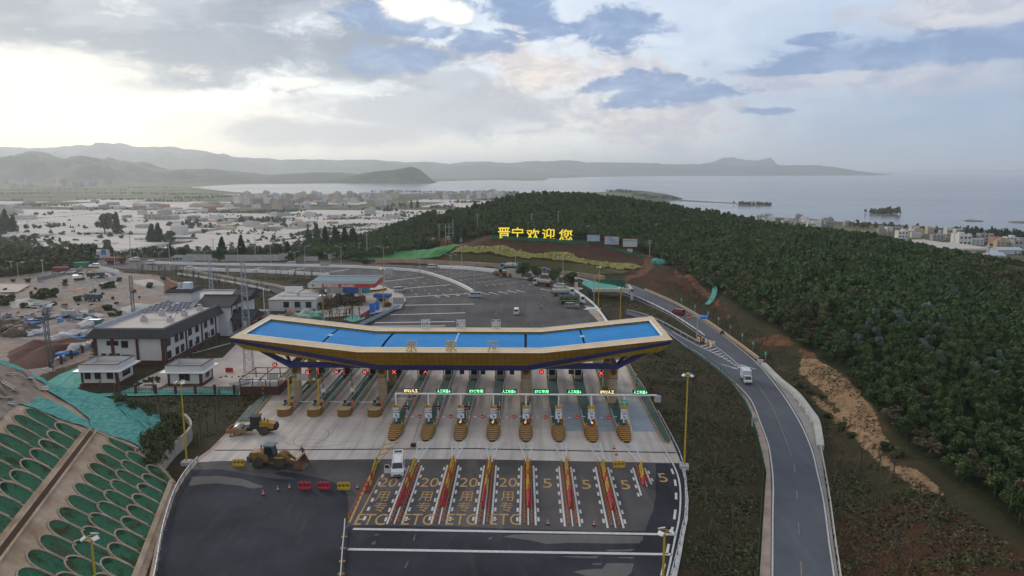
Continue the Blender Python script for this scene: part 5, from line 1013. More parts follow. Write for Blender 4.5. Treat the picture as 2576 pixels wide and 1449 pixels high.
for px, py, l in ((1341, 683, 'flat bed truck with pale blue cab behind the second round tree'), (1385, 688, 'flat bed truck with pale blue cab behind the third round tree')):
 r = thing('flat_bed_truck', l, 'truck', gv(px, py), R(174)); b = MB(); b.extr([(1.9, .5), (3.5, .5), (3.5, 1.4), (3.3, 2.5), (1.9, 2.5)], 'y', -1.1, 1.1); c = b.build('cab', PTRK, r); b = MB(); b.add([(3.5, -.95, 1.5), (3.5, .95, 1.5), (3.34, .9, 2.35), (3.34, -.9, 2.35)], [(0, 1, 2, 3)]); b.build('windscreen', GLASS, c); b = MB(); b.extr([(2.2, 1.5), (3.2, 1.5), (3.1, 2.3), (2.2, 2.3)], 'y', -1.12, 1.12); b.build('window', GLASS, c); b = MB(); b.box(-.8, 0, 1.0, 5.2, 2.2, .55); b.build('bed', RUST, r)
 for s in (-1, 1): wheel(r, 2.6, s*.95, .48, .3, DRIM); wheel(r, -2.0, s*.95, .48, .45, DRIM)
r = thing('dump_truck', 'dump truck with rusty red tipper body below the trees', 'truck', gv(290, 662), R(4)); b = MB(); b.box(-.8, 0, 1.0, 6.4, 2.4, 1.9, tx=1.05, ty=1.05); b.build('tipper_body', mat('tipper_red', (0.27, 0.085, 0.05), var=0.25, scale=0.6), r); b = MB(); b.extr([(2.7, .6), (4.5, .6), (4.5, 1.6), (4.3, 2.8), (2.7, 2.8)], 'y', -1.15, 1.15); c = b.build('cab', mat('cab_dark_red', (0.12, 0.03, 0.025), scale=1), r); b = MB(); b.box(4.42, 0, 1.7, .05, 1.9, .9); b.build('windscreen', GLASS, c); b = MB(); b.box(0, 0, .7, 8, 1, .3); b.build('chassis', CHASS, r)
for s in (-1, 1):
 for x in (3.4, -1.4, -2.7): wheel(r, x, s*1.0, .52, .45, DRIM)
for px, py, l, rz in ((242, 700, 'dark truck beside the heaped rubble near the white hoarding', 20), (235, 757, 'dark truck parked behind bushes at the middle of the dirt lot', 160)):
 p = T(px, py); r = thing('dark_truck', l, 'truck', p, R(rz)); b = MB(); b.box(-.8, 0, .9, 4.6, 2.1, 1.5, tx=1.04); b.build('tipper_body', mat('tipper_dark', (0.06, 0.07, 0.085), scale=1), r); b = MB(); b.extr([(1.7, .5), (3.2, .5), (3.2, 1.4), (2.9, 2.4), (1.7, 2.4)], 'y', -1, 1); b.build('cab', mat('cab_slate', (0.07, 0.10, 0.14), scale=1), r)
 for s in (-1, 1): wheel(r, 2.4, s*.9, .45, .3, DRIM); wheel(r, -1.6, s*.9, .45, .45, DRIM)
def excavator(p, rz):
 r = thing('excavator', 'white and yellow excavator digging in the dirt lot', 'excavator', p, rz)
 for s in (-1, 1): b = MB(); b.extr([(-1.7, .1), (-1.3, 0), (1.3, 0), (1.7, .1), (1.8, .45), (1.4, .8), (-1.4, .8), (-1.8, .45)], 'y', s*1.1-.25, s*1.1+.25); b.build('track', CHASS, r)
 b = MB(); b.box(-.5, 0, .9, 3.4, 2.4, 1.1); b.build('house', STEELW, r); b = MB(); b.box(.5, .7, 1.0, 1.5, 1.0, 1.8); b.build('cab', GLASS, r); b = MB(); b.tube([(1.0, -.2, 1.5), (3.6, -.2, 4.0), (5.4, -.2, 3.2)], .22); b.tube([(5.4, -.2, 3.2), (6.0, -.2, 1.0)], .18); b.build('boom', PYEL, r); b = MB(); b.box(5.9, -.2, .3, .8, 1.0, .8, ty=.8); b.build('bucket', STEEL, r)
excavator(T(200, 704), R(25))
def loader(label, p, rz, main, worn, k=1.0, name='wheel_loader'):
 r = thing(name, label, 'loader', p, rz); r.scale = (k, k, k)
 b = MB(); b.extr([(-3.5, .95), (-.6, .95), (-.6, 1.95), (-1.9, 2.35), (-3.3, 2.25), (-3.5, 1.8)], 'y', -.85, .85); b.build('engine_hood', main, r); b = MB(); b.box(-3.45, 0, .75, .5, 2.3, .95); b.build('counterweight', mat('machine_grey', (0.10, 0.10, 0.095), scale=1), r)
 b = MB(); b.box(-1.9, 0, .6, 3.0, 1.0, .6); b.box(-.2, 0, .7, 1.0, .7, .7); b.extr([(.2, .6), (2.3, .6), (2.3, 1.1), (1.7, 1.9), (.9, 2.1), (.2, 1.4)], 'y', -.55, .55); b.build('frame', worn, r)
 c = MB(); c.extr([(-1.2, 1.3), (.35, 1.3), (.25, 2.3), (-.05, 3.25), (-1.1, 3.25), (-1.2, 2.4)], 'y', -.78, .78); cc = c.build('cab', mat('cab_pillar_dark', (0.045, 0.055, 0.06), rough=.5, scale=1), r)
 for s in (-1, 1): c = MB(); c.extr([(-1.05, 1.75), (.18, 1.75), (.15, 2.3), (-.1, 3.1), (-1.0, 3.1)], 'y', s*.785-.008, s*.785+.008); c.build('window', GLASS, cc)
 c = MB(); c.add([(.34, -.65, 1.7), (.34, .65, 1.7), (.0, .6, 3.15), (.0, -.6, 3.15)], [(0, 1, 2, 3)]); c.build('windscreen', GLASS, cc)
 c = MB(); c.box(-.5, 0, 3.25, 1.75, 1.75, .16, tx=.9, ty=.9); c.build('cab_roof', mat('roof_slate', (0.13, 0.16, 0.17), scale=1), cc); c = MB(); c.cyl((-2.1, .5, 2.3), (-2.1, .5, 3.05), .08); c.build('exhaust', CHASS, r)
 for s in (-1, 1):
  for x in (-2.0, 1.25): wheel_l(r, x, s*1.12, .8, .6)
  a = MB(); a.extr([(1.0, 2.0), (1.3, 2.25), (3.2, 1.05), (3.7, .45), (3.5, .3), (2.9, .8)], 'y', s*.62-.09, s*.62+.09); a.build('lift_arm', main, r)
  a = MB(); a.box(1.25, s*1.12, 1.66, 1.5, .62, .07); a.build('mudguard', main, r); a = MB(); a.cyl((.9, s*.5, 1.3), (2.7, s*.55, 1.1), .08); a.build('cylinder', STEEL, r)
 a = MB(); a.extr([(1.5, 2.3), (1.75, 2.45), (2.5, 2.1), (2.4, 1.85)], 'y', -.14, .14); a.cyl((1.0, 0, 2.2), (2.2, 0, 2.35), .09); a.cyl((2.45, 0, 2.0), (3.4, 0, 1.2), .09); a.build('bell_crank', worn, r)
 k_ = MB(); pr = [(3.45, .1), (5.0, .05), (4.6, .12), (3.75, .25), (3.55, .7), (3.75, 1.25), (4.25, 1.5), (4.2, 1.58), (3.65, 1.35), (3.4, .7)]
 k_.extr(pr, 'y', -1.45, 1.45)
 for s in (-1, 1): k_.extr([(3.5, .1), (5.0, .05), (4.25, 1.5), (3.7, 1.3), (3.5, .7)], 'y', s*1.45-.05, s*1.45+.05)
 k_.build('bucket', mat('bucket_rust', (0.16, 0.085, 0.05), rough=.7, var=.35, scale=1.5), r)
 for i in range(7): t = MB(); t.box(5.05, -1.3+i*.43, .03, .25, .1, .08, tx=.4); t.build('bucket_tooth', STEEL, r)
 return r
def wheel_l(root, x, y, r, w):
 a = MB(); a.lathe([(r*.5, -w/2), (r*.9, -w/2), (r, -w*.3), (r, w*.3), (r*.9, w/2), (r*.5, w/2)], 20, axis='y')
 for i in range(18):
  t = 2*math.pi*i/18; a.box(math.cos(t)*r, 0, math.sin(t)*r-.04, .1, w*.8, .08)
 key = ('lw', r, w)
 if key not in _wh:
  q = MB(); q.lathe([(r*.12, -w*.46), (r*.3, -w*.3), (r*.5, -w*.42), (r*.5, w*.42), (r*.3, w*.3), (r*.12, w*.46)], 16, axis='y'); _wh[key] = (a.mesh('tyre', DUSTY), q.mesh('rim', DRIM))
 o = link('wheel', _wh[key][0], root, (x, y, r)); link('rim', _wh[key][1], o)
p = gv(690, 1171); loader('yellow wheel loader with raised dirty bucket at the edge of the slab', p, R(-3), PYD, PYD, 1.0)
loader('bright yellow wheel loader parked by the white wall at the far side', gv(1262, 694), R(-10), PYEL, PYEL, .95)
def roller():
 p = gv(634, 1090); r = thing('road_roller', 'yellow single drum road roller at the left edge of the slab', 'roller', p, R(4))
 b = MB(); b.lathe([(.5, -1.05), (.78, -1.05), (.8, -1.0), (.8, 1.0), (.78, 1.05), (.5, 1.05)], 24, axis='y', o=(-2.2, 0, .8)); b.build('drum', mat('drum_steel', (0.33, 0.32, 0.30), rough=.4, metal=.4, var=.2, scale=1), r)
 fr = mat('roller_frame', (0.32, 0.155, 0.04), var=.25, scale=1, rough=.55)
 for s in (-1, 1): b = MB(); b.box(-2.2, s*1.22, .55, 3.3, .2, .55); b.build('drum_frame', fr, r)
 b = MB(); b.box(-3.75, 0, .55, .22, 2.3, .55); b.build('front_beam', mat('beam_red', (0.30, 0.05, 0.04), scale=1), r); b = MB(); b.box(-.85, 0, .55, .5, 2.3, .6); b.box(-.3, 0, .5, .9, .6, .6); b.build('articulation', CHASS, r)
 b = MB(); b.cyl((-3.4, -1.0, 1.15), (-1.4, -1.0, 1.15), .05); b.build('scraper_bar', fr, r)
 b = MB(); b.extr([(.0, 1.0), (1.5, 1.0), (1.5, 2.0), (1.35, 3.0), (.1, 3.0), (.0, 2.0)], 'y', -.8, .8); c = b.build('cab', mat('cab_pillar_black', (0.03, 0.03, 0.033), rough=.5, scale=1), r)
 for s in (-1, 1): b = MB(); b.extr([(.15, 1.5), (1.35, 1.5), (1.25, 2.85), (.2, 2.85)], 'y', s*.805-.008, s*.805+.008); b.build('window', GLASS, c)
 b = MB(); b.box(-.01, 0, 1.6, .02, 1.3, 1.25); b.build('windscreen', GLASS, c); b = MB(); b.box(.72, 0, 3.0, 1.75, 1.85, .2, tx=.92, ty=.92); b.build('cab_roof', mat('roof_black', (0.045, 0.047, 0.05), scale=1), c)
 b = MB(); b.extr([(1.5, 1.1), (4.0, 1.0), (4.2, 1.35), (4.0, 1.85), (2.4, 2.15), (1.5, 2.2)], 'y', -.72, .72); b.build('engine_hood', PYEL, r); b = MB(); b.extr([(3.75, .75), (4.35, .75), (4.4, 1.3), (4.15, 1.8), (3.95, 1.8)], 'y', -.78, .78); b.build('rear_grille', CHASS, r)
 b = MB(); b.cyl((2.1, .3, 2.1), (2.1, .3, 2.6), .12); b.cyl((2.8, -.2, 2.0), (2.8, -.2, 2.5), .09); b.build('exhaust', CHASS, r); b = MB(); b.box(2.4, 0, .6, 2.8, 1.3, .6); b.build('chassis', CHASS, r)
 for s in (-1, 1): wheel_l(r, 2.2, s*1.0, .75, .55); b = MB(); b.box(2.2, s*1.0, 1.58, 1.4, .56, .06); b.build('mudguard', PYEL, r)
roller()
# ---------------------------------------------------------------- people
def skinned(name, joints, bones, m, parent=None, sub=1):
 me = bpy.data.meshes.new(name); me.from_pydata([j[0] for j in joints], bones, []); o = bpy.data.objects.new(name, me); COL.objects.link(o)
 md = o.modifiers.new('skin', 'SKIN'); sv = me.skin_vertices[0].data
 for i, j in enumerate(joints): sv[i].radius = (j[1], j[2] if len(j) > 2 else j[1]); sv[i].use_root = (i == 0)
 md.use_smooth_shade = True; s = o.modifiers.new('sub', 'SUBSURF'); s.levels = sub; s.render_levels = sub
 dg = bpy.context.evaluated_depsgraph_get(); nm = bpy.data.meshes.new_from_object(o.evaluated_get(dg)); bpy.data.objects.remove(o); nm.materials.clear(); nm.materials.append(m); return link(name, nm, parent)
SKIN = mat('skin', (0.36, 0.22, 0.15), scale=4, rough=.6); HAIR = mat('black_hair', (0.012, 0.010, 0.010), scale=4)
def person(label, p, rz, top, bottom, pose='stand', vest=None, hat=None):
 r = thing('person', label, 'person', p, rz)
 if pose == 'stand':
  J = [((0, 0, .95), .13, .10), ((0, .01, 1.15), .13, .10), ((0, 0, 1.38), .16, .10), ((0, 0, 1.5), .055), ((0, .01, 1.6), .085, .09), ((0, .01, 1.70), .08, .09), ((.19, 0, 1.42), .055), ((.25, .03, 1.15), .042), ((.24, .10, .92), .032), ((.24, .12, .82), .03), ((-.19, 0, 1.42), .055), ((-.25, .02, 1.15), .042), ((-.25, -.04, .92), .032), ((-.25, -.04, .82), .03),
    ((.10, 0, .88), .085), ((.11, .06, .5), .062), ((.12, .02, .1), .045), ((.12, -.10, .05), .04), ((-.10, 0, .88), .085), ((-.11, -.05, .5), .062), ((-.12, -.10, .1), .045), ((-.12, -.22, .05), .04)]
  hips, chest, head = (0, 0, .95), (0, 0, 1.2), (0, .01, 1.66)
 elif pose == 'kneel':
  J = [((0, .25, .42), .14, .11), ((0, .12, .62), .13, .10), ((0, -.04, .84), .15, .10), ((0, -.12, .94), .055), ((0, -.17, 1.02), .085, .09), ((0, -.20, 1.11), .08, .09), ((.18, -.06, .86), .055), ((.22, -.25, .62), .042), ((.16, -.45, .40), .032), ((.15, -.52, .32), .03), ((-.18, -.06, .86), .055), ((-.24, -.22, .60), .042), ((-.16, -.44, .36), .032), ((-.14, -.52, .28), .03),
    ((.11, .18, .40), .085), ((.17, -.18, .42), .062), ((.16, .02, .10), .045), ((.16, -.10, .05), .04), ((-.11, .18, .38), .085), ((-.17, -.12, .14), .062), ((-.15, .28, .08), .045), ((-.15, .40, .06), .04)]
  chest, head = (0, .04, .74), (0, -.19, 1.07)
 else:
  J = [((0, .1, .85), .14, .11), ((0, .05, 1.08), .13, .10), ((0, -.02, 1.3), .16, .11), ((0, -.03, 1.42), .055), ((0, -.05, 1.52), .085, .09), ((0, -.05, 1.62), .08, .09), ((.19, -.03, 1.32), .055), ((.28, -.25, 1.12), .042), ((.26, -.48, 1.05), .032), ((.25, -.56, 1.05), .03), ((-.19, -.03, 1.32), .055), ((-.28, -.25, 1.12), .042), ((-.26, -.48, 1.05), .032), ((-.25, -.56, 1.05), .03),
    ((.12, .05, .80), .085), ((.19, -.30, .68), .062), ((.18, -.18, .30), .045), ((.18, -.30, .26), .04), ((-.12, .05, .80), .085), ((-.19, -.30, .68), .062), ((-.18, -.18, .30), .045), ((-.18, -.30, .26), .04)]
  chest, head = (0, .02, 1.18), (0, -.05, 1.58)
 B = [(0, 1), (1, 2), (2, 3), (3, 4), (4, 5), (2, 6), (6, 7), (7, 8), (8, 9), (2, 10), (10, 11), (11, 12), (12, 13), (0, 14), (14, 15), (15, 16), (16, 17), (0, 18), (18, 19), (19, 20), (20, 21)]
 skinned('body', J, B, SKIN, r)
 grow = lambda ids, k: [(J[i][0],)+tuple(q*k+.012 for q in J[i][1:]) for i in ids]
 skinned('jacket', grow([1, 0, 2, 6, 7, 8, 10, 11, 12], 1.06), [(0, 1), (0, 2), (2, 3), (3, 4), (4, 5), (2, 6), (6, 7), (7, 8)], top, r)
 skinned('trousers', grow([0, 14, 15, 16, 18, 19, 20], 1.06), [(0, 1), (1, 2), (2, 3), (0, 4), (4, 5), (5, 6)], bottom, r)
 for a, c in ((16, 17), (20, 21)): skinned('shoe', [(Vector(J[a][0])-Vector((0, -.02, .04)), .05), (J[c][0], .048)], [(0, 1)], HAIR, r)
 b = MB(); b.lump((head[0], head[1]+.012, head[2]+.035), .098, .108, .085, 2, .05); b.build('hair' if hat is None else 'helmet', HAIR if hat is None else hat, r)
 b = MB(); b.cyl((head[0], head[1]-.10, head[2]-.01), (head[0], head[1]-.125, head[2]-.03), .016, .02, 6); b.build('nose', SKIN, r)
 if vest: skinned('vest', [(J[1][0], .155, .125), (J[0][0], .15, .12), (J[2][0], .185, .13)], [(0, 1), (0, 2)], vest, r)
 return r
HIV = mat('hi_vis_orange', (0.75, 0.13, 0.03), scale=4); HIY = mat('hi_vis_yellow', (0.45, 0.55, 0.08), scale=4); CLB = mat('black_cloth', (0.02, 0.02, 0.024), scale=4); CLW = mat('white_cloth', (0.55, 0.55, 0.56), scale=4); CLN = mat('dark_trousers', (0.035, 0.035, 0.05), scale=4)
person('person in orange vest kneeling on the slab beside the drain grate', gv(761, 1139), R(-60), CLB, CLN, 'kneel', HIV, HIV)
person('person in yellow green vest walking on the far asphalt', gv(1368, 752), R(20), HIY, CLN, 'stand', HIY)
person('person in white top and dark trousers walking on the far asphalt', gv(1361.5, 778), R(160), CLW, CLN)
person('person in dark clothes walking along the orange median line', gv(1054, 698), R(60), CLB, CLN); person('person standing among the lane dashes behind the gas station', gv(1022, 700), R(100), mat('maroon_cloth', (0.12, 0.04, 0.04), scale=3), CLN)
def motorbike():
 p = V(1818, 842, RZ(0, 842)+.03); r = thing('motorcycle', 'dark motorcycle riding along the ramp near the cream parapet', 'motorcycle', p, R(128))
 for x in (-.6, .65): wheel(r, x, 0, .3, .12)
 b = MB(); b.extr([(-.7, .5), (.35, .45), (.5, .9), (.25, .95), (.0, .78), (-.75, .82)], 'y', -.14, .14); b.build('frame', CLB, r); b = MB(); b.cyl((.65, 0, .3), (.42, 0, 1.05), .04); b.cyl((.42, -.32, 1.05), (.42, .32, 1.05), .025); b.build('handlebar', STEEL, r); b = MB(); b.box(-.35, 0, .78, .7, .26, .1); b.build('saddle', CLB, r); b = MB(); b.cyl((.6, 0, .85), (.68, 0, .85), .1); b.build('headlight', HEADL, r)
 person('person in dark jacket riding the motorcycle on the ramp', p+Vector((math.cos(R(128))*-.1, math.sin(R(128))*-.1, 0.0)), R(218), CLB, CLN, 'ride', None, CLB)
motorbike()
b = thing('generator', 'small dark generator standing on the slab right of the fishbone mark', 'generator', gv(1040, 1124)); MB().box(0, 0, .1, .7, .5, .45).build('engine', BLK2, b); m = MB()
for x in (-.38, .38):
 for y in (-.28, .28): m.cyl((x, y, 0), (x, y, .62), .03)
for y in (-.28, .28): m.cyl((-.38, y, .62), (.38, y, .62), .03)
m.build('tube_frame', RUST, b)
t = MB(); P = PTS([(1468,779),(1478,774),(1492,773),(1496,772),(1503,778),(1512,783),(1504,784),(1494,777),(1480,779)], .06); t.prism([(p.x, p.y) for p in P], .03, .12); tag(t.build('plastic_sheet', mat('pale_blue_sheet', (0.45, 0.55, 0.68), var=.2, scale=1)), 'crumpled pale blue sheet lying right of the grey SUV', 'sheet')
# ---------------------------------------------------------------- arched revetment on the left
EA = V(360, 1449); _t = (V(445, 1215)-EA).normalized(); _n = Vector((-_t.y, _t.x, 0)); _u = _n*math.cos(R(38))+Vector((0, 0, math.sin(R(38)))); _N = Vector((_t.cross(_u))); _N = _N if _N.z > 0 else -_N
def SL(a, u, h=0.0): return EA+_t*a+_u*u+_N*h
TEAL = None
def net_mat(name, c, c2):
 g = G(name); n1 = g.noise(0.5, 6, 0.7, stretch=(1, 1, 1)); n2 = g.noise(1.6, 6, 0.75, stretch=(3.2, .35, 1)); n3 = g.noise(0.12, 3)
 col = g.mix(g.ramp(n2, 0.3, 0.7), c, c2); col = g.mix(g.math('MULTIPLY', g.ramp(n1, 0.55, 0.75), 0.5), col, tuple(k*0.5 for k in c)); g.bump(n2, 0.35, 0.12); return g.done(col, 0.9, 0.1)
TEAL = net_mat('teal_net', (0.050, 0.20, 0.165), (0.165, 0.44, 0.375)); SOILD = mat('debris_soil', (0.20, 0.145, 0.105), c2=(0.31, 0.235, 0.18), scale=0.6, bump=.5); REVC = mat('revetment_concrete', (0.30, 0.185, 0.105), c2=(0.53, 0.41, 0.29), scale=0.3, rough=.95, bump=.15)
def revetment():
 out = [(-26,-.4),(24.2,-.4),(29.1,5.7),(33,5.0),(38,4.2),(45.6,3.6),(44.2,7.8),(41.8,11.9),(38,16.8),(34.1,21.9),(34.3,25.3),(31,30),(22,36),(-26,36)]
 nx, ny = 110, 60; b = MB(); P2 = [Vector((a, u, 0)) for a, u in out]
 def region(poly, h, amp, m, name, step=.8, seed=0, kind=True):
  xs = [p[0] for p in poly]; us = [p[1] for p in poly]; pts = [Vector((p[0], p[1], 0)) for p in poly]; bm = bmesh.new()
  edge = ragged([Vector((p[0], p[1], 0)) for p in poly], amp*.8, step*1.2, seed) if amp else densify(pts+[pts[0]], step*1.5)[:-1]
  f = bm.faces.new([bm.verts.new((p.x, p.y, 0)) for p in edge]); bmesh.ops.triangulate(bm, faces=[f])
  for _ in range(3): bmesh.ops.subdivide_edges(bm, edges=[e for e in bm.edges if e.calc_length() > step], cuts=1)
  for v in bm.verts:
   a, u = v.co.x, v.co.y; k = noise.noise(Vector((a*.5+seed, u*.5, seed)))*amp; v.co = SL(a, u, h+abs(k))
  me = bpy.data.meshes.new(name); bm.normal_update(); bm.to_mesh(me); bm.free(); me.materials.append(m)
  for p in me.polygons: p.use_smooth = True
  return struct(link(name, me))
 region(out, 0.0, 0, REVC, 'revetment')
 s = MB(); rim = [SL(*q) for q in out]; c = SL(5, 18)
 for p, q in zip(rim[1:], rim[2:]):
  d0, d1 = (Vector((p.x-c.x, p.y-c.y, 0)).normalized()*max(.3, p.z*.75)), (Vector((q.x-c.x, q.y-c.y, 0)).normalized()*max(.3, q.z*.75)); s.add([p, q, Vector((q.x, q.y, -.6))+d1, Vector((p.x, p.y, -.6))+d0], [(3, 2, 1, 0)])
 s.build('embankment', SOILD)['kind'] = 'structure'
 region([(-26,22.6),(14,22.6),(23,22.6),(27,20),(30,22),(33.8,22.2),(33.9,25),(31,29.6),(22,35.5),(-26,35.5)], .05, .5, SOILD, 'soil', .9, 4)
 net = lambda l: [(lambda d: ((lambda P: (P.dot(_t), P.dot(_u)))(CAM+d*(((EA-CAM).dot(_N))/d.dot(_N))-EA)))(ray(x, y)) for x, y in l]
 def netting(l, lab, seed):
  o = region(net(l), .12, .30, TEAL, 'safety_net', .7, seed); del o['kind']; tag(o, lab, 'netting'); return o
 netting([(-5,906),(40,921),(68,934),(125,967),(212,984),(314,1016),(437,1061),(404,1095),(378,1117),(363,1136),(352,1129),(329,1114),(280,1098),(229,1080),(222,1057),(181,1022),(140,1000),(118,985),(112,970),(70,945),(30,928),(-5,915)], 'wide torn teal net covering the top end of the arched slope', 1)
 netting([(42,1013),(76,999),(108,1003),(150,1020),(190,1044),(221,1060),(226,1079),(180,1066),(140,1053),(100,1036),(72,1026)], 'narrow teal net lobe hanging above the topmost arches', 2)
 gr = G('hydroseed_green'); n1, n2, n3 = gr.noise(0.5, 5), gr.noise(5, 4, .75), gr.noise(0.22, 3); col = gr.mix(gr.ramp(n2, .35, .65), (0.020, 0.088, 0.050), (0.058, 0.165, 0.092)); col = gr.mix(gr.ramp(n1, .5, .68), col, (0.038, 0.050, 0.020)); col = gr.mix(gr.math('MULTIPLY', gr.ramp(n3, .55, .7), .5), col, (0.075, 0.045, 0.025)); gr.bump(n2, .8, .15); gr.done(col, .95, .1)
 cells, ribs = MB(), MB(); S = 3.24
 def cell(a, top, bot, w, pointed=True):
  hw = w/2; arc = [(a+hw*math.cos(t), top-hw*1.15+hw*1.15*math.sin(t)) for t in np.linspace(0, math.pi, 11)]; low = [(a-hw, bot+1.2), (a-hw*.8, bot+.75), (a-.3, bot+.2), (a, bot), (a+.3, bot+.2), (a+hw*.8, bot+.75), (a+hw, bot+1.2)] if pointed else [(a-hw, bot), (a+hw, bot)]
  low = [(x, max(y, bot)) for x, y in low]; pl = arc+low; cells.poly([SL(x, y, .05) for x, y in pl])
  path = [(a+hw+.1, max(bot+.4, top-3.4)), (a+hw+.1, top-hw*1.15)]+[(a+(hw+.1)*math.cos(t), top-hw*1.15+(hw*1.15+.1)*math.sin(t)) for t in np.linspace(0, math.pi, 11)[1:-1]]+[(a-hw-.1, top-hw*1.15), (a-hw-.1, max(bot+.4, top-3.4))]
  pts = [SL(x, y) for x, y in path]
  for p, q in zip(pts, pts[1:]):
   d = (q-p).normalized(); sd_ = d.cross(_N)*.10; ribs.add([p-sd_, p+sd_, q+sd_, q-sd_, p-sd_+_N*.14, p+sd_+_N*.14, q+sd_+_N*.14, q-sd_+_N*.14], [(4, 5, 6, 7), (0, 4, 7, 3), (1, 2, 6, 5), (0, 1, 5, 4)])
 for k in range(17):
  a = 27.2-S*k; kk = random.uniform
  cell(a+.0, 11.1+kk(-.15, .15), 6.75, 2.95)
  cell(a-S/2+.1, 7.9+kk(-.1, .1), 3.5, 2.95)
  cell(a-S+1.0, 4.65, 1.2, 2.9, False)
  cell(22.9-S*(k), 21.6+kk(-.2, .2), 16.35, 2.95)
  cell(24.2-S*k-.9, 17.5, 14.3, 2.9, False)
 cells.build('hydroseed_cell', gr.m)['kind'] = 'structure'; ribs.build('arch_rib', mat('rib_concrete', (0.47, 0.36, 0.26), c2=(0.28, 0.18, 0.115), scale=.8))['kind'] = 'structure'
 ch = MB()
 def beam(a0, u0, a1, u1, w, h, mi=0):
  p, q = SL(a0, u0), SL(a1, u1); d = (q-p).normalized(); s_ = d.cross(_N)*w/2; ch.add([p-s_, p+s_, q+s_, q-s_, p-s_+_N*h, p+s_+_N*h, q+s_+_N*h, q-s_+_N*h], [(0, 3, 2, 1), (4, 5, 6, 7), (0, 4, 7, 3), (1, 2, 6, 5), (0, 1, 5, 4), (2, 3, 7, 6)], mi)
 beam(-26, 13.75, 26.7, 13.75, .25, .45); beam(-26, 12.95, 26.7, 12.95, .25, .55); beam(-26, .9, 24.4, .9, .6, .3); beam(24.4, .3, 29.0, 5.9, .3, .25); beam(29, 5.9, 27, 13.2, .3, .25)
 ch.build('drain_channel', REVC)['kind'] = 'structure'; dk = MB(); dk.add([SL(-26, 13.08, .06), SL(26.7, 13.08, .06), SL(26.7, 13.62, .06), SL(-26, 13.62, .06)], [(0, 1, 2, 3)]); dk.build('drain_bed', mat('drain_brown', (0.12, 0.075, 0.045), scale=1))['kind'] = 'structure'  # drain bed: dark brown strip along the channel bottom
 for i, (x, y, L, w, rz, c, l) in enumerate(((20,948,2.4,.5,20,(.30,.24,.19),'plank'),(12,972,4.5,.45,-25,(.33,.28,.23),'long plank'),(118,936,1.4,.5,10,(.36,.32,.28),'short board'),(75,958,.9,.6,40,(.32,.36,.40),'grey blue tin sheet'),(60,972,1.6,.3,-10,(.3,.22,.17),'stick'),(10,1008,3.6,.35,60,(.34,.29,.24),'board standing askew'),(110,985,1.2,.8,30,(.38,.31,.26),'broken panel'),(40,990,1.3,.4,15,(.34,.27,.22),'offcut'),(30,1022,1.0,.6,5,(.3,.33,.29),'scrap of pale sheet'))):
  d = ray(x, y); p = CAM+d*(((EA-CAM).dot(_N))/d.dot(_N)); b = MB(); b.box(0, 0, 0, L, w, .12); b.box(L*.15, w*.5, .12, L*.6, w*.5, .08); o = b.build('scrap_board', mat('scrap_%d' % i, c, var=.25, scale=2), None, p+Vector((0, 0, .35)), R(rz)); o.rotation_euler = (R(8*(-1)**i), R(12), R(rz)); tag(o, f'{l} lying on the soil above the teal net', 'scrap')
 w = MB(); w.wall(smooth_path(PTS([(402,1196),(420,1170),(445,1140),(470,1118),(482,1098),(478,1082),(466,1070)]), 1), .35, -.4, 2.1); tag(w.build('retaining_wall', mat('wall_concrete_stained', (0.36, 0.32, 0.27), var=.3, scale=.6)), 'curved low concrete wall below the grassy end of the net', 'wall')
revetment()
# ---------------------------------------------------------------- office and guard houses
WALLW = mat('white_render', (0.55, 0.54, 0.53), var=.07, scale=.4, rough=.85); BROWN = mat('brown_cladding', (0.085, 0.035, 0.025), var=.2, scale=1); ROOFC = mat('roof_screed', (0.40, 0.365, 0.33), var=.14, scale=.35); PARAP = mat('parapet_grey', (0.36, 0.39, 0.42), scale=.5)
TILER = corr('dark_roof_tile', (0.060, 0.056, 0.058), 0.42, 'x', .8); TILERY = corr('dark_roof_tile_side', (0.060, 0.056, 0.058), 0.42, 'y', .8); WFR = mat('window_frame_dark', (0.05, 0.035, 0.03), scale=2)
def window(root, p, w, h, face, bars=1):
 b = MB(); e = .05
 def bx(b, du, dz, su, sz, d0, d1):
  if face == '-y': b.box(p[0]+du, p[1]-(d0+d1)/2, p[2]+dz-sz/2, su, d1-d0, sz)
  else: b.box(p[0]+(d0+d1)/2, p[1]+du, p[2]+dz-sz/2, d1-d0, su, sz)
 bx(b, 0, 0, w, h, .005, .03); o = b.build('window', GLASS, root); f = MB()
 for s in (-1, 1): bx(f, s*w/2, 0, .09, h+.09, .0, .08); bx(f, 0, s*h/2, w, .09, .0, .08)
 for i in range(bars): bx(f, -w/2+w*(i+1)/(bars+1), 0, .06, h, .0, .06)
 bx(f, 0, h*.18, w, .05, .0, .055); f.build('frame', WFR, o); s_ = MB(); bx(s_, 0, -h/2-.1, w+.25, .09, .0, .16); s_.build('sill', WALLW, o)
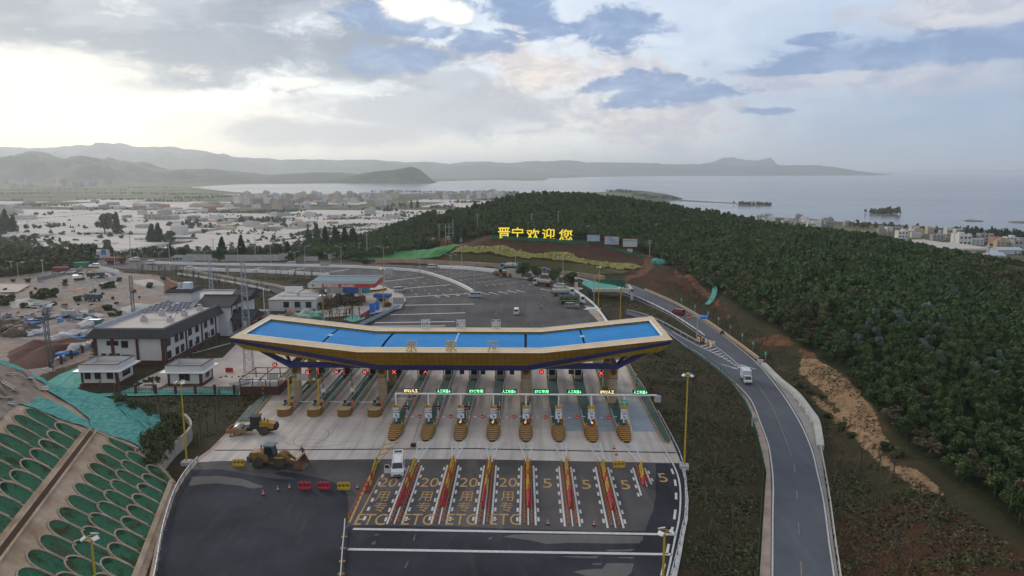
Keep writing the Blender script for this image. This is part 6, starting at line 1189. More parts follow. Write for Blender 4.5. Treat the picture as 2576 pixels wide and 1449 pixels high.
def office():
 x0, x1, y0, y1, he, hr = -98.6, -82.4, 159.0, 214.0, 6.5, 8.3
 r = thing('office_building', 'white two storey office with dark tiled skirt roof and solar panels', 'building', (0, 0, 0))
 b = MB(); b.box((x0+x1)/2, (y0+y1)/2, -.3, x1-x0, y1-y0, hr-.1); b.build('wall', WALLW, r)
 t = MB(); o_ = 1.5; c_ = [(x0, y0), (x1, y0), (x1, y1), (x0, y1)]; e_ = [(x0-o_, y0-o_), (x1+o_, y0-o_), (x1+o_, y1+o_), (x0-o_, y1+o_)]; zi, zo = hr, he
 for k, (i, j) in enumerate(((0, 1), (1, 2), (2, 3), (3, 0))):
  t = MB(); A, B, C_, D = (*e_[i], zo), (*e_[j], zo), (*c_[j], zi), (*c_[i], zi); t.add([A, B, C_, D, (A[0], A[1], zo-.16), (B[0], B[1], zo-.16), (c_[j][0], c_[j][1], zo-.12), (c_[i][0], c_[i][1], zo-.12)], [(0, 1, 2, 3), (0, 4, 5, 1), (4, 7, 6, 5)]); t.build('skirt_roof', TILER if k in (0, 2) else TILERY, r)
 f = MB(); f.box((x0+x1)/2, (y0+y1)/2, hr-.45, x1-x0-.6, y1-y0-.6, .08); f.build('roof', ROOFC, r)
 p = MB(); th = .25
 p.box((x0+x1)/2, y0+th/2+.1, hr-.4, x1-x0, th, .55); p.box((x0+x1)/2, y1-th/2-.1, hr-.4, x1-x0, th, .55); p.box(x1-th/2-.1, (y0+y1)/2, hr-.4, th, y1-y0-.8, .55); p.box(x0+th/2+.1, (y0+y1)/2, hr-.4, th, y1-y0-.8, 1.0); p.build('parapet', PARAP, r)
 cp_ = MB(); cp_.box((x0+x1)/2, y0+.22, hr+.15, x1-x0+.1, .4, .07); cp_.box(x1-.22, (y0+y1)/2, hr+.15, .4, y1-y0, .07); cp_.build('coping', BROWN, r)
 g = MB(); g.box((x0+x1)/2, y0-.06, -.2, x1-x0+.1, .12, 1.2); g.box(x1+.06, (y0+y1)/2, -.2, .12, y1-y0+.1, 1.15); g.build('plinth', BROWN, r)
 for x, w in ((x0+.25, .7), (x0+4.2, .62), (x0+9.9, .55), (x1-.38, .75)): q = MB(); q.box(x, y0-.12, -.2, w, .26, he+.4); q.build('pier', BROWN, r)
 for y in (y0+.3, 169.3, 177.8, 186.0): q = MB(); q.box(x1+.1, y, -.2, .22, .45, he+.4); q.build('pier', BROWN, r)
 for x, z, w, h in ((x0+3.4,5.0,1.0,1.0),(x0+5.0,5.0,1.0,1.0),(x0+7.0,4.75,1.5,1.5),(x0+1.9,1.95,1.0,1.2),(x0+3.6,1.95,.9,1.2),(x0+5.2,1.95,1.0,1.2)): window(r, (x, y0, z), w, h, '-y')
 d = MB(); d.box(x0+7.3, y0-.04, -.1, 1.6, .08, 1.9); d.build('door', GLASS, r); d = MB(); d.extr([(-.9, 2.0), (0, 2.35), (0, 2.15), (-.9, 1.85)], 'x', x0+6.2, x0+8.4); o2 = d.build('door_canopy', TILER, r, (0, y0-.05, 0))
 for y in (160.8, 164.6, 168.0 if False else 167.2, 171.5, 175.3, 180.2, 184.0): window(r, (x1, y, 4.9), 1.7, 1.7, '+x', 2); window(r, (x1, y, 1.95), 1.6, 1.7, '+x', 2)
 w = MB(); w.box(x1+1.2, 194.5, -.3, 2.6, 12.5, 8.3); w.build('entrance_wing', WALLW, r)
 for y in (191.0, 194.5, 198.0): q = MB(); q.box(x1+2.55, y, -.2, .2, .3, 8.0); q.build('pier', BROWN, r)
 for y in (192.8, 196.3): window(r, (x1+2.5, y, 5.4), 1.9, 2.0, '+x', 2); window(r, (x1+2.5, y, 2.0), 2.0, 3.0, '+x', 2)
 def gable(name, xa, xb, ya, yb, z0, h, ov=.6):
  ym = (ya+yb)/2; m = MB(); m.add([(xa-ov, ya-ov, z0), (xb+ov, ya-ov, z0), (xb+ov, ym, z0+h), (xa-ov, ym, z0+h), (xa-ov, yb+ov, z0), (xb+ov, yb+ov, z0), (xa-ov, ya-ov, z0-.2), (xb+ov, ya-ov, z0-.2), (xb+ov, yb+ov, z0-.2), (xa-ov, yb+ov, z0-.2)], [(0, 1, 2, 3), (3, 2, 5, 4), (0, 6, 7, 1), (1, 7, 8, 5, 2), (4, 9, 6, 0, 3), (5, 8, 9, 4), (9, 8, 7, 6)]); rf = m.build(name, TILER, r); k = MB(); k.box((xa+xb)/2, ym, z0+h-.08, xb-xa+2*ov+.3, .3, .25); k.build('ridge', mat('ridge_tile', (0.045, 0.042, 0.042), scale=1), rf); return rf
 gable('entrance_roof', x1-5.5, x1+3.0, 188.2, 200.5, 8.1, 2.0)
 gable('porch_roof', x1+2.6, x1+8.0, 190.0, 198.4, 4.2, 1.8)
 gz = MB(); gz.extr([(190.4, 4.2), (194.2, 5.7), (198.0, 4.2)], 'x', x1+8.0, x1+8.15); gz.build('porch_gable', WALLW, r)
 for y in (190.8, 197.6): q = MB(); q.box(x1+7.4, y, 0, .7, .7, 4.2); q.build('porch_column', BROWN, r)
 bn = MB(); bn.box(x1+8.0, 194.2, 3.2, .06, 7.4, .75); bn.build('banner', mat('red_banner', (0.42, 0.04, 0.07), var=.2, scale=1), r); st = MB(); st.box(x1+5.8, 194.2, 0.0, 6.4, 9.6, .3); st.box(x1+6.2, 194.2, -.1, 7.4, 10.6, .22); st.build('step', PLAINC, r)
 gable('rear_roof', x1-2, x1+2.5, 203.5, 213, 8.2, 1.5)
 sh = MB(); sh.box(-95.2, 196.6, hr-.4, 6.2, 5.6, 3.3); h_ = sh.build('stair_head', WALLW, r)
 for k, (xa, ya, xb, yb, dx, dy) in enumerate(((-99.1, 193.0, -91.3, 193.0, 0, 1.0),)): m = MB(); m.add([(xa, ya, hr+2.7), (xb, ya, hr+2.7), (xb-.8, ya+1.1, hr+3.5), (xa+.8, ya+1.1, hr+3.5)], [(0, 1, 2, 3)]); m.add([(xb, ya, hr+2.7), (xb, 200.2, hr+2.7), (xb-.8, 199.2, hr+3.5), (xb-.8, ya+1.1, hr+3.5)], [(0, 1, 2, 3)]); m.add([(xa, 200.2, hr+2.7), (xa, ya, hr+2.7), (xa+.8, ya+1.1, hr+3.5), (xa+.8, 199.2, hr+3.5)], [(0, 1, 2, 3)]); m.box(-95.2, 196.6, hr+2.55, 7.8, 7.2, .16); m.build('stair_roof', TILER, h_)
 wt = MB(); wt.box(-94.3, 197, hr+3.2, 2.2, 2.0, 1.7); tk = wt.build('water_tank', mat('tank_galvanised', (0.46, 0.52, 0.58), scale=1.5, rough=.4), r); wt = MB(); wt.cyl((-96.3, 196.5, hr+3.2), (-96.3, 196.5, hr+4.8), .45, n=10); wt.build('small_tank', GALV, tk)
 pv = mat('solar_cell', (0.022, 0.028, 0.075), rough=.25, scale=3, spec=.6)
 for xa, n in ((-95.6, 3), (-90.4, 3)):
  for i in range(3):
   ya = 180.4+i*3.1; m = MB(); m.add([(xa-1.8, ya-1.2, hr+.0), (xa+1.8, ya-1.2, hr+.0), (xa+1.8, ya+1.2, hr+1.0), (xa-1.8, ya+1.2, hr+1.0)], [(0, 1, 2, 3)]); s_ = m.build('solar_panel', pv, r); m = MB()
   for q in (-1.8, -.6, .6, 1.8): m.cyl((xa+q, ya-1.22, hr+.02), (xa+q, ya+1.22, hr+1.03), .05, n=4)
   for q in (-1.2, 0, 1.2): m.cyl((xa-1.8, ya+q, hr+.53+q*.42), (xa+1.8, ya+q, hr+.53+q*.42), .05, n=4)
   for q in (-1.6, 1.6): m.cyl((xa+q, ya+1.1, hr-.4), (xa+q, ya+1.1, hr+.95), .05, n=4)
   m.build('panel_frame', GALV, s_)
 for x, y in ((-92.6, 169.8), (-86.0, 169.4), (-91.9, 177.2), (-85.9, 176.6), (-85.3, 184.0), (-91.8, 185.6)): m = MB(); m.box(x, y, hr-.4, 1.15, 1.15, 1.0); v = m.build('vent_box', PLAINC, r); m = MB(); m.lathe([(.3, 1.0), (.3, 1.3), (.55, 1.35), (.5, 1.5), (.1, 1.6)], 10, o=(x, y, hr-.4)); m.build('vent_cap', GALV, v)
 m = MB(); m.tube([(-92.6, 171, hr-.2), (-86, 171, hr-.2), (-89, 178, hr-.2), (-91, 184, hr-.2)], .09); m.build('roof_pipe', STEELW, r)
office()
def guardhouse(label, x0, x1, y0, y1, h, rz, wins, side):
 cx_, cy_ = (x0+x1)/2, (y0+y1)/2; w, d = x1-x0, y1-y0; r = thing('guard_house', label, 'building', (cx_, cy_, 0), rz, 'flat roofed guard houses'); b = MB(); b.box(0, 0, -.3, w, d, h+.2); b.build('wall', WALLW, r)
 b = MB(); b.box(0, 0, h-.25, w+2.2, d+2.2, .2); b.build('eave_slab', STEELW, r); b = MB()
 for s in (-1, 1): b.box(0, s*(d/2+.1), h-.05, w+.7, .25, 1.2); b.box(s*(w/2+.2), 0, h-.05, .25, d-.02, 1.2)
 b.build('parapet', WALLW, r); b = MB()
 for s in (-1, 1): b.box(0, s*(d/2+.1), h+1.15, w+.8, .35, .1); b.box(s*(w/2+.2), 0, h+1.15, .35, d, .1)
 b.build('coping', BROWN, r); b = MB(); b.box(0, 0, h, w+.1, d+.0, .12); b.build('roof', ROOFC, r); b = MB(); b.box(0, 0, -.3, w+.12, d+.12, .85); b.build('plinth', BROWN, r)
 for sx in (-1, 1):
  for sy in (-1, 1): q = MB(); q.box(sx*(w/2-.2), sy*(d/2-.2), -.3, .5, .5, h); q.build('pier', BROWN, r)
 for f in wins: window(r, (-w/2+w*f[0], -d/2, f[1]), f[2], f[3], '-y')
 window(r, (w/2, 0.2, 1.9), side, 1.3, '+x', 2)
 return r
guardhouse('white guard house with three front windows nearest the teal net', -92.0, -84.6, 142.8, 149.6, 3.3, R(2), ((.18,2.1,1.15,1.35),(.46,2.1,1.15,1.35),(.80,2.1,1.2,1.35)), 3.0)
guardhouse('white guard house with one wide front window behind the yellow lamp post', -73.8, -66.9, 142.6, 148.2, 3.2, R(1), ((.5,1.9,2.1,1.4),), 1.6)
# ---------------------------------------------------------------- gas station
def station():
 r = thing('gas_station', 'gas station canopy with corrugated roof and red fascia sign on white columns', 'gas station', (0, 0, 0)); x0, x1, y0, y1, z = -71.5, -49.7, 232.5, 247.5, 6.1
 rm = corr('station_roof', (0.15, 0.20, 0.225), .8, 'x'); b = MB(); b.add([(x0-.1, y0-.1, z+1.26), (x1+.15, y0-.1, z+1.26), (x1+.15, y1+.15, z+1.9), (x0-.1, y1+.15, z+1.9)], [(0, 1, 2, 3)]); b.box((x0+x1)/2, (y0+y1)/2, z, x1-x0-.4, y1-y0-.4, .3); b.build('roof', rm, r)
 b = MB()
 for y in np.linspace(y0+3, y1-3, 2): b.box((x0+x1)/2, y, z+1.3+(y-y0)*.042, x1-x0-1, .25, .1)
 b.build('roof_rib', mat('rib_blue_grey', (0.26, 0.33, 0.38), scale=1), r)
 red = mat('fascia_red', (0.42, 0.055, 0.05), scale=.5, var=.12); wt = mat('fascia_white', (0.50, 0.48, 0.44), scale=.5); xm = x0+4.6
 b = MB(); b.box((xm+x1)/2, y0, z-.1, x1-xm, .25, 1.3); b.box(x1, (y0+y1)/2, z-.1, .25, y1-y0, 1.3); f = b.build('fascia', red, r); b = MB(); b.box((x0+xm)/2, y0, z-.1, xm-x0, .25, 1.3); b.box(x0, (y0+y1)/2, z-.1, .25, y1-y0, 1.3); b.box((x0+x1)/2, y1, z-.1, x1-x0, .25, 1.3); b.build('fascia_end', wt, r)
 link('sign_text', standing(text_mesh('中国石化', 1.25, STEELW, .02, .02)), f, (xm+3.0, y0-.15, z+.62)); link('sign_text', standing(text_mesh('SINOPEC', .95, STEELW, .02, .02, 1.15)), f, (xm+8.6, y0-.15, z+.6)); b = MB(); b.lathe([(.4, -.02), (.42, .02)], 14, axis='y', o=(x0+1.7, y0-.15, z+.65)); b.build('emblem', mat('emblem_grey_red', (0.25, 0.14, 0.12), scale=2), f)
 for x in (-67.2, -56.4):
  for y in (241.0,): b = MB(); b.box(x, y, 0, 1.0, 1.0, z+.1); b.build('column', STEELW, r)
 for x, y in ((-67.2, 239), (-56.4, 239), (-67.2, 243.6), (-56.4, 243.6)): b = MB(); b.box(x, y, .15, 1.0, .6, 1.7); b.box(x, y, 0, 1.8, 1.6, .15); b.build('fuel_pump', mat('pump_grey', (0.25, 0.26, 0.28), scale=2), r)
 k = thing('kiosk_building', 'low white building with parapet roofs left of the red station fascia', 'building', (0, 0, 0)); x0, x1, y0, y1 = -81.7, -67.0, 224.0, 238.5
 b = MB(); b.box((x0+x1)/2, (y0+y1)/2, -.3, x1-x0, y1-y0, 3.6); b.build('wall', WALLW, k); b = MB(); b.box((x0+x1)/2, (y0+y1)/2, 3.3, x1-x0+.5, y1-y0+.5, .25); b.build('roof', ROOFC, k); b = MB(); b.box(-78, 238, 3.4, 6.0, .3, 2.1); b.box(-70.5, 230.0, 3.4, 6.2, .3, .9); b.box(-77.4, 230.2, 3.5, 6.5, .3, .6); b.box(-74.9, 234, 3.4, .3, 8.0, 1.4); b.build('parapet', STEELW, k); b = MB(); b.box(-71, 234.3, 3.55, 6.8, 7.5, .9); b.build('upper_block', ROOFC, k); b = MB()
 b.tube([(-79.5, 229, 3.5), (-78, 230.5, 5.2)], .15); b.cyl((-72.2, 237, 4.4), (-72.2, 237, 6.2), .1); b.cyl((-71.6, 237, 4.4), (-71.6, 237, 6.2), .1); b.build('pipe', STEELW, k)
 for x in (-76.1, -72.5, -69.0): window(k, (x, y0, 1.9), 1.7, 1.75, '-y')
 for x0, x1, y, h, m, l in ((-66.0, -59.8, 258, 2.6, mat('container_blue', (0.03, 0.10, 0.33), scale=1), 'blue container under the station canopy'), (-59.5, -57, 258.4, 2.5, mat('container_teal', (0.05, 0.28, 0.32), scale=1), 'teal cabin right of the blue container'), (-71, -66.3, 258, 2.4, GREYM, 'grey cabin behind the station columns')):
  c = thing('container', l, 'container', ((x0+x1)/2, y, 0)); b = MB(); b.box(0, 0, .1, x1-x0, 2.4, h); b.build('body', m, c); b = MB()
  for i in range(8): b.box(-(x1-x0)/2+(i+.5)*(x1-x0)/8, -1.22, .2, .12, .06, h-.3)
  b.build('rib', m, c)
 kb = thing('booth_kiosk', 'small yellowish kiosk with blue roof beside the bend of the forecourt', 'kiosk', V(963, 763)); b = MB(); b.box(0, 0, 0, 4.0, 2.5, 2.2); b.build('body', mat('kiosk_cream', (0.42, 0.37, 0.24), scale=1), kb); b = MB(); b.box(0, 0, 2.2, 5.6, 3.4, .9); b.build('roof', mat('kiosk_blue', (0.02, 0.10, 0.35), scale=1), kb); b = MB(); b.box(0, -1.27, .8, 2.4, .04, 1.1); b.build('window', GLASS, kb)
 wl = MB(); wl.wall(PTS([(795,770),(860,765),(920,760)]), .3, -.2, 2.2); tag(wl.build('brick_wall', mat('red_brick_wall', (0.23, 0.085, 0.05), var=.3, scale=1.2)), 'dull red brick wall in front of the gas station', 'wall')
 for px, py, hh, l, h2 in ((937, 795, 0, 'blue billboard on posts nearer the gas station wall', 763), (950, 790, 0, 'taller blue billboard on posts right of its twin', 763)):
  p = V(px, py); h = hat(p, h2-(6 if px > 940 else 0)); b = thing('blue_sign', l, 'sign', p, R(62)); s = MB(); s.box(0, 0, h-2.9, 2.4 if px < 940 else 1.9, .15, 2.9); s_ = s.build('board', mat('billboard_blue', (0.03, 0.17, 0.50), var=.15, scale=.8), b)
  for x in (-.8, .8): s = MB(); s.cyl((x, .1, -.2), (x, .1, h-2.8), .07); s.build('post', GALV, b)
  link('sign_text', standing(text_mesh('乘风破浪', .42, mat('pale_sign_text', (0.35, 0.5, 0.7), scale=2), .01, .01)), s_, (0, -.1, h-1.5)) if False else None
 bn = MB(); bn.wall([V(906, 808)+Vector((0, 0, 0)), V(920, 800), V(937, 790)], .06, .7, 1.9); tag(bn.build('banner', mat('red_banner', (0.42, 0.04, 0.07))), 'red cloth banner stretched along the blue kerb fence', 'banner')
station()
# ---------------------------------------------------------------- fences, towers and ground sheets on the left
def fence(path, label, post=3.6, mname='fence_iron', h=1.7, brown=True, panel=True):
 r = thing('iron_fence', label, 'fence', path[0]); o = path[0]; P = densify([p-o for p in path], post); IR = mat(mname, (0.05, 0.05, 0.05), scale=2)
 for i, p in enumerate(P):
  b = MB(); b.box(p.x, p.y, -.3, .42 if brown else .1, .42 if brown else .1, h+.5); b.build('post', BROWN if brown else IR, r)
  if brown: c = MB(); c.box(p.x, p.y, h+.2, .55, .55, .12); c.build('post_cap', BROWN, r)
 for p, q in zip(P, P[1:]):
  b = MB(); b.wall([p, q], .05, h-.25, h-.18); b.wall([p, q], .05, .25, .32); n = max(2, int((q-p).length/.28))
  for i in range(n+1): s = p.lerp(q, i/n); b.box(s.x, s.y, 0.05, .035, .035, h-.1)
  b.build('fence_panel', IR, r)
 return r
fence(PTS([(208,990),(292,990),(392,992),(492,992),(590,993),(640,975)]), 'dark iron fence with brown posts in front of the guard houses')
fence(PTS([(128,930),(180,902),(235,878)]), 'iron fence with brown posts beside the red soil heap', 4.0)
fence(PTS([(655,795),(720,795),(790,792),(880,790)]), 'brown posted fence in front of the white station building', 6.5)
def lattice(label, p, h, w0, w1, m, grp='lattice masts', platform=None):
 r = thing('lattice_mast', label, 'mast', p, R(12), grp); legs = MB(); br = MB(); n = max(4, int(h/1.7)); C4 = [(-1, -1), (1, -1), (1, 1), (-1, 1)]; W_ = lambda z: (w0+(w1-w0)*z/h)/2
 for sx, sy in C4: l = MB(); l.cyl((sx*w0/2, sy*w0/2, -.3), (sx*w1/2, sy*w1/2, h), .075, .06, 5); l.build('leg', m, r)
 for i in range(n):
  z0, z1 = h*i/n, h*(i+1)/n
  for k in range(4):
   a, b = C4[k], C4[(k+1) % 4]; br.cyl((a[0]*W_(z0), a[1]*W_(z0), z0), (b[0]*W_(z1), b[1]*W_(z1), z1), .045, n=4); br.cyl((a[0]*W_(z1), a[1]*W_(z1), z1), (b[0]*W_(z1), b[1]*W_(z1), z1), .045, n=4)
 br.build('bracing', m, r)
 if platform: b = MB(); b.box(0, 0, platform, w0*1.1, w0*1.1, .1); b.box(.7, 0, platform, .5, .5, .9); b.build('platform', GALV, r)
MASTM = mat('mast_grey', (0.30, 0.32, 0.34), scale=1); MASTD = mat('mast_dark', (0.12, 0.13, 0.13), scale=1, var=.2)
p = V(627, 937); lattice('tall pale lattice mast rising behind the left canopy tip', p, hat(p, 655), 1.9, .7, MASTM, platform=8)
p = T(533, 748); lattice('thin pale lattice mast behind the office roof', p, hat(p, 655), 1.3, .6, mat('mast_blue_grey', (0.36, 0.42, 0.48), scale=1))
for px, py, ty, l in ((128, 931, 775, 'dark lattice column beside the red soil heap'), (336, 790, 694, 'dark lattice column behind the office roof')):
 p = V(px, py); lattice(l, p, hat(p, ty), .75, .75, MASTD)
def teal_ground(l, lab, z=.12, seed=0, m=None):
 P = ragged(TP(l), .35, 1.2, seed); b = MB(); b.poly([Vector((q.x, q.y, max(h1(q.x, q.y), 0)+z)) for q in P]); tag(b.build('ground_net', m or TEAL), lab, 'netting')
teal_ground([(118,965),(150,944),(195,925),(236,900),(238,925),(205,945),(203,970),(190,980),(150,975)], 'teal net on the ground left of the first guard house', .14, 1)
teal_ground([(200,993),(300,990),(340,975),(365,962),(375,972),(355,985),(420,986),(540,985),(600,985),(640,985),(636,996),(400,997),(210,999)], 'teal net strip behind the iron fence', .10, 2)
teal_ground([(606,808),(640,800),(648,808),(625,818),(604,818)], 'small teal net below the office porch', .1, 3); teal_ground([(860,806),(890,795),(915,795),(920,803),(890,812)], 'teal net among saplings below the blue billboards', .1, 4)
def mound(l, lab, h, m, seed, cat='heap', name='soil_heap', k=1.0):
 P = TP(l); c = sum(P, Vector())/len(P); b = MB(); n = len(P); E = ragged(P, .3, 1.5, seed); m_ = len(E); rings = 7; vs = []
 for r_ in range(rings):
  t = r_/(rings-1)
  for p in E:
   x, y = p.x+(c.x-p.x)*t, p.y+(c.y-p.y)*t; zz = (1-(1-t)**1.7)*h*(0.85+.45*noise.noise(Vector((x*.22+seed, y*.22, 0)))); vs.append((x, y, min(p.z, c.z)-.25+zz))
 b.add(vs, [(r_*m_+i, r_*m_+(i+1) % m_, (r_+1)*m_+(i+1) % m_, (r_+1)*m_+i) for r_ in range(rings-1) for i in range(m_)], 0, True); return tag(b.build(name, m), lab, cat)
REDS = mat('red_soil', (0.058, 0.017, 0.010), c2=(0.095, 0.030, 0.018), scale=.9, bump=.6, rough=.95)
mound([(-10,905),(20,880),(75,858),(115,858),(160,852),(215,846),(232,850),(234,862),(195,880),(150,895),(128,925),(100,935),(60,938),(10,925)], 'large dark red soil heap in front of the debris field', 3.0, REDS, 3)
mound([(214,790),(232,768),(248,765),(262,775),(270,788),(240,792)], 'small brown earth cone in the dirt lot', 2.2, mat('brown_earth', (0.24, 0.15, 0.10), c2=(0.32, 0.21, 0.15), scale=1, bump=.4), 5)
mound([(170,730),(205,722),(236,722),(240,733),(205,735)], 'low red earth smear near the lot middle', .7, mat('earth_red_light', (0.17, 0.06, 0.03), c2=(0.27, 0.12, 0.06), scale=1), 6)
GREYS = mat('grey_spoil', (0.25, 0.235, 0.22), c2=(0.36, 0.34, 0.32), scale=1, bump=.5)
for i, (l, h, lab) in enumerate((([(245,712),(285,705),(300,712),(280,722),(250,722)], 1.2, 'grey rubble bank at the middle of the lot'), ([(0,765),(40,752),(90,748),(120,752),(160,762),(100,775),(20,778)], 1.6, 'long pale gravel bank at the left edge'), ([(300,775),(340,760),(385,765),(380,780),(320,790)], 1.5, 'grey spoil bank behind the office'), ([(330,705),(380,700),(410,706),(420,722),(360,722)], 1.2, 'grey spoil near the orange track'), ([(225,690),(260,686),(295,688),(290,697),(240,698)], 1.0, 'rubble heap with bricks near the white hoarding'))): mound(l, lab, h, GREYS, 20+i, name='spoil_heap')
random.seed(21)
def junk():
 cols = [((.30,.32,.34),'grey'),((.06,.17,.36),'blue'),((.50,.49,.47),'white'),((.20,.16,.12),'brown'),((.26,.27,.26),'dark grey'),((.36,.30,.22),'tan')]; ms = [mat('junk_'+n, c, var=.25, scale=1.5) for c, n in cols]
 zones = [(40,805,90,30,26,'among the crumpled sheets at the left edge of the debris field'),(110,800,55,22,22,'in the middle of the debris field'),(190,800,40,15,14,'beside the stacked boards behind the office'),(235,800,35,14,10,'near the green bin by the office'),(60,840,60,12,8,'on top of the debris bank'),(180,690,60,8,6,'in the far part of the dirt lot'),(270,695,30,6,8,'near the white hoarding'),(90,775,80,6,6,'on the pale gravel')]
 for cx_, cy_, rx, ry, n, w in zones:
  for i in range(n):
   p = T(cx_+random.gauss(0, .45)*rx, cy_+random.gauss(0, .45)*ry); k = random.randrange(len(ms)); b = MB(); L, wd = random.uniform(1.2, 5), random.uniform(.5, 2.0); nx = 4; vs = []
   for a in range(nx+1):
    for s in (0, 1): vs.append((L*(a/nx-.5), wd*(s-.5), .15+.25*math.sin(a*1.9+i)))
   b.add(vs, [(2*a, 2*a+2, 2*a+3, 2*a+1) for a in range(nx)]); b.add([(x, y, z-.07) for x, y, z in vs], [(2*a+1, 2*a+3, 2*a+2, 2*a) for a in range(nx)]); o = b.build('scrap_sheet', ms[k], None, p+Vector((0, 0, random.uniform(.1, .9))), random.uniform(0, 6.28)); o.rotation_euler = (random.uniform(-.4, .4), random.uniform(-.3, .3), random.uniform(0, 6.28)); tag(o, f'{cols[k][1]} scrap sheet {w}', 'scrap', f'scrap sheets {w}')
 bags = mat('white_sack', (0.50, 0.49, 0.50), var=.2, scale=1.2)
 for i, (x, y, s) in enumerate(((150,855,2.2),(165,852,2.6),(185,845,2.4),(200,842,2.0),(140,862,1.6),(215,822,2.4),(225,818,1.6),(190,880,2.2),(205,876,2.0),(178,890,1.4),(155,905,1.2),(230,870,1.6),(100,838,2.0),(80,845,1.6))): b = MB(); b.lump((0, 0, .4), s, s*.7, s*.45, i, .5, 12, 8); tag(b.build('tarpaulin', bags, None, T(x, y), i*1.1), ['crumpled white tarpaulin bundle beside the red soil heap', 'crumpled white tarpaulin bundle by the iron fence'][int(y > 865)], 'tarpaulin', 'white bundles '+('by the fence' if y > 865 else 'beside the red heap'))
 bl = mat('blue_tarp', (0.05, 0.20, 0.48), var=.2, scale=1)
 for x, y, l in ((160,893,'bright blue tarpaulin behind the iron fence'),(85,815,'blue tarpaulin folded over the debris'),(200,855,'blue scrap of tarpaulin right of the white bundles')): b = MB(); b.lump((0, 0, .3), 2.6 if x == 160 else 1.8, 1.6, .6, x, .5, 12, 8); tag(b.build('tarpaulin', bl, None, T(x, y), .4), l, 'tarpaulin')
 for i, (x, y) in enumerate(((15,820),(35,830),(20,838),(45,845),(60,835))): b = MB(); b.lump((0, 0, .6), 3.0, 2.0, 1.3, i+40, .7, 14, 9); tag(b.build('brush_pile', mat('dead_brush', (0.075, 0.055, 0.04), c2=(0.16, 0.12, 0.09), scale=1.2, bump=.9), None, T(x, y), i), 'brown brushwood pile at the left edge of the debris field', 'brush pile', 'brushwood piles')
 g = thing('bin', 'green skip bin next to the debris by the office', 'bin', T(240, 815)); MB().box(0, 0, 0, 3, 1.5, 1.3, tx=1.1, ty=1.1).build('body', mat('bin_green', (0.04, 0.22, 0.18), scale=1), g); MB().box(0, 0, 1.3, 3.3, 1.7, .1).build('rim', GALV, g)
 w = thing('board_stack', 'upright rack of grey panels at the top of the debris field', 'panels', T(173, 798)); MB().box(0, 0, 0, 4.5, .3, 2.2).build('panel', GALV, w); m = MB()
 for i in range(4): m.box(-1.7+i*1.15, -.2, .2, .9, .06, 1.6)
 m.build('opening', mat('pane_pale', (0.36, 0.40, 0.40), scale=1), w)
 for i, (x, y) in enumerate(((225,792),(240,795))): o = MB().box(0, 0, .2, 7.5, 2.6, .5).build('board_stack', mat('board_grey', (0.33, 0.32, 0.30), var=.25, scale=2), None, T(x, y), R(-28)); o.rotation_euler.y = R(6); tag(o, ['lower stack of long grey boards behind the office', 'upper stack of long grey boards behind the office'][i], 'boards')
 m = MB(); m.wall([T(250,679), T(268,683), T(300,690)], .12, -.3, 1.8); tag(m.build('hoarding', STEELW), 'white site hoarding at the top of the dirt lot', 'hoarding')
 m = MB(); m.wall([T(95,707), T(140,697), T(200,684), T(205,678)], .3, -.3, 1.6); tag(m.build('low_wall', mat('wall_grey', (0.22, 0.21, 0.20), scale=1)), 'low grey wall along the far left track', 'wall')
 for x, y, c, l in ((155,686,(.20,.045,.05),'red shipping container left of the dirt lot'),(205,673,(.05,.20,.10),'green shipping container near the white SUV')): k = thing('container', l, 'container', T(x, y), R(8)); MB().box(0, 0, 0, 6, 2.4, 2.5).build('body', mat('cont_'+l[:3], c, scale=1), k); MB().box(3.02, 0, .2, .06, 2.0, 2.0).build('door', mat('cont_door', (0.1, 0.1, 0.1), scale=1), k)
 sl = MB(); P = TP([(0,716),(60,715),(76,718),(45,737),(0,738)]); sl.poly([p+Vector((0, 0, .35)) for p in P]); struct(sl.build('concrete_slab', YCONC))
 s = thing('steel_shed', 'open brown steel frame with white tanks beside the left kerb walkway', 'frame', V(665, 985)); fm = mat('frame_brown', (0.10, 0.04, 0.035), scale=1); f = MB()
 for x in (-3.8, -1.3, 1.3, 3.8):
  for y in (-2.5, 6): f.box(x, y, 0, .15, .15, 3.2)
 for y in (-2.5, 1.8, 6): f.box(0, y, 3.2, 7.9, .14, .14)
 for x in (-3.8, 0, 3.8): f.box(x, 1.75, 3.2, .14, 8.7, .14)
 f.build('frame', fm, s); w = MB(); w.box(0, -2.4, .1, 7.6, .1, 1.7); w.box(3.8, 1.7, .1, .1, 8.4, 1.7); w.build('wall_panel', fm, s)
 for x in (-2, .3, 2.2): b = MB(); b.box(x, 1, .3, 1.5, 2.5, 1.9); b.build('tank', STEELW, s)
 pl = thing('concrete_plinth', 'tan concrete platform with steel pipes behind the fence', 'platform', V(600, 968)); MB().box(0, 0, 0, 11.5, 7, .7).build('slab', YCONC, pl)
 for i in range(7): tag(MB().cyl((-2.2, i*.28-.8, 0), (2.4, i*.28-.4, 0), .09).build('steel_pipe', GALV, None, V(600, 968, .85)+Vector((.3, .6, .05*i)), R(35)), 'galvanised pipe in the pile on the tan platform', 'pipe', 'pipes on the tan platform')
 p2 = thing('concrete_plinth', 'small tan platform between the two guard houses', 'platform', V(382, 975)); MB().box(0, 0, 0, 5.0, 3.5, .5).build('slab', YCONC, p2); MB().box(-.5, 0, .5, 2, .9, .12).build('manhole_cover', DARK, p2)
 for px, py, l, m in ((577,936,'red water barrier in the station yard by the round shrubs', RB),): bar_obj(m, V(px, py), 0, l, None)
 for i in range(9): tag(MB().cyl((0, -4, 0), (0, 4, 0), .09).build('steel_pipe', GALV, None, V(527, 880, .2)+Vector((i*.22-1, .4*i, 0)), R(-24)), 'galvanised pipe in the long pile on the office yard', 'pipe', 'pipes on the office yard')
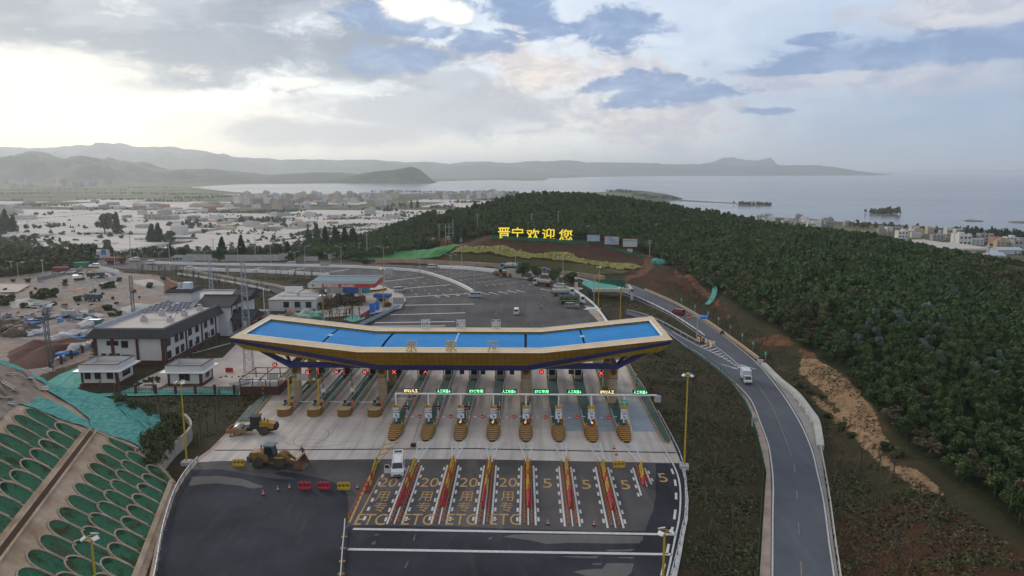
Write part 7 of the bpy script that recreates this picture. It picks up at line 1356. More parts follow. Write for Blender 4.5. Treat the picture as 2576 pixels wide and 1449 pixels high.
 rk = MB(); rk.lump((0, 0, 1.4), 1.3, 1.0, 2.0, 5, .5, 12, 9); tag(rk.build('boulder', mat('boulder_tan', (0.33, 0.25, 0.18), var=.25, scale=1), None, V(733, 800)), 'tall tan boulder by the brown fence', 'boulder')
 for x, y, c, l in ((762,802,(.30,.36,.30),'heap covered with pale green net beside the boulder'),(792,802,(.15,.30,.22),'heap under green net right of the pale heap')): rk = MB(); rk.lump((0, 0, .5), 3.2, 2.4, 1.7, x, .5, 16, 10); tag(rk.build('covered_heap', mat('cover_'+str(x), c, var=.3, scale=1.5), None, V(x, y)), l, 'heap')
 gc = thing('cabinet', 'grey utility cabinet group left of the boulder', 'cabinet', V(661, 798)); MB().box(0, 0, 0, 3.6, 2, 2.2).build('box', GREYM, gc); MB().cyl((.6, 0, 0), (.6, 0, 9), .14, .1).build('pole', STEELW, gc)
 wc = mat('yellow_black_kerb', (0.45, 0.28, 0.04), scale=1)
 kb = MB(); kb.wall(PTS([(925,736),(950,734),(972,730)]), .4, 0, .9); tag(kb.build('kerb_block', BYP), 'yellow and black striped kerb beside the forecourt', 'kerb')
junk()
# ---------------------------------------------------------------- welcome sign, billboards and planted slope
def welcome():
 gl = emis('sign_yellow_lit', (1.0, 0.74, 0.05), .62); rim = mat('sign_rim', (0.45, 0.20, 0.02), scale=2); cs = [(1268,586,33),(1302,586,33),(1341,590,34),(1380,589,34),(1423,591,36)]
 A, B = T(1243, 604), T(1442, 614); r = thing('hill_sign', 'large lit yellow hillside characters on dark posts above the planted slope', 'sign', A)
 for ch, (px, py, w) in zip('晋宁欢迎您', cs):
  p = VD(px, py, A.y+(B.y-A.y)*(px-1243)/199); k = 1/ppm(p); me = standing(text_mesh(ch, 30*k, gl, .22, .05, w*1.02/30)); o = link('character', me, r, p-A)
  b = MB(); hh = p.z-h1(p.x, p.y)-2.4
  for s in (-.28, .28): b.box(s*w*k, .35, -hh-3.2, .3, .3, hh+3.0)
  b.box(0, .45, -2.2, w*k*.8, .1, .12); b.box(0, .45, 1.6, w*k*.8, .1, .12); b.build('support_post', DARK, o)
 gn = MB(); gn.wall(TP([(1236,600),(1290,605),(1340,607),(1390,609),(1445,614),(1480,616)]), .1, -.3, 1.7); tag(gn.build('green_mesh', mat('mesh_green', (0.03, 0.13, 0.07), var=.3, scale=.5)), 'dark green mesh fence along the foot of the yellow characters', 'fence')
 gn = MB(); gn.wall(TP([(1520,622),(1560,632),(1600,644),(1625,650)]), .1, -.3, 1.0); tag(gn.build('green_mesh', MATS['mesh_green']), 'dark green mesh strip behind the three billboards', 'fence')
 cl = [((0.20, 0.38, 0.55), (0.45, 0.52, 0.52)), ((0.50, 0.50, 0.52), (0.30, 0.42, 0.55)), ((0.42, 0.48, 0.42), (0.50, 0.50, 0.46))]
 for i, (x0, x1, yt, yb, base) in enumerate(((1476,1510,590,608,612),(1520,1558,594,616,626),(1566,1604,600,622,634))):
  p = T((x0+x1)/2, base); p = VD((x0+x1)/2, (yt+yb)/2, p.y); k = 1/ppm(p); w, h = (x1-x0)*k, (yb-yt)*k; gz = h1(p.x, p.y)-p.z; r = thing('billboard', ['leftmost billboard with a pale blue sky picture', 'middle billboard with white and blue poster and red edges', 'rightmost billboard with pale green poster on a concrete foot'][i], 'billboard', p, R(-10), 'red framed billboards')
  b = MB(); b.box(0, 0, -h/2, w, .4, h); b.build('frame', mat('billboard_red', (0.20, 0.045, 0.04), scale=1), r); m = mat(f'poster_{i}', cl[i][0], c2=cl[i][1], scale=.25, rough=.4); b = MB(); b.box(0, -.24, -h/2+.25, w-.5, .05, h-.5); po = b.build('poster', m, r)
  if i:
   ink = mat('poster_ink', (0.10, 0.12, 0.25), scale=2)
   for q, (tx, dx, dz, s) in enumerate((('城市管理', -w*.18, h*.28, .7), ('文明交通', 0, h*.06, .7), ('安全出行', w*.2, -h*.16, .7)) if i == 1 else (('绿水青山就是金山银山', 0, h*.24, .6),)): link('poster_text', standing(text_mesh(tx, s, ink, .01, .01)), po, (dx, -.28, dz))
  b = MB(); b.cyl((0, .1, gz-.5), (0, .1, -h/2), .3); b.build('post', MATS['billboard_red'], r)
  if i == 2: b = MB(); b.box(0, .1, gz-.3, 2.4, 2.0, 1.6); b.build('foot', PLAINC, r)
welcome()
def patch(name, l, m, z, seed, amp=.3, step=1.5, bumpy=.0, cuts=2):
 P = ragged(TP(l), amp, step, seed); bm = bmesh.new(); f = bm.faces.new([bm.verts.new((p.x, p.y, 0)) for p in P]); bmesh.ops.triangulate(bm, faces=[f])
 for _ in range(5): bmesh.ops.subdivide_edges(bm, edges=[e for e in bm.edges if e.calc_length() > step], cuts=1)
 co = np.array([v.co[:] for v in bm.verts]); hh = HT(co[:, 0], co[:, 1])
 for v, h in zip(bm.verts, hh): v.co.z = h+z+(bumpy*noise.noise(Vector((v.co.x*.9, v.co.y*.9, seed))) if bumpy else 0)
 me = bpy.data.meshes.new(name); bm.normal_update(); bm.to_mesh(me); bm.free(); me.materials.append(m); [setattr(p, 'use_smooth', not bumpy) for p in me.polygons]
 if sum(p.normal.z for p in me.polygons) < 0: me.flip_normals()
 return link(name, me)
def pb():
 pm = mat('wave_planting', (0.15, 0.145, 0.035), c2=(0.34, 0.31, 0.09), scale=1.1, bump=.8, rough=.9); tp = [(1130,639),(1165,622),(1190,622),(1218,620),(1235,623),(1255,619),(1275,620),(1300,633),(1330,637),(1365,640),(1385,636),(1425,635),(1442,640),(1455,650),(1500,658),(1545,663),(1585,663),(1600,667),(1618,673),(1590,678),(1540,676),(1490,668),(1450,660),(1400,655),(1365,651),(1310,648),(1270,645),(1220,637),(1185,637),(1150,637)]
 stuff(patch('flower_bed', tp, pm, .35, 3, .5, 1.0, .55))
 gm = mat('strip_planting', (0.040, 0.052, 0.012), c2=(0.085, 0.070, 0.022), scale=.8, bump=.8)
 stuff(patch('ground_cover', [(1105,660),(1130,643),(1185,641),(1270,649),(1360,655),(1445,664),(1520,675),(1580,683),(1570,690),(1500,692),(1420,683),(1300,672),(1180,666)], gm, .25, 5, .4, 1.6, .25))
 nm = net_mat('green_slope_net', (0.030, 0.135, 0.040), (0.075, 0.26, 0.085)); tag(patch('slope_net', [(876,655),(920,645),(980,634),(1030,633),(1090,627),(1130,618),(1155,618),(1135,632),(1105,648),(1060,653),(1000,657),(920,657)], nm, .5, 7, .3, 2.0), 'bright green net covering the low bank left of the planted slope', 'netting')
 rv = TP([(945,661),(1000,661),(1060,663),(1130,667),(1200,670),(1257,674),(1330,681),(1400,690),(1460,698),(1521,706)]); w = MB(); w.wall(smooth_path(rv, 4), .5, -.6, 2.0); tag(w.build('retaining_wall', mat('retaining_tan', (0.30, 0.21, 0.14), c2=(0.42, 0.31, 0.22), scale=.5)), 'long tan retaining wall along the foot of the planted slope', 'wall')
pb()
# ---------------------------------------------------------------- road barriers, walls and rails
def rail(name, path, lab, cat, m, z0, z1, th=.3, dz=0.0):
 b = MB(); b.wall([p+Vector((0, 0, dz)) for p in path], th, z0, z1); return tag(b.build(name, m), lab, cat)
BARW = mat('barrier_white', (0.74, 0.73, 0.71), var=.08, scale=.5, rough=.5)
rail('median_barrier', smooth_path(PTS([(388,664),(579,668),(779,671),(904,674.5),(966,678),(1054,685),(1129,707),(1179,730),(1190,737)]), 4), 'long white concrete median barrier curving across the wide road', 'barrier', BARW, 0, 1.1, .6)
rail('roadside_barrier', smooth_path(PTS([(453,678.5),(579,682),(700,687),(829,694)]), 4), 'white barrier along the near edge of the highway above the grass', 'barrier', BARW, -.3, 1.1, .5)
rail('roadside_barrier', smooth_path(PTS([(1107,675),(1180,679),(1252,687)]), 4), 'white barrier piece right of the median ending at the yellow loader', 'barrier', BARW, 0, 1.1, .6)
rail('roadside_barrier', smooth_path(PTS([(1100,671),(1180,674),(1262,682),(1330,687),(1400,696),(1452,703)]), 4), 'thin white barrier along the frontage road behind the round trees', 'barrier', BARW, 0, .8, .3)
rail('roadside_barrier', PTS([(468,681),(590,703),(696,722),(735,732)], .2), 'pale parapet of the service road left of the gas station', 'barrier', mat('parapet_cream', (0.48, 0.42, 0.33), scale=.5), 0, .95, .35)
rail('roadside_barrier', PTS([(447,690),(520,701),(590,713),(678,732)], .2), 'lower white parapet of the service road above the saplings', 'barrier', BARW, 0, .6, .3)
rv = lambda l: [V(x, y, RZ(x, y)) for x, y in l]
def parapet():
 r = thing('ramp_parapet', 'cream coloured double rail parapet along the outer curve of the ramp', 'parapet', (0, 0, 0)); P = smooth_path(rv([(1622,732),(1690,762),(1760,801),(1812,836),(1862,873),(1908,908)]), 3); m = mat('parapet_tan', (0.46, 0.34, 0.21), scale=1)
 for a, b_ in ((.75, 1.0), (.3, .5)): b = MB(); b.wall(P, .3, a, b_); b.build('rail', m, r)
 for p in P[::2]: b = MB(); b.box(p.x, p.y, p.z-.2, .3, .3, 1.1); b.build('post', m, r)
parapet()
b = MB(); b.wall(smooth_path(rv([(1920,920),(1958,958),(2003,996),(2038,1042),(2054,1068),(2064,1130)]), 1.5), 1.1, -.2, .75); tag(b.build('kerb_wall', mat('pale_kerb_concrete', (0.42, 0.41, 0.38), var=.15, scale=.6)), 'broad pale concrete kerb wall on the outer bend of the ramp', 'wall')
def guard(path, lab, m, pm, step=2.2, h=.75, blue=False):
 r = thing('guard_rail', lab, 'guard rail', (0, 0, 0)); b = MB(); b.wall(path, .1, h-.3, h); b.build('rail', m, r); acc = step
 for p, q in zip(path, path[1:]):
  acc += (q-p).length
  if acc >= step: acc = 0; b = MB(); b.box(p.x, p.y, p.z-.3, .14, .14, h+.35); b.build('post', pm, r)
STW = mat('guard_rail_pale', (0.50, 0.47, 0.43), scale=1)
guard(smooth_path(rv([(2064,1130),(2075,1189),(2087,1261),(2102,1374),(2113,1449),(2127,1560)]), 1.2), 'pale guard rail along the outer edge of the ramp at the bottom', STW, STW, 1.2)
guard(smooth_path(rv([(1452,703),(1520,722),(1570,739),(1620,759),(1685,792),(1752,835),(1772,850)]), 2), 'white guard rail with dark posts on the inner edge of the ramp', BARW, DARK, 2.4, .9)
guard(smooth_path(rv([(1578,784),(1612,792),(1660,811),(1705,835),(1760,866)]), 2), 'grey guard rail between the two ramp branches behind the canopy tip', GALV, GALV, 2.4)
guard(smooth_path(PTS([(1655,1042),(1690,1108),(1712,1155),(1724,1207),(1727,1257),(1723,1307),(1714,1345),(1704,1395),(1690,1449),(1660,1570)]), 1.2), 'grey guard rail with blue posts along the right edge of the asphalt', GALV, BLUEP, 1.8, .85)
guard(smooth_path(PTS([(497,1165),(470,1195),(440,1247),(412,1335),(392,1449),(372,1540)]), 1.2), 'grey pipe rail along the foot of the arched slope', GALV, GALV, 2.0, 1.0)
rail('kerb_fence', smooth_path(PTS([(905,821),(960,795),(1004,773)]), 2), 'pale blue hoarding along the kerb below the blue billboards', 'fence', mat('hoarding_blue', (0.25, 0.36, 0.47), scale=1), 0, 1.0, .12)
rail('edge_barrier', smooth_path(PTS([(1445,732),(1472,750),(1497,772),(1526,811),(1548,845)]), 2), 'white kerb barrier on the right edge of the far asphalt', 'barrier', BARW, 0, .7, .35)
b = MB(); b.wall(smooth_path(PTS([(868,1318),(866,1350),(862,1390),(858,1449),(850,1540)]), 1), .12, .35, .75); o = tag(b.build('lane_rail', GALV), 'thin rail with orange feet continuing the orange line to the bottom edge', 'guard rail')
for y in (1352, 1381, 1414, 1446): b = MB(); b.box(0, 0, 0, .7, .3, .15); b.box(0, 0, .15, .1, .1, .5); f = b.build('foot', YEL, o, V(866-(y-1350)*.08, y, .03))
gp = [V(x, y, RZ(x, y)+.1) for x, y in ((1700,865),(1760,902),(1812,940),(1850,982),(1875,1025),(1893,1072),(1910,1137),(1920,1189),(1917,1242),(1905,1449),(1899,1560))]
def mesh_fence():
 r = thing('mesh_fence', 'thin green mesh fence along the inner edge of the ramp', 'fence', (0, 0, 0)); P = smooth_path(gp, 1.5); gm = mat('fence_green', (0.02, 0.10, 0.05), scale=1); b = MB()
 for z in (.1, .55, 1.0, 1.45): b.wall(P, .03, z, z+.05)
 for p in densify(P, .35): b.box(p.x, p.y, p.z, .02, .02, 1.5)
 b.build('mesh', gm, r)
 for p in densify(P, 3.0): b = MB(); b.box(p.x, p.y, p.z-.3, .08, .08, 1.95); b.build('post', gm, r)
mesh_fence()
def stepped(l, hgt, lab):
 P = TP(l); r = thing('compound_wall', lab, 'wall', P[0]); wm = mat('compound_wall_white', (0.44, 0.40, 0.37), var=.15, scale=.4); D = densify(P, 5.5)
 for p, q in zip(D, D[1:]):
  z = max(p.z, q.z); b = MB(); b.wall([Vector((p.x, p.y, z)), Vector((q.x, q.y, z))], .3, -2.0, hgt); w = b.build('wall_bay', wm, r, -P[0]); b = MB(); b.wall([Vector((p.x, p.y, z)), Vector((q.x, q.y, z))], .45, hgt, hgt+.2); b.build('coping', BROWN, w)
stepped([(470,655),(560,657),(640,657),(700,656),(742,652)], 3.2, 'long white compound wall behind the highway at left'); stepped([(765,657),(800,657)], 2.4, 'short white wall bay left of the stepped wall'); stepped([(826,652),(880,645),(940,638),(1000,630),(1030,622)], 2.4, 'white wall stepping uphill behind the green net bank')
stepped([(1045,600),(1080,607),(1095,612)], 2.5, 'short pale wall among trees left of the transformer frame')
for i, (px, py, w, ty, l) in enumerate(((1294,696,7.0,677,'broad white end wall beside the yellow loader'),(1348,702,3.6,688,'white wall panel behind the dark SUV'),(1393,713,3.8,698,'white wall panel between the third round tree and the white car'))):
 p = V(px, py); h = hat(p, ty); t_ = thing('wall_panel', l, 'wall', p, R(-20)); MB().box(0, 0, 0, w if i else 6.2, .6, h).build('panel', PLAINC, t_); MB().box(0, 0, h, (w if i else 6.2)+.3, .8, .15).build('coping', KERB, t_)
p = V(1449, 727); t_ = thing('gate_pillar', 'round topped white pillar at the end of the tree island', 'pillar', p); MB().lathe([(1.0, 0), (1.0, .3), (.62, .35), (.62, hat(p, 711)), (.5, hat(p, 711)+.1)], 16).build('shaft', PLAINC, t_); MB().lathe([(2.6, 0), (2.6, .25)], 20).build('base', PLAINC, t_)
def portal():
 r = thing('underpass_portal', 'grey concrete portal frame with teal net roof right of the tank truck', 'portal', V(1500, 757)); P = V(1520, 775)-V(1500, 757); b = MB(); b.box(6.0, 4, 2.6, 14, .9, 1.0, rz=R(0)); b.box(12.6, 4, -2, .9, .9, 5.4); b.box(12.6, 9, 2.6, .9, 10, 1.0); b.build('frame', PLAINC, r); b = MB(); b.add([(-1, 4, 3.2), (10.5, 4, 3.4), (7.5, 13, 3.5), (-3, 17, 4.6), (-4, 12, 4.0)], [(0, 1, 2, 3, 4)]); b.build('net_roof', TEAL, r)
 b = MB(); b.box(1.6, 14.5, -1, .1, .1, 6.5); b.box(11.5, 14.5, -1, .1, .1, 6.5); b.box(6.5, 14.5, 1.0, 10, .05, 4.2); b.build('screen', mat('screen_green', (0.025, 0.12, 0.065), scale=1), r)
portal()
# ---------------------------------------------------------------- lamps, poles, signs
def high_lamp(px, py, ty, lab):
 p = V(px, py); h = hat(p, ty); r = thing('lamp_post', lab, 'lamp post', p, rz=random.uniform(-.5, .5), group='yellow high lamp posts'); b = MB(); b.cyl((0, 0, 0), (0, 0, h-.4), .14, .10, 10); b.build('post', YPOST, r); b = MB(); b.box(0, 0, -.3, 1.3, 1.3, .75); b.build('foot', PLAINC, r)
 b = MB();
 for i in range(8): a0, a1 = R(45*i), R(45*i+45); b.cyl((.6*math.cos(a0), .6*math.sin(a0), h-.3), (.6*math.cos(a1), .6*math.sin(a1), h-.3), .05, n=5)
 b.cyl((-.6, 0, h-.3), (.6, 0, h-.3), .05, n=5); b.build('ring', YPOST, r)
 for a in (80, 200, 320): f = MB(); f.box(0, 0, -.1, .45, .6, .12); o = f.build('floodlight', STEELW, r, (.7*math.cos(R(a)), .7*math.sin(R(a)), h-.15), R(a)); o.rotation_euler.y = R(35)
for q in ((1721,1176,940,'yellow lamp post right of the guard rail at the slab edge'), (1664,1560,1332,'yellow lamp post at the bottom right with its lamps over the asphalt'), (470,1166,958,'yellow lamp post at the left edge of the slab below the fence'), (250,1560,1346,'yellow lamp post in front of the arched slope at bottom left'), (1505,779,670,'tall yellow lamp post behind the portal frame'), (1560,811,722,'yellow lamp post standing between the canopy tip and the ramp'), (815,826,741,'yellow lamp post in front of the red station fascia'), (966,782,675,'yellow lamp post at the right end of the station')): high_lamp(*q)
def street_lamp(px, py, ty, lab, arms=2, mm=None):
 p = V(px, py) if py > 662 else T(px, py); h = hat(p, ty); r = thing('street_lamp', lab, 'street lamp', p, R(random.uniform(-25, 25)), 'double armed street lamps'); m = mm or MATS['lamp_steel']; b = MB(); b.cyl((0, 0, -.2), (0, 0, h-.3), .14, .07, 8); b.build('post', m, r)
 for s in ((-1, 1) if arms == 2 else (1,)): b = MB(); b.tube([(0, 0, h-1.0), (s*.9, 0, h-.5), (s*1.9, 0, h-.25)], .05, 5); a = b.build('arm', m, r); b = MB(); b.box(s*2.1, 0, h-.3, .8, .28, .12); b.build('lamp_head', STEELW, a)
mat('lamp_steel', (0.40, 0.43, 0.47), rough=.4, scale=1, metal=.3)
for px, py, ty, w in ((350,680,632,'left of the highway fork'),(401,662.5,632,'behind the left end of the median barrier'),(516,662.5,629,'before the long white compound wall, left half'),(599,663,619,'before the long white compound wall, middle'),(682,665,611,'before the right end of the long compound wall'),(743,668,631,'beside the white minivan on the highway'),(768,667,617,'between the two compound walls'),(832,692,636,'rising behind the left end of the station roof'),(859,668,617,'before the stepped wall'),(967,704,619,'beside the grey road sign right of the station'),(1055,686,627,'on the median below the green net bank'),(1135,703,638,'on the median at the widest lane fan'),(1194,735,658,'at the near end of the white median'),(1162,673,616,'at the left end of the planted wave'),(1297,697,627,'by the white end wall and first round tree'),(1416,716,645,'between third and fourth round trees'),(290,676,632,'at the entrance of the dirt lot'),(48,711,658,'at the far left below the trees'),(148,735,683,'standing in the rubble at left'),(238,761,693,'in the middle of the dirt lot')): street_lamp(px, py, ty, 'grey street lamp '+w, 2 if px > 300 else 1)
street_lamp(1494, 764, 692, 'silver camera pole beside the portal frame', 1, GALV)
def utility(px, py, ty, lab, arms=1):
 p = T(px, py); h = hat(p, ty); r = thing('utility_pole', lab, 'utility pole', p, R(random.uniform(-30, 30)), 'concrete utility poles'); b = MB(); b.cyl((0, 0, -.5), (0, 0, h), .2, .12, 8); b.build('pole', mat('pole_concrete', (0.40, 0.39, 0.37), scale=1), r)
 for k in range(arms): b = MB(); b.box(0, 0, h-.6-k*.9, 2.0, .1, .12); a = b.build('crossarm', GALV, r); b = MB(); [b.cyl((x, 0, h-.48-k*.9), (x, 0, h-.2-k*.9), .05, n=5) for x in (-.85, 0, .85)]; b.build('insulator', STEELW, a)
for px, py, ty, w, a in ((1105,607,562,'left of the transformer frame',2),(1201,583,537,'in the wood above the left end of the slope',2),(1305,573,550,'in the wood behind the first yellow character',1),(1337,573,537,'in the wood behind the middle character',1),(1404,577,530,'rising above the last two characters',1),(1479,588,566,'right behind the leftmost billboard',1),(1569,588,573,'low in the wood above the billboards',1),(1634,647,603,'at the right end of the billboard bank',2),(1650,588,561,'in the wood right of the billboards',1),(924,646,586,'tall, on the bank above the stepped wall',2),(904,640,610,'short, beside the stepped wall',1),(763,639,592,'in front of the dark conifers',2),(712,633,593,'left of the dark conifers',1),(643,657,596,'behind the long compound wall',1),(539,657,600,'at the left end of the long compound wall',1),(786,643,625,'thin, right of the conifers',1),(2129,700,680,'alone among the trees of the right slope',1),(2454,731,712,'far right among the trees',1),(1946,672,657,'small, in the wood above the ramp bend',1),(110,700,652,'left of the grey wall',1),(30,690,655,'at the far left edge of the trees',1),(330,650,592,'near the blue road sign',1),(427,655,602,'beside the tile roofed house',1)): utility(px, py, ty, 'concrete utility pole '+w, a)
def tframe():
 p = T(1130, 609); r = thing('transformer_frame', 'pole mounted transformer frame of three poles and crossbeams on bare red soil', 'transformer', p); k = 1/ppm(p); m = MATS['pole_concrete']
 for x, t in ((1121,562),(1130,562),(1140,552)): b = MB(); b.cyl(((x-1130)*k, 0, -.5), ((x-1130)*k, 0, hat(p, t)), .2, .14, 8); b.build('pole', m, r)
 for y in (572, 587, 596, 603): b = MB(); b.box(0, 0, hat(p, y), 20*k, .2, .2); b.build('crossbeam', GALV, r)
 b = MB(); b.box(-.4, -.5, hat(p, 601), 1.6, 1.0, 1.8); b.build('transformer', GREYM, r); c = thing('cabinet', 'grey switch cabinet right of the transformer frame', 'cabinet', T(1160, 607)); MB().box(0, 0, -.2, 1.5, 1.0, 2.6).build('box', GREYM, c); MB().box(0, 0, 2.4, 1.7, 1.2, .12).build('lid', GALV, c)
tframe()
for i, (x, y) in enumerate(((1714,768),(1748,785),(1781,803),(1807,818),(1837,839),(1867,861),(1894,882),(1925,909))):
 p = T(x, y); r = thing('chevron_sign', f'green chevron marker on the outer bend, {["farthest up the ramp","second from the far end","behind the blue road sign","fourth from the far end","above the motorcycle","sixth from the far end","second nearest","nearest, by the start of the kerb wall"][i]}', 'sign', p, R(-20), 'green chevron markers'); b = MB(); b.cyl((0, 0, -.2), (0, 0, 2.0), .05, n=6); b.build('post', GALV, r); b = MB(); b.box(0, -.06, 1.5, .62, .05, .9); s = b.build('panel', mat('chevron_green', (0.03, 0.36, 0.15), scale=2), r); b = MB(); b.add([(.15, -.1, 2.3), (.02, -.1, 2.3), (-.2, -.1, 1.95), (-.07, -.1, 1.95)], [(0, 1, 2, 3)]); b.add([(.15, -.1, 1.6), (.02, -.1, 1.6), (-.2, -.1, 1.95), (-.07, -.1, 1.95)], [(3, 2, 1, 0)]); b.build('chevron', STEELW, s)
def ramp_sign():
 p = V(1753, 847, RZ(0, 847)); h = hat(p, 793); k = 1/ppm(p); r = thing('direction_sign', 'grey pole with blue direction board and round stop disc over the ramp', 'sign', p); b = MB(); b.cyl((0, 0, 0), (0, 0, h), .16, .12, 8); b.build('post', GALV, r); b = MB(); b.cyl((-23*k, 0, h-.5), (8*k, 0, h-.1), .09); b.build('arm', GALV, r)
 b = MB(); b.box(16*k, -.1, h-1.0, 20*k, .1, 11.5*k); s = b.build('board', mat('road_sign_blue', (0.02, 0.20, 0.62), scale=1), r); link('board_text', standing(text_mesh('昆明 玉溪', .5, STEELW, .01, .012)), s, (16*k, -.18, h-.45+.2)); b = MB(); b.cyl((-23*k, -.1, h-.55), (-23*k, -.16, h-.55), .55, n=16); d = b.build('stop_disc', REDP, r); b = MB(); b.box(-23*k, -.18, h-.65, .75, .02, .18); b.build('disc_bar', STEELW, d)
ramp_sign()
def panel_sign(px, py, ty, w, h, lab, arm=0.0, m=None, legs=1):
 p = V(px, py) if py > 660 else T(px, py); H_ = hat(p, ty); k = 1/ppm(p); r = thing('road_sign', lab, 'sign', p); b = MB()
 for x in ([0] if legs == 1 else [-w*k*.3, w*k*.3]): b.cyl((x, .1, -.2), (x, .1, H_), .16, .12, 8)
 b.build('post', GALV, r); b = MB(); b.box(arm*k, -.1, H_-h*k, w*k, .12, h*k); s = b.build('board', m or GREYM, r); b = MB(); [b.box(arm*k+x*w*k, -.2, H_-h*k+.1, .08, .06, h*k-.2) for x in (-.33, 0, .33)]; b.build('board_rib', GALV, s)
panel_sign(984,770,748,29,17,'grey sign back on a post right of the forecourt bend',19); panel_sign(967,720,675,22,15,'grey sign back on the tall pole at the station end',12); panel_sign(807,692,658,20,11,'grey sign back above the highway behind the station roof',12); panel_sign(475,664,643,32,16,'wide grey sign back before the compound wall',0,None,2); panel_sign(573,698,670,9,15,'narrow grey sign on the grass bank',0); panel_sign(262,652,628,12,13,'blue road sign at the head of the dirt lot',0,MATS['billboard_blue'])
panel_sign(1893,1070,1050,15,12,'pale sign panel on the inner shoulder of the ramp',4); panel_sign(1912,920,904,14,9,'white board at the end of the cream parapet',0,STEELW)
def clutter():
 for i, (x, y) in enumerate(((1754,855),(1758,859),(1766,859),(1776,863),(1781,865),(1786,867),(1790,868),(1795,870),(1781,869),(1789,872))): c = link('warning_drum', MB().lathe([(.32, 0), (.3, .4), (.27, .8), (.2, 1.15)], 10).mesh('warning_drum', RWP if i % 2 else mat('drum_yellow', (0.55, 0.25, 0.04), scale=2)), None, V(x, y, RZ(0, y)+.03), i); tag(c, ['orange yellow drum heaped on the hatched ramp gore', 'red and white drum heaped on the hatched ramp gore'][i % 2], 'drum', ['yellow', 'striped'][i % 2]+' drums on the gore')
 tn = MB(); P = [V(*q, 0) for q in ((1786,720),(1798,728),(1796,745),(1788,762),(1778,774))]; Q = TP([(1785,718),(1797,728),(1796,746),(1789,762),(1778,775)]); tn.strip([q+Vector((0, 0, 1.2)) for q in smooth_path(Q, 1)], 1.6, None); tag(tn.build('torn_net', TEAL), 'torn teal net caught on the bank above the ramp', 'netting')
 for x, y, l in ((1652,664,'teal net bundle left at the top of the red bank'),(1667,667,'teal net hut at the edge of the wood')): b = MB(); b.lump((0, 0, .8), 2.4, 1.6, 1.4, x, .5, 12, 8); tag(b.build('net_bundle', TEAL, None, T(x, y)), l, 'netting')
 for i, (x, y) in enumerate(((1988,1003),(2003,1022),(2020,1043),(2031,1062),(2056,1105),(2061,1119))): tag(link('reflector_post', MB().lathe([(.12, 0), (.1, .8), (.07, .85)], 8).mesh('reflector_post', RWP), None, V(x+9, y, RZ(0, y)+.4)), 'short red and white reflector post behind the kerb wall', 'post', 'reflector posts on the bend')
clutter()
# ---------------------------------------------------------------- vegetation
def leaf_mat(name, c, c2, rnd=.25):
 g = G(name); oi = g.N.new('ShaderNodeObjectInfo'); t = g.math('ADD', g.attr('tint'), g.math('MULTIPLY', oi.outputs['Random'], .0)); n = g.noise(.9, 3)
 col = g.mix(g.ramp(n, .3, .7), c, c2); hs = g.N.new('ShaderNodeHueSaturation'); g.L.new(col, hs.inputs['Color']); v = g.math('ADD', .75, g.math('ADD', g.math('MULTIPLY', g.attr('tint'), .55), g.math('MULTIPLY', oi.outputs['Random'], .30))); g.L.new(v, hs.inputs['Value']); h = g.math('ADD', .5, g.math('MULTIPLY', g.math('SUBTRACT', g.attr('tint'), .5), -.06)); g.L.new(h, hs.inputs['Hue']); return g.done(hs.outputs[0], .85, .15)
LF = [leaf_mat('leaf_dark', (0.032, 0.052, 0.018), (0.070, 0.100, 0.036)), leaf_mat('leaf_olive', (0.050, 0.058, 0.024), (0.088, 0.095, 0.042)), leaf_mat('leaf_grey_blue', (0.054, 0.082, 0.060), (0.102, 0.138, 0.108)), leaf_mat('leaf_brown', (0.072, 0.058, 0.034), (0.110, 0.096, 0.058)), leaf_mat('leaf_conifer', (0.013, 0.026, 0.013), (0.027, 0.048, 0.019))]
BARK = mat('bark', (0.07, 0.055, 0.042), var=.3, scale=3); BARKP = mat('pale_bark', (0.20, 0.17, 0.14), var=.3, scale=3)
def crown_arr(kind, n, seed, leaf=.6):
 r = np.random.default_rng(seed); nb = 9 if kind != 4 else 12; cen = []
 for i in range(nb):
  if kind == 4: z = .18+.82*i/nb; cen.append((r.normal(0, .10)*(1.1-z), r.normal(0, .10)*(1.1-z), z, .40*(1.08-z)+.06, .13))
  elif kind == 2: a, q = r.uniform(0, 6.28), r.uniform(0, .30); cen.append((q*math.cos(a), q*math.sin(a), r.uniform(.38, .92), r.uniform(.13, .22), .16))
  else: a, q = r.uniform(0, 6.28), r.uniform(.05, .36); cen.append((q*math.cos(a), q*math.sin(a), r.uniform(.36, .84), r.uniform(.16, .27), r.uniform(.12, .18)))
 C_ = np.array(cen); k = r.integers(0, nb, n); d = r.normal(size=(n, 3)); d[:, 2] = d[:, 2]*.8+.25; d /= np.linalg.norm(d, axis=1)[:, None]
 rad = np.stack([C_[k, 3], C_[k, 3], C_[k, 4]], 1)*r.uniform(.75, 1.08, n)[:, None]; P = C_[k, :3]+d*rad
 nr = d+r.normal(0, .55, (n, 3)); nr /= np.linalg.norm(nr, axis=1)[:, None]; u = np.cross(nr, r.normal(size=(n, 3))); u /= np.linalg.norm(u, axis=1)[:, None]; w = np.cross(nr, u); s = leaf*r.uniform(.6, 1.3, n)[:, None]/5.0; e = r.uniform(.55, 1.0, n)[:, None]
 Q = np.stack([P-u*s, P-w*s*e, P+u*s, P+w*s*e], 1).reshape(-1, 3); return Q, np.repeat(r.uniform(0, 1, nb)[k]*.6+r.uniform(0, .4, n), 4)
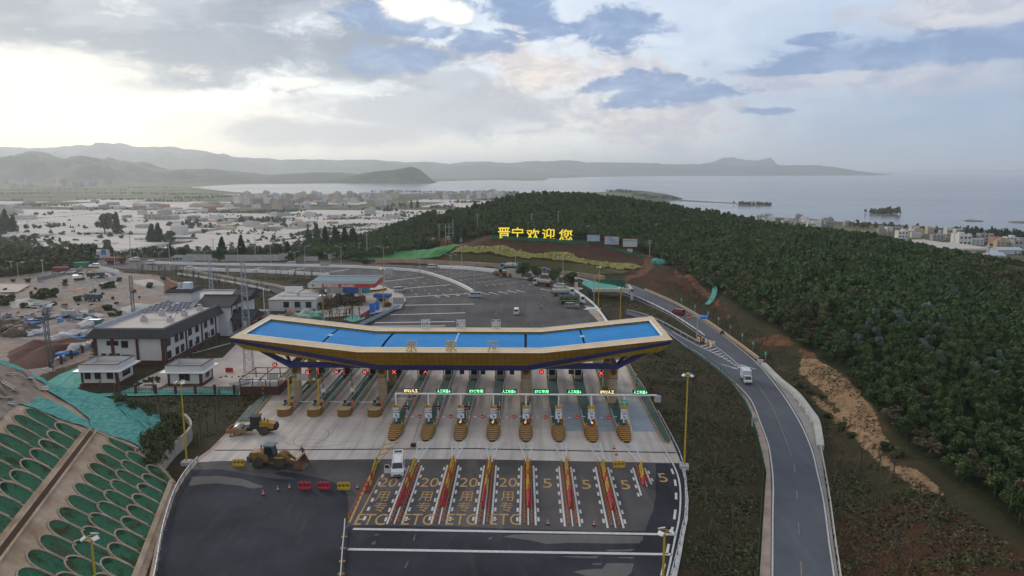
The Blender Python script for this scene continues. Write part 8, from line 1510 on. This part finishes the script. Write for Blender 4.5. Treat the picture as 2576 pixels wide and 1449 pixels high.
def quads_mesh(name, V_, T_, m, mi=None):
 me = bpy.data.meshes.new(name); n = len(V_); me.vertices.add(n); me.vertices.foreach_set('co', np.ascontiguousarray(V_, np.float32).ravel()); me.loops.add(n); me.loops.foreach_set('vertex_index', np.arange(n)); me.polygons.add(n//4); me.polygons.foreach_set('loop_start', np.arange(0, n, 4)); me.polygons.foreach_set('loop_total', np.full(n//4, 4))
 for q in (m if isinstance(m, list) else [m]): me.materials.append(q)
 if mi is not None: me.polygons.foreach_set('material_index', mi)
 me.update(); me.attributes.new('tint', 'FLOAT', 'POINT').data.foreach_set('value', np.ascontiguousarray(T_, np.float32)); return me
def trunk_mesh(kind, seed, bark=BARK):
 r = random.Random(seed); b = MB(); b.cyl((0, 0, -.12), (r.uniform(-.02, .02), 0, .45), .035, .022, 7); b.cyl((0, 0, .45), (r.uniform(-.04, .04), r.uniform(-.04, .04), .8 if kind != 4 else .97), .022, .008, 6)
 for i in range(5): a, z = r.uniform(0, 6.28), r.uniform(.3, .6); q = .16+.12*r.random(); b.cyl((0, 0, z), (q*math.cos(a), q*math.sin(a), z+.2), .013, .005, 5)
 return b.mesh('trunk', bark)
NV = 4; CR = {}; TRK = {}
for k in range(5):
 for v in range(NV): q, t = crown_arr(k, 950 if k != 2 else 700, 100+k*10+v, .30); CR[k, v] = quads_mesh('crown', q, t, LF[k])
 TRK[k] = trunk_mesh(k, k, BARKP if k == 2 else BARK)
def tree(p, h, w, kind, label, group, name='tree'):
 r = thing(name, label, 'tree', p, random.uniform(0, 6.28), group); r.scale = (w*1.35, w*1.35, h); link('trunk', TRK[kind], r); link('crown', CR[kind, random.randrange(NV)], r); return r
random.seed(5)
ONE = [(1315,698,659,28,0,'first of four round dark trees from the left on the paved island'),(1353,704,667,26,0,'second of four round dark trees from the left on the paved island'),(1396,714,675,30,0,'third of four round dark trees from the left on the paved island'),(1435,726,684,29,0,'fourth of four round dark trees from the left on the paved island'),
  (265,592,537,38,1,'tall bushy tree standing over the greenhouses at left'),(296,596,538,22,4,'slender dark tree right of the tall bushy one'),(18,594,533,26,4,'tall pointed dark tree at the far left'),(36,594,545,22,4,'shorter pointed dark tree at the far left'),(5,596,552,24,4,'dark conifer cut by the left edge'),
  (384,618,567,24,4,'pointed dark conifer beside the domed greenhouses'),(400,620,566,26,4,'dark conifer above the tile roofed house'),(430,618,577,30,0,'dark broad tree right of the conifers by the domes'),(798,628,568,24,4,'tallest conifer of the dark row'),(820,628,575,24,4,'second conifer of the dark row'),(845,626,573,26,4,'third conifer of the dark row'),(868,626,577,24,4,'fourth conifer of the dark row'),(890,624,578,26,4,'fifth conifer of the dark row'),(778,632,580,22,4,'leftmost conifer of the dark row'),
  (276,640,602,22,1,'tree beside the blue road sign'),(118,555,538,16,0,'round tree on the plain at left'),(552,665,618,26,0,'tree behind the gap of the compound wall'),(690,650,622,20,1,'olive tree behind the right half of the long compound wall'),(900,655,632,26,0,'dark tree by the stepped wall'),
  (560,650,600,22,4,'conifer behind the long compound wall'),(608,655,597,24,4,'conifer above the compound wall'),(735,660,633,24,0,'dark tree between the two compound walls'),(920,670,650,18,0,'low tree at the foot of the stepped wall')]
for px, py, ty, w, k, l in ONE:
 p = V(px, py) if 690 < py < 730 and px > 1300 else T(px, py); s = 1/ppm(p); tree(p, hat(p, ty)*1.03, w*s, k, l, None)
def scatter(poly, n, mind, rs):
 A = np.array([(p[0], p[1]) for p in poly]); r = np.random.default_rng(rs); lo, hi = A.min(0), A.max(0); X = r.uniform(lo[0], hi[0], n*8); Y = r.uniform(lo[1], hi[1], n*8); m = inside(X, Y, poly); X, Y = X[m], Y[m]; keep, grid = [], {}
 for i in range(len(X)):
  c = (int(X[i]//mind), int(Y[i]//mind)); ok = True
  for a in (-1, 0, 1):
   for b in (-1, 0, 1):
    for j in grid.get((c[0]+a, c[1]+b), ()):
     if (X[j]-X[i])**2+(Y[j]-Y[i])**2 < mind*mind: ok = False; break
    if not ok: break
   if not ok: break
  if ok: grid.setdefault(c, []).append(i); keep.append(i)
  if len(keep) >= n: break
 return X[keep], Y[keep]
def joined(name, items, nq, kindmat=None, leaf=.62):
 base = {}; VS, TS, MI = [], [], []; r = np.random.default_rng(3)
 for x, y, z, h, w, k in items:
  v = r.integers(0, 5); key = (k, v)
  if key not in base: base[key] = crown_arr(k, nq, 500+k*10+v, leaf)
  q, t = base[key]; a = r.uniform(0, 6.28); c, s = math.cos(a), math.sin(a); o = np.empty_like(q); o[:, 0] = (q[:, 0]*c-q[:, 1]*s)*w*1.35+x; o[:, 1] = (q[:, 0]*s+q[:, 1]*c)*w*1.35+y; o[:, 2] = q[:, 2]*h+z; VS.append(o); TS.append(np.clip(t*.5+r.uniform(.0, .45), 0, 1.2)); MI.append(np.full(len(q)//4, k))
 return stuff(link(name, quads_mesh(name, np.concatenate(VS), np.concatenate(TS), LF, np.concatenate(MI))))
def forest():
 X, Y = scatter(FOREST, 17000, 1.9, 11); behind = [Vector((float(a), float(b), 0)) for a, b in ((-190,400),(-60,470),(40,540),(160,560),(300,480),(360,380),(330,260),(250,330),(130,430),(40,480),(-60,420))]; X2, Y2 = scatter(behind, 2200, 3.0, 12); X, Y = np.concatenate([X, X2]), np.concatenate([Y, Y2])
 d = np.stack([inside(X, Y, pl) for pl in SANDP+RED+LEVEL+[SIGNSLOPE]]).any(0); X, Y = X[~d], Y[~d]; Z = HT(X, Y); r = np.random.default_rng(5); e, _ = edge_dist(X, Y, FOREST); it = []; dist = np.hypot(X, Y); order = np.argsort(dist)
 big = vnoise(X, Y, 32, 8); hue = vnoise(X, Y, 18, 15); n1 = 0
 for i in order:
  u = r.uniform(); k = 0
  if hue[i] > .22 and u < .6: k = 1
  if hue[i] < -.22 and u < .16 and dist[i] < 300: k = 2
  if e[i] < 7 and u < .4 and Y[i] < 330: k = 3
  h = r.uniform(3.3, 5.3)*(1+big[i]*.5)*(.62 if k == 3 else 1.0); w = r.uniform(1.7, 3.0)*(1+big[i]*.3)
  if Y[i] > 430: h *= 1.15
  fr = Vector((X[i], Y[i], Z[i]))-CAM; sx = W/2+F*fr.dot(RIGHT)/fr.dot(FWD); sy = H/2-F*fr.dot(UP)/fr.dot(FWD)
  if n1 < 296 and 0 < sx < W and -20 < sy < H+70: n1 += 1; tree((X[i], Y[i], Z[i]), h, w, k, ['dark green tree in the near part of the wooded right slope', 'olive green tree in the near part of the wooded right slope', 'silvery blue tree in the near part of the wooded right slope', 'brownish scrub tree at the edge of the right wood'][k], ['dark', 'olive', 'silvery', 'brownish'][k]+' trees of the near wood', 'tree')
  else: it.append((X[i], Y[i], Z[i], h, w, k))
 joined('forest', it, 66, leaf=.78)
forest()
def left_woods():
 pl = TP([(-60,614),(60,606),(130,604),(200,628),(300,642),(340,636),(420,630),(470,634),(560,626),(640,618),(700,606),(760,590),(800,600),(900,610),(985,605),(985,640),(900,648),(740,646),(640,650),(520,648),(440,650),(330,648),(230,655),(150,664),(60,668),(-60,672)]); X, Y = scatter(pl, 950, 4.2, 31); Z = HT(X, Y); r = np.random.default_rng(9); h1_ = vnoise(X, Y, 25, 4)
 joined('woodland', [(X[i], Y[i], Z[i], r.uniform(3.5, 7.5)*(1+h1_[i]*.7), r.uniform(3.5, 6), int(r.choice([0, 0, 1, 1, 4]))) for i in range(len(X))], 110)
 pl2 = TP([(-60,668),(60,662),(150,660),(230,655),(250,662),(160,672),(100,690),(0,700),(-60,702)]); X, Y = scatter(pl2, 260, 4.2, 33); Z = HT(X, Y); joined('scrub', [(X[i], Y[i], Z[i], r.uniform(3, 6), r.uniform(3.5, 5.5), int(r.choice([0, 1, 1, 3]))) for i in range(len(X))], 110)
 it = []
 for x, y, n in ((372,1122,16),(392,1106,16),(412,1090,16),(428,1076,14),(440,1070,12),(455,1075,12),(462,1090,10),(405,1140,12),(425,1120,12),(390,1165,10),(300,1012,8),(340,1025,8),(380,1040,8),(420,1052,8)):
  for _ in range(n): q_ = ray(x+r.normal(0, 9), y+r.normal(0, 6)); p = CAM+q_*((EA-CAM).dot(_N)/q_.dot(_N)); it.append((p.x, p.y, max(p.z, .3)-.7, r.uniform(1.3, 2.6), r.uniform(.8, 1.4), 1))
 joined('tall_grass', it, 60, leaf=.5)
left_woods()
BU = [(350,972,16),(366,966,14),(380,960,16),(395,956,14),(400,966,12),(556,958,12),(570,954,12),(585,957,13),(600,957,13),(612,954,12),(626,957,12),(105,752,40),(128,748,36),(90,755,26),(25,758,26),(10,768,30),(265,725,26),(285,722,24),(195,758,22),(270,782,26),(60,772,20),(300,795,20),(835,772,40),(868,765,52),(895,768,26),(815,777,28),(1640,870,26),(1620,850,22),(1655,892,30),(1560,830,20),(1575,845,24),(975,772,22),(2010,975,22),(2035,990,18),(2080,1050,24),(2120,1080,30),(2140,1100,24),(2065,1000,16),(2230,1130,36),(2260,1150,36)]
def shrubs():
 BU[22:22] = [(random.uniform(0, 420), random.uniform(700, 800), random.uniform(7, 17)) for _ in range(34)]
 for i, (x, y, w) in enumerate(BU):
  p = V(x, y) if x < 1000 and y > 760 else T(x, y); s = 1/ppm(p); z = 'between the guard houses' if i < 5 else 'in the hedge row of the station yard' if i < 11 else 'on the dirt lot' if i < 56 else 'by the gas station wall' if i < 60 or i == 65 else 'on the right verge'
  o = link('shrub', CR[(0 if i < 11 else 1 if i < 56 or x > 2000 else 3), i % NV], None, p-Vector((0, 0, w*s*.42)), i*1.3); o.scale = (w*s*1.1, w*s*1.1, w*s*(1.3 if i < 11 else 1.1)); tag(o, 'round leafy shrub '+z, 'shrub', 'shrubs '+z)
shrubs()
def saplings():
 ms = []
 for v in range(4):
  r = random.Random(v+60); b = MB(); h = 4.2; top = (r.uniform(-.3, .3), r.uniform(-.3, .3), h*.7); b.cyl((0, 0, -.2), top, .10, .06, 5)
  for i in range(7): a, z = r.uniform(0, 6.28), r.uniform(.4, .7)*h; q = r.uniform(.3, .9); e = (q*math.cos(a), q*math.sin(a), z+r.uniform(.6, 1.3)); b.cyl((top[0]*z/h, top[1]*z/h, z), e, .05, .02, 4)
  for i in range(3): a = i*2.1+v; b.cyl((math.cos(a)*1.1, math.sin(a)*1.1, 0), (0, 0, 2.0), .035, n=4, mi=1)
  ms.append(b.mesh('sapling', [mat('sapling_bark', (0.085, 0.065, 0.05), var=.3, scale=2), mat('prop_stake', (0.16, 0.12, 0.085), var=.2, scale=2)]))
 zs = [([(1720,890),(1800,950),(1860,1020),(1900,1100),(1912,1180),(1905,1449),(1760,1449),(1752,1200),(1735,1060),(1700,960)], 48, 3.2, 'on the dark verge between plaza and ramp'), ([(2110,1150),(2200,1180),(2330,1260),(2480,1350),(2576,1449),(2130,1449),(2095,1250)], 46, 3.4, 'on the verge at bottom right'), ([(1720,740),(1800,790),(1880,850),(1960,900),(1990,950),(1930,900),(1850,850),(1760,780),(1690,730)], 40, 3.0, 'on the bank behind the chevron signs'),
   ([(310,682),(450,684),(560,712),(690,735),(670,790),(610,800),(600,750),(500,720),(420,700)], 130, 2.0, 'in the plantation left of the gas station'), ([(590,690),(740,693),(880,705),(880,712),(750,718),(640,700)], 22, 3.5, 'on the grass bank behind the station'), ([(1560,790),(1640,830),(1640,850),(1570,870)], 10, 3, 'on the verge behind the canopy tip'), ([(800,795),(900,790),(915,800),(860,818),(810,810)], 22, 2.2, 'in front of the dull brick wall'), ([(480,1010),(640,1000),(590,1060),(500,1120),(480,1060)], 16, 3.4, 'on the verge between iron fence and road roller'), ([(230,985),(400,985),(400,990),(230,990)], 7, 3, 'along the iron fence'), ([(430,925),(545,860),(555,866),(450,935)], 12, 2.5, 'along the office lawn')]
 for i, (pl, n, md, w) in enumerate(zs):
  P = TP(pl); X, Y = scatter(P, n, md, 70+i); Z = HT(X, Y)
  for j in range(len(X)): o = link('sapling', ms[random.randrange(4)], None, (X[j], Y[j], Z[j]), random.uniform(0, 6.28)); k = random.uniform(.65, 1.25); o.scale = (k, k, k); tag(o, 'bare propped sapling '+w, 'sapling', 'saplings '+w)
saplings()
def verge():
 pls = [[(1700,880),(1830,960),(1895,1070),(1915,1180),(1900,1500),(1720,1500),(1736,1280),(1722,1170),(1640,990),(1600,900)],[(2070,1140),(2200,1160),(2400,1270),(2620,1420),(2620,1520),(2125,1520)],[(1640,700),(1760,740),(1860,800),(2010,900),(2060,1000),(2140,1090),(2060,1100),(1990,960),(1880,870),(1760,780),(1690,740)],[(250,1000),(640,998),(600,1050),(500,1150),(470,1180),(480,1070),(440,1050)],[(480,684),(880,705),(930,712),(800,722),(650,702)],[(300,682),(440,688),(690,745),(670,795),(610,800),(590,740)],[(1470,725),(1620,765),(1770,855),(1700,835),(1570,778),(1500,770)],[(1530,815),(1560,800),(1680,845),(1640,880)],[(2010,905),(2090,925),(2160,985),(2215,1085),(2245,1130),(2150,1075),(2060,975)],[(340,1500),(435,1245),(480,1180),(488,1170),(425,1330),(395,1449),(380,1500)]]
 VS, TS, MI = [], [], []; r = np.random.default_rng(77)
 for pi, pl in enumerate(pls):
  P = TP(pl); A = np.array([(p[0], p[1]) for p in P]); n = int(min(42000, 14*abs(np.sum(A[:, 0]*np.roll(A[:, 1], -1)-A[:, 1]*np.roll(A[:, 0], -1)))/2)); X = r.uniform(A[:, 0].min(), A[:, 0].max(), n*2); Y = r.uniform(A[:, 1].min(), A[:, 1].max(), n*2); m = inside(X, Y, P)&~np.stack([inside(X, Y, q) for q in LEVEL[:3]]).any(0); pn = vnoise(X, Y, 4, 3)+vnoise(X, Y, 1.5, 4)*.6; m &= pn > -.22; X, Y, pn = X[m], Y[m], pn[m]
  n = len(X); Z = HT(X, Y); a = r.uniform(0, 6.28, n); s = r.uniform(.06, .17, n)*(1+np.maximum(pn, 0)*1.3); hh = s*r.uniform(.5, 1.2, n); c, d = np.cos(a)*s, np.sin(a)*s; t = r.normal(0, .18, (n, 2)); q = np.stack([np.stack([X-c, Y-d, Z-.03], 1), np.stack([X+c, Y+d, Z-.03], 1), np.stack([X+c*.7+t[:, 0], Y+d*.7+t[:, 1], Z+hh], 1), np.stack([X-c*.7+t[:, 0], Y-d*.7+t[:, 1], Z+hh], 1)], 1); VS.append(q.reshape(-1, 3)); TS.append(np.repeat(r.uniform(0, .9, n), 4)); MI.append(np.where(r.uniform(size=n) < .30+pn*.5, 1, np.where(r.uniform(size=n) < .8, 3, 0)))
 stuff(link('grass', quads_mesh('grass', np.concatenate(VS), np.concatenate(TS), LF, np.concatenate(MI))))
verge()
# ---------------------------------------------------------------- the plain: greenhouses, villages, trees
def PX(p): q = Vector(p)-CAM; d = q.dot(FWD); return W/2+F*q.dot(RIGHT)/d, H/2-F*q.dot(UP)/d
def greenhouses():
 g = G('greenhouse_film'); n1, n2 = g.noise(.03, 4), g.noise(.5, 4, stretch=(.15, 1, 1)); oi = g.N.new('ShaderNodeObjectInfo'); col = g.mix(g.ramp(n1, .3, .7), (0.54, 0.485, 0.435), (0.68, 0.62, 0.565)); col = g.mix(g.math('MULTIPLY', g.ramp(n2, .55, .75), .3), col, (0.36, 0.35, 0.31)); st = g.math('PINGPONG', g.math('MULTIPLY', g.xyz()[1], 30.0), .5); col = g.mix(g.math('MULTIPLY', g.ramp(st, .12, .0), .55), col, (0.20, 0.19, 0.15)); col = g.mix(g.math('MULTIPLY', oi.outputs['Random'], .4), col, (0.38, 0.35, 0.30)); g.done(col, .85, .12)
 ms = []
 for nr in (10, 14, 18):
  b = MB(); vs = []; seg = 5
  for i in range(nr*seg+1):
   t = i/(nr*seg); z = .45+.55*abs(math.sin(math.pi*i/seg))
   for s in (-.5, .5): vs.append((s, t-.5, z))
  n = nr*seg; b.add(vs, [(2*i, 2*i+1, 2*i+3, 2*i+2) for i in range(n)], 0, True)
  for s in (0, 1): b.add([vs[2*i+s] for i in range(n+1)]+[((-.5, .5)[s], -.5, 0), ((-.5, .5)[s], .5, 0)], [tuple(range(n+1))+(n+2, n+1)])
  for s in (-.5, .5): b.add([(-.5, s, 0), (.5, s, 0), (.5, s, .45), (-.5, s, .45)], [(0, 1, 2, 3)])
  ms.append(b.mesh('greenhouse', g.m))
 r = random.Random(3); n = 0; rot = R(-9); y = 560.0
 while y < 3300:
  dy = 44+y*.045; x = -1500.0
  while x < 700:
   dx = r.uniform(.7, 1.5)*(78+y*.045); cx_, cy_ = x+dx/2+(y*.15), y+dy/2; p = (cx_, cy_, -30); px, py = PX(p); x += dx+r.choice((4, 5, 6, 9, 20))
   if not (-60 < px < 1330 and 470 < py < 645): continue
   if HT(np.array([cx_]), np.array([cy_]))[0] > -27 and cy_ < 800: continue
   d = .97 if py > 530 else .62 if (py > 505 and px > 330) else .30 if py > 505 else .5 if (px < 230 and 492 < py) else .6 if px > 900 and py > 497 else 0.0
   if 590 < px < 1010 and 489 < py < 536: d *= .12
   if px > 1000 and py < 506: d *= .35
   if r.random() > d or n > 290: continue
   n += 1; o = link('greenhouse', ms[r.randrange(3)], None, (cx_, cy_, -30), rot+r.uniform(-.03, .03)); o.scale = (dx, dy-r.choice((1, 2, 3)), r.uniform(2.6, 3.6)); z = 'nearest the highway' if py > 590 else 'in the middle of the plain' if py > 530 else 'far out towards the lake'; tag(o, 'long white film greenhouse block '+z, 'greenhouse', 'greenhouse blocks '+z)
  y += dy+r.choice((4, 6, 8, 18))
 for px, py, w, d, l in ((200,600,118,26,'big pale greenhouse group above the left wood'),(70,598,90,30,'stepped greenhouse group at the far left'),(255,622,66,18,'lower greenhouse behind the red dump truck'),(245,650,34,10,'small greenhouse by the blue road sign')): p = T(px, py); k = 1/ppm(p); o = link('greenhouse', ms[0], None, (p.x, p.y, p.z+.4), R(-14)); o.scale = (w*k, d, 4); tag(o, l, 'greenhouse')
 for i in range(4): p = T(343+i*15.5, 613); k = 1/ppm(p); b = MB(); b.lathe([(1, -4.5), (1, 4.5)], 16, axis='y'); o = b.build('dome_greenhouse', g.m, None, p+Vector((0, 6, 1.2)), R(-16)); o.scale = (6.6*k, 1, 11*k); tag(o, f'arched plastic tunnel, {["leftmost","second from left","third from left","rightmost"][i]} of four beside dark conifers', 'greenhouse')
 for px, py, w, l in ((2290,632,150,'greenhouse block behind the right ridge'),(2380,640,120,'greenhouse block right of the ridge end')): p = V(px, py-15, -30); k = 1/ppm(p); o = link('greenhouse', ms[2], None, p, R(5)); o.scale = (w*k, 50, 3.5); tag(o, l, 'greenhouse')
 for px, py, w, l in ((2500,664,34,'low pale shed in the right village'),(2530,650,60,'long blue grey shed near the right edge')): p = V(px, py-12, -30); k = 1/ppm(p); r_ = thing('shed', l, 'shed', p); MB().box(0, 0, 0, w*k, 12, 4).build('wall', WALLW, r_); MB().extr([(-7, 3.9), (7, 3.9), (0, 6)], 'x', -w*k*.52, w*k*.52).build('roof', mat('shed_roof', (0.40, 0.44, 0.50), scale=.3), r_)
greenhouses()
def villages():
 cs = [mat('house_%s' % n, c, var=.12, scale=.2, rnd=.2) for n, c in (('white', (.52, .50, .47)), ('grey', (.30, .29, .28)), ('tan', (.45, .35, .26)), ('brick', (.36, .20, .13)))]; DW = mat('house_window', (0.05, 0.055, 0.06), scale=1); ms, wins = [], []
 for m in cs:
  for k in range(3):
   b = MB(); b.box(0, 0, -.02, 1, 1, 1); b.box(0, -.48, 1, 1, .04, .08); b.box(0, .48, 1, 1, .04, .08); b.box(-.48, 0, 1, .04, .92, .08); b.box(.48, 0, 1, .04, .92, .08)
   if k: b.box(.2*(-1)**k, .1, 1, .42, .5, .28)
   ms.append(b.mesh('house', m))
 for nf in (2, 3):
  b = MB(); w = []
  for f in range(nf):
   for c in range(3): q = MB(); q.box(-.32+c*.32, -.505, (f+.35)/nf, .16, .012, .42/nf); w.append(q.mesh('window', DW))
  wins.append(w)
 r = random.Random(8)
 def vill(l, n, sz, hs, lab, grp, near=False):
  P = [V(x, y, -30) for x, y in l]; X, Y = scatter(P, n, sz*1.05, int(l[0][0])+n)
  for i in range(len(X)):
   o = link('house', ms[r.choice((0, 1, 2, 0, 1, 2, 3, 4, 5, 6, 7, 9))], None, (X[i], Y[i], -30), r.choice((-.15, -.15, 1.42))+r.uniform(-.1, .1)); o.scale = (sz*r.uniform(.7, 1.3), sz*r.uniform(.7, 1.1), r.choice(hs)*r.uniform(.85, 1.15)); tag(o, lab, 'house', grp)
   if near: [link('window', w, o) for w in wins[r.randrange(2)]]
 vill([(590,495),(700,493),(860,493),(1000,490),(1005,500),(960,512),(880,518),(780,530),(690,532),(610,520),(580,507)], 125, 13, (7, 10, 13), 'small pale flat roofed house in the lakeside village left of centre', 'houses of the lakeside village')
 vill([(1060,494),(1180,491),(1270,489),(1275,498),(1200,503),(1080,503)], 46, 13, (9, 12, 14), 'pale house in the village strip left of the hill top', 'houses of the strip village')
 vill([(-20,452),(120,452),(260,455),(330,462),(200,470),(0,472)], 46, 26, (12, 18, 26), 'tiny hazy building in the distant town at left', 'buildings of the hazy town')
 vill([(330,520),(560,515),(600,530),(450,540),(340,535)], 30, 16, (5, 8), 'low house scattered among greenhouses at left', 'scattered houses of the plain')
 vill([(330,540),(560,545),(760,545),(1000,535),(1000,555),(760,580),(480,600),(330,575)], 34, 15, (4, 6, 9), 'low building among the greenhouses in the middle of the plain', 'buildings of the middle plain')
 vill([(0,505),(250,510),(330,530),(150,560),(0,560)], 18, 16, (4, 7), 'low building among the fields at far left', 'buildings of the left fields')
 vill([(1890,552),(2000,556),(2130,566),(2180,582),(2090,578),(1980,572),(1900,562)], 18, 10, (6, 8), 'pale house showing above the right ridge', 'houses above the right ridge', True)
 vill([(2190,578),(2330,586),(2450,604),(2560,615),(2560,630),(2440,626),(2330,604),(2220,596)], 26, 10.5, (6, 7, 9), 'flat roofed house in the village at the right shore', 'houses of the right shore village', True)
 vill([(1480,436),(1560,437),(1640,439),(1600,440.5),(1490,440)], 12, 70, (30, 50), 'tiny pale building on the far shore', 'far shore buildings')
 for px, py, w, h, m, l in ((66,458,8,18,0,'taller pale tower block in the hazy town'),(60,458,7,20,0,'twin tower block in the hazy town'),(385,556,34,16,6,'reddish apartment block among the greenhouses'),(410,557,30,13,3,'grey apartment block right of the reddish one'),(436,556,20,12,6,'low block at the right end of the apartment row'),(935,516,20,14,6,'tan five storey block at the edge of the lakeside village'),(960,517,20,14,0,'pale five storey block at the edge of the lakeside village'),(2435,657,36,22,9,'orange brick house under construction at the right'),(320,551,12,9,3,'grey house standing alone on the plain'),(488,558,22,14,3,'grey block on the plain right of the apartments')):
  p = V(px, py, -30); k = 1/ppm(p); o = link('building', ms[m], None, p, R(-6)); o.scale = (w*k, 14, h*k); tag(o, l, 'building'); [link('window', q, o) for q in wins[1]] if h > 12 and py > 500 else None
 for px, py, w, h, l in ((465,612,62,16,'white farmhouse with long grey tiled roof'),(425,648,40,16,'white shed with grey roof behind the compound wall'),(458,654,34,13,'flat roofed white gatehouse at the compound wall'),(108,664,26,7,'grey roofed hut among the left trees')):
  p = T(px, py); k = 1/ppm(p); r_ = thing('farmhouse', l, 'house', p, R(-5)); MB().box(0, 0, -3, w*k*.92, 8, 3+h*k*.62).build('wall', WALLW, r_); MB().extr([(-5.2, h*k*.6), (5.2, h*k*.6), (0, h*k)], 'x', -w*k*.5, w*k*.5).build('roof', mat('farm_roof', (0.11, 0.105, 0.10), var=.2, scale=.6), r_); [MB().box(x*w*k, -4.03, h*k*.25, 1.2, .08, 1.2).build('window', GLASS, r_) for x in (-.28, 0, .28)]
 for px, py, ty, l in ((2172,572,536,'white chimney like mast at the right shore'),(949,492,485,'thin mast above the lakeside village'),(2480,676,612,'pale lattice mast in the right village')):
  p = V(px, py, -30); h = hat(p, ty); m = thing('mast', l, 'mast', p); MB().cyl((0, 0, 0), (0, 0, h), .9, .5, 8).build('shaft', STEELW, m); MB().box(0, 0, h*.86, 3, 3, .5).build('platform', GALV, m)
villages()
def plain_trees():
 r = np.random.default_rng(41); it = []
 def clump(px, py, w, hpx, n, kind=1, z=-30.0):
  p = V(px, py, z); k = 1/ppm(p)
  for i in range(n): it.append((p.x+r.normal(0, .35)*w*k, p.y+r.normal(0, 12), z, hpx*k*r.uniform(.5, .95), hpx*k*r.uniform(.25, .48), kind if r.uniform() < .8 else 1))
 for a in ((90,520,60,9,26),(160,521,70,9,26),(20,548,60,12,20),(120,545,40,14,8),(200,526,90,6,30,1),(300,505,120,8,60),(420,508,90,8,40),(480,500,110,7,50),(560,497,80,7,40),(340,532,140,8,40),(520,540,150,9,40),(640,537,120,9,50),(700,535,80,10,40),(560,548,60,10,18),(800,548,110,10,46),(900,555,120,10,56),(1000,548,110,12,50),(1060,540,100,10,40),(1110,525,70,12,30),(1010,522,40,13,12),(940,528,70,8,26),(1180,512,90,10,40),(1240,507,70,10,36),(700,505,110,6,40),(840,498,140,6,60),(1010,484.5,130,7,60),(1120,485,110,6,50),(1200,486,110,7,60),(1270,488,60,9,40),(110,577,60,20,9),(145,574,50,16,8),(200,577,30,16,5,4),(180,590,30,14,6),(330,562,80,11,20),(450,575,60,24,7),(475,570,30,22,5),(505,580,50,22,7),(555,577,60,14,16),(620,562,70,12,22),(660,562,80,22,14),(570,595,40,14,8),(480,596,120,8,20),(640,588,90,14,20),(740,575,60,18,16),(710,560,60,14,16),(975,535,30,20,6,4),(1045,525,16,22,4,4),(300,560,40,10,10),(60,560,90,7,26),(250,545,160,5,60,1),(450,490,160,5,70,1),(330,488,160,5,60,1),(200,480,260,5,90),(400,474,200,4,80),(60,488,160,5,50),
    (1610,494,30,9,26),(1650,499,60,8,40,1),(1580,486,60,9,34),(1700,503,20,7,14),(1560,483,50,8,30),(2150,572,40,18,12),(2175,574,20,20,6),(2235,577,12,22,4),(2305,583,14,24,4),(2380,588,40,20,12),(2420,590,30,24,8),(2400,640,120,10,40),(2330,655,70,14,26),(2380,672,90,18,34),(2500,665,60,14,26),(2560,640,50,12,20),(2030,566,60,9,20),(1930,556,70,6,26),(2450,612,60,9,20),(2540,690,60,14,20),(2340,640,40,24,8),(2290,655,60,16,20)): clump(*a)
 for x in range(2420, 2560, 5): clump(x, 603, 8, 36*r.uniform(.7, 1.0), 2, 4 if x % 2 else 0)
 for x in range(1860, 1940, 3): clump(x, 517, 4, 12*r.uniform(.8, 1.1), 2)
 for x in range(2193, 2252, 3): clump(x, 539, 3, (17 if x < 2240 else 22)*r.uniform(.85, 1.05), 3)
 for q in range(130): u, v = r.uniform(0, 1290), r.uniform(496, 640); p = V(u, v, -30); k = 1/ppm(p); it.append((p.x, p.y, -30.0, r.uniform(3, 7), r.uniform(3, 6), int(r.choice([0, 1]))))
 joined('distant_trees', it, 46, leaf=1.1)
plain_trees()
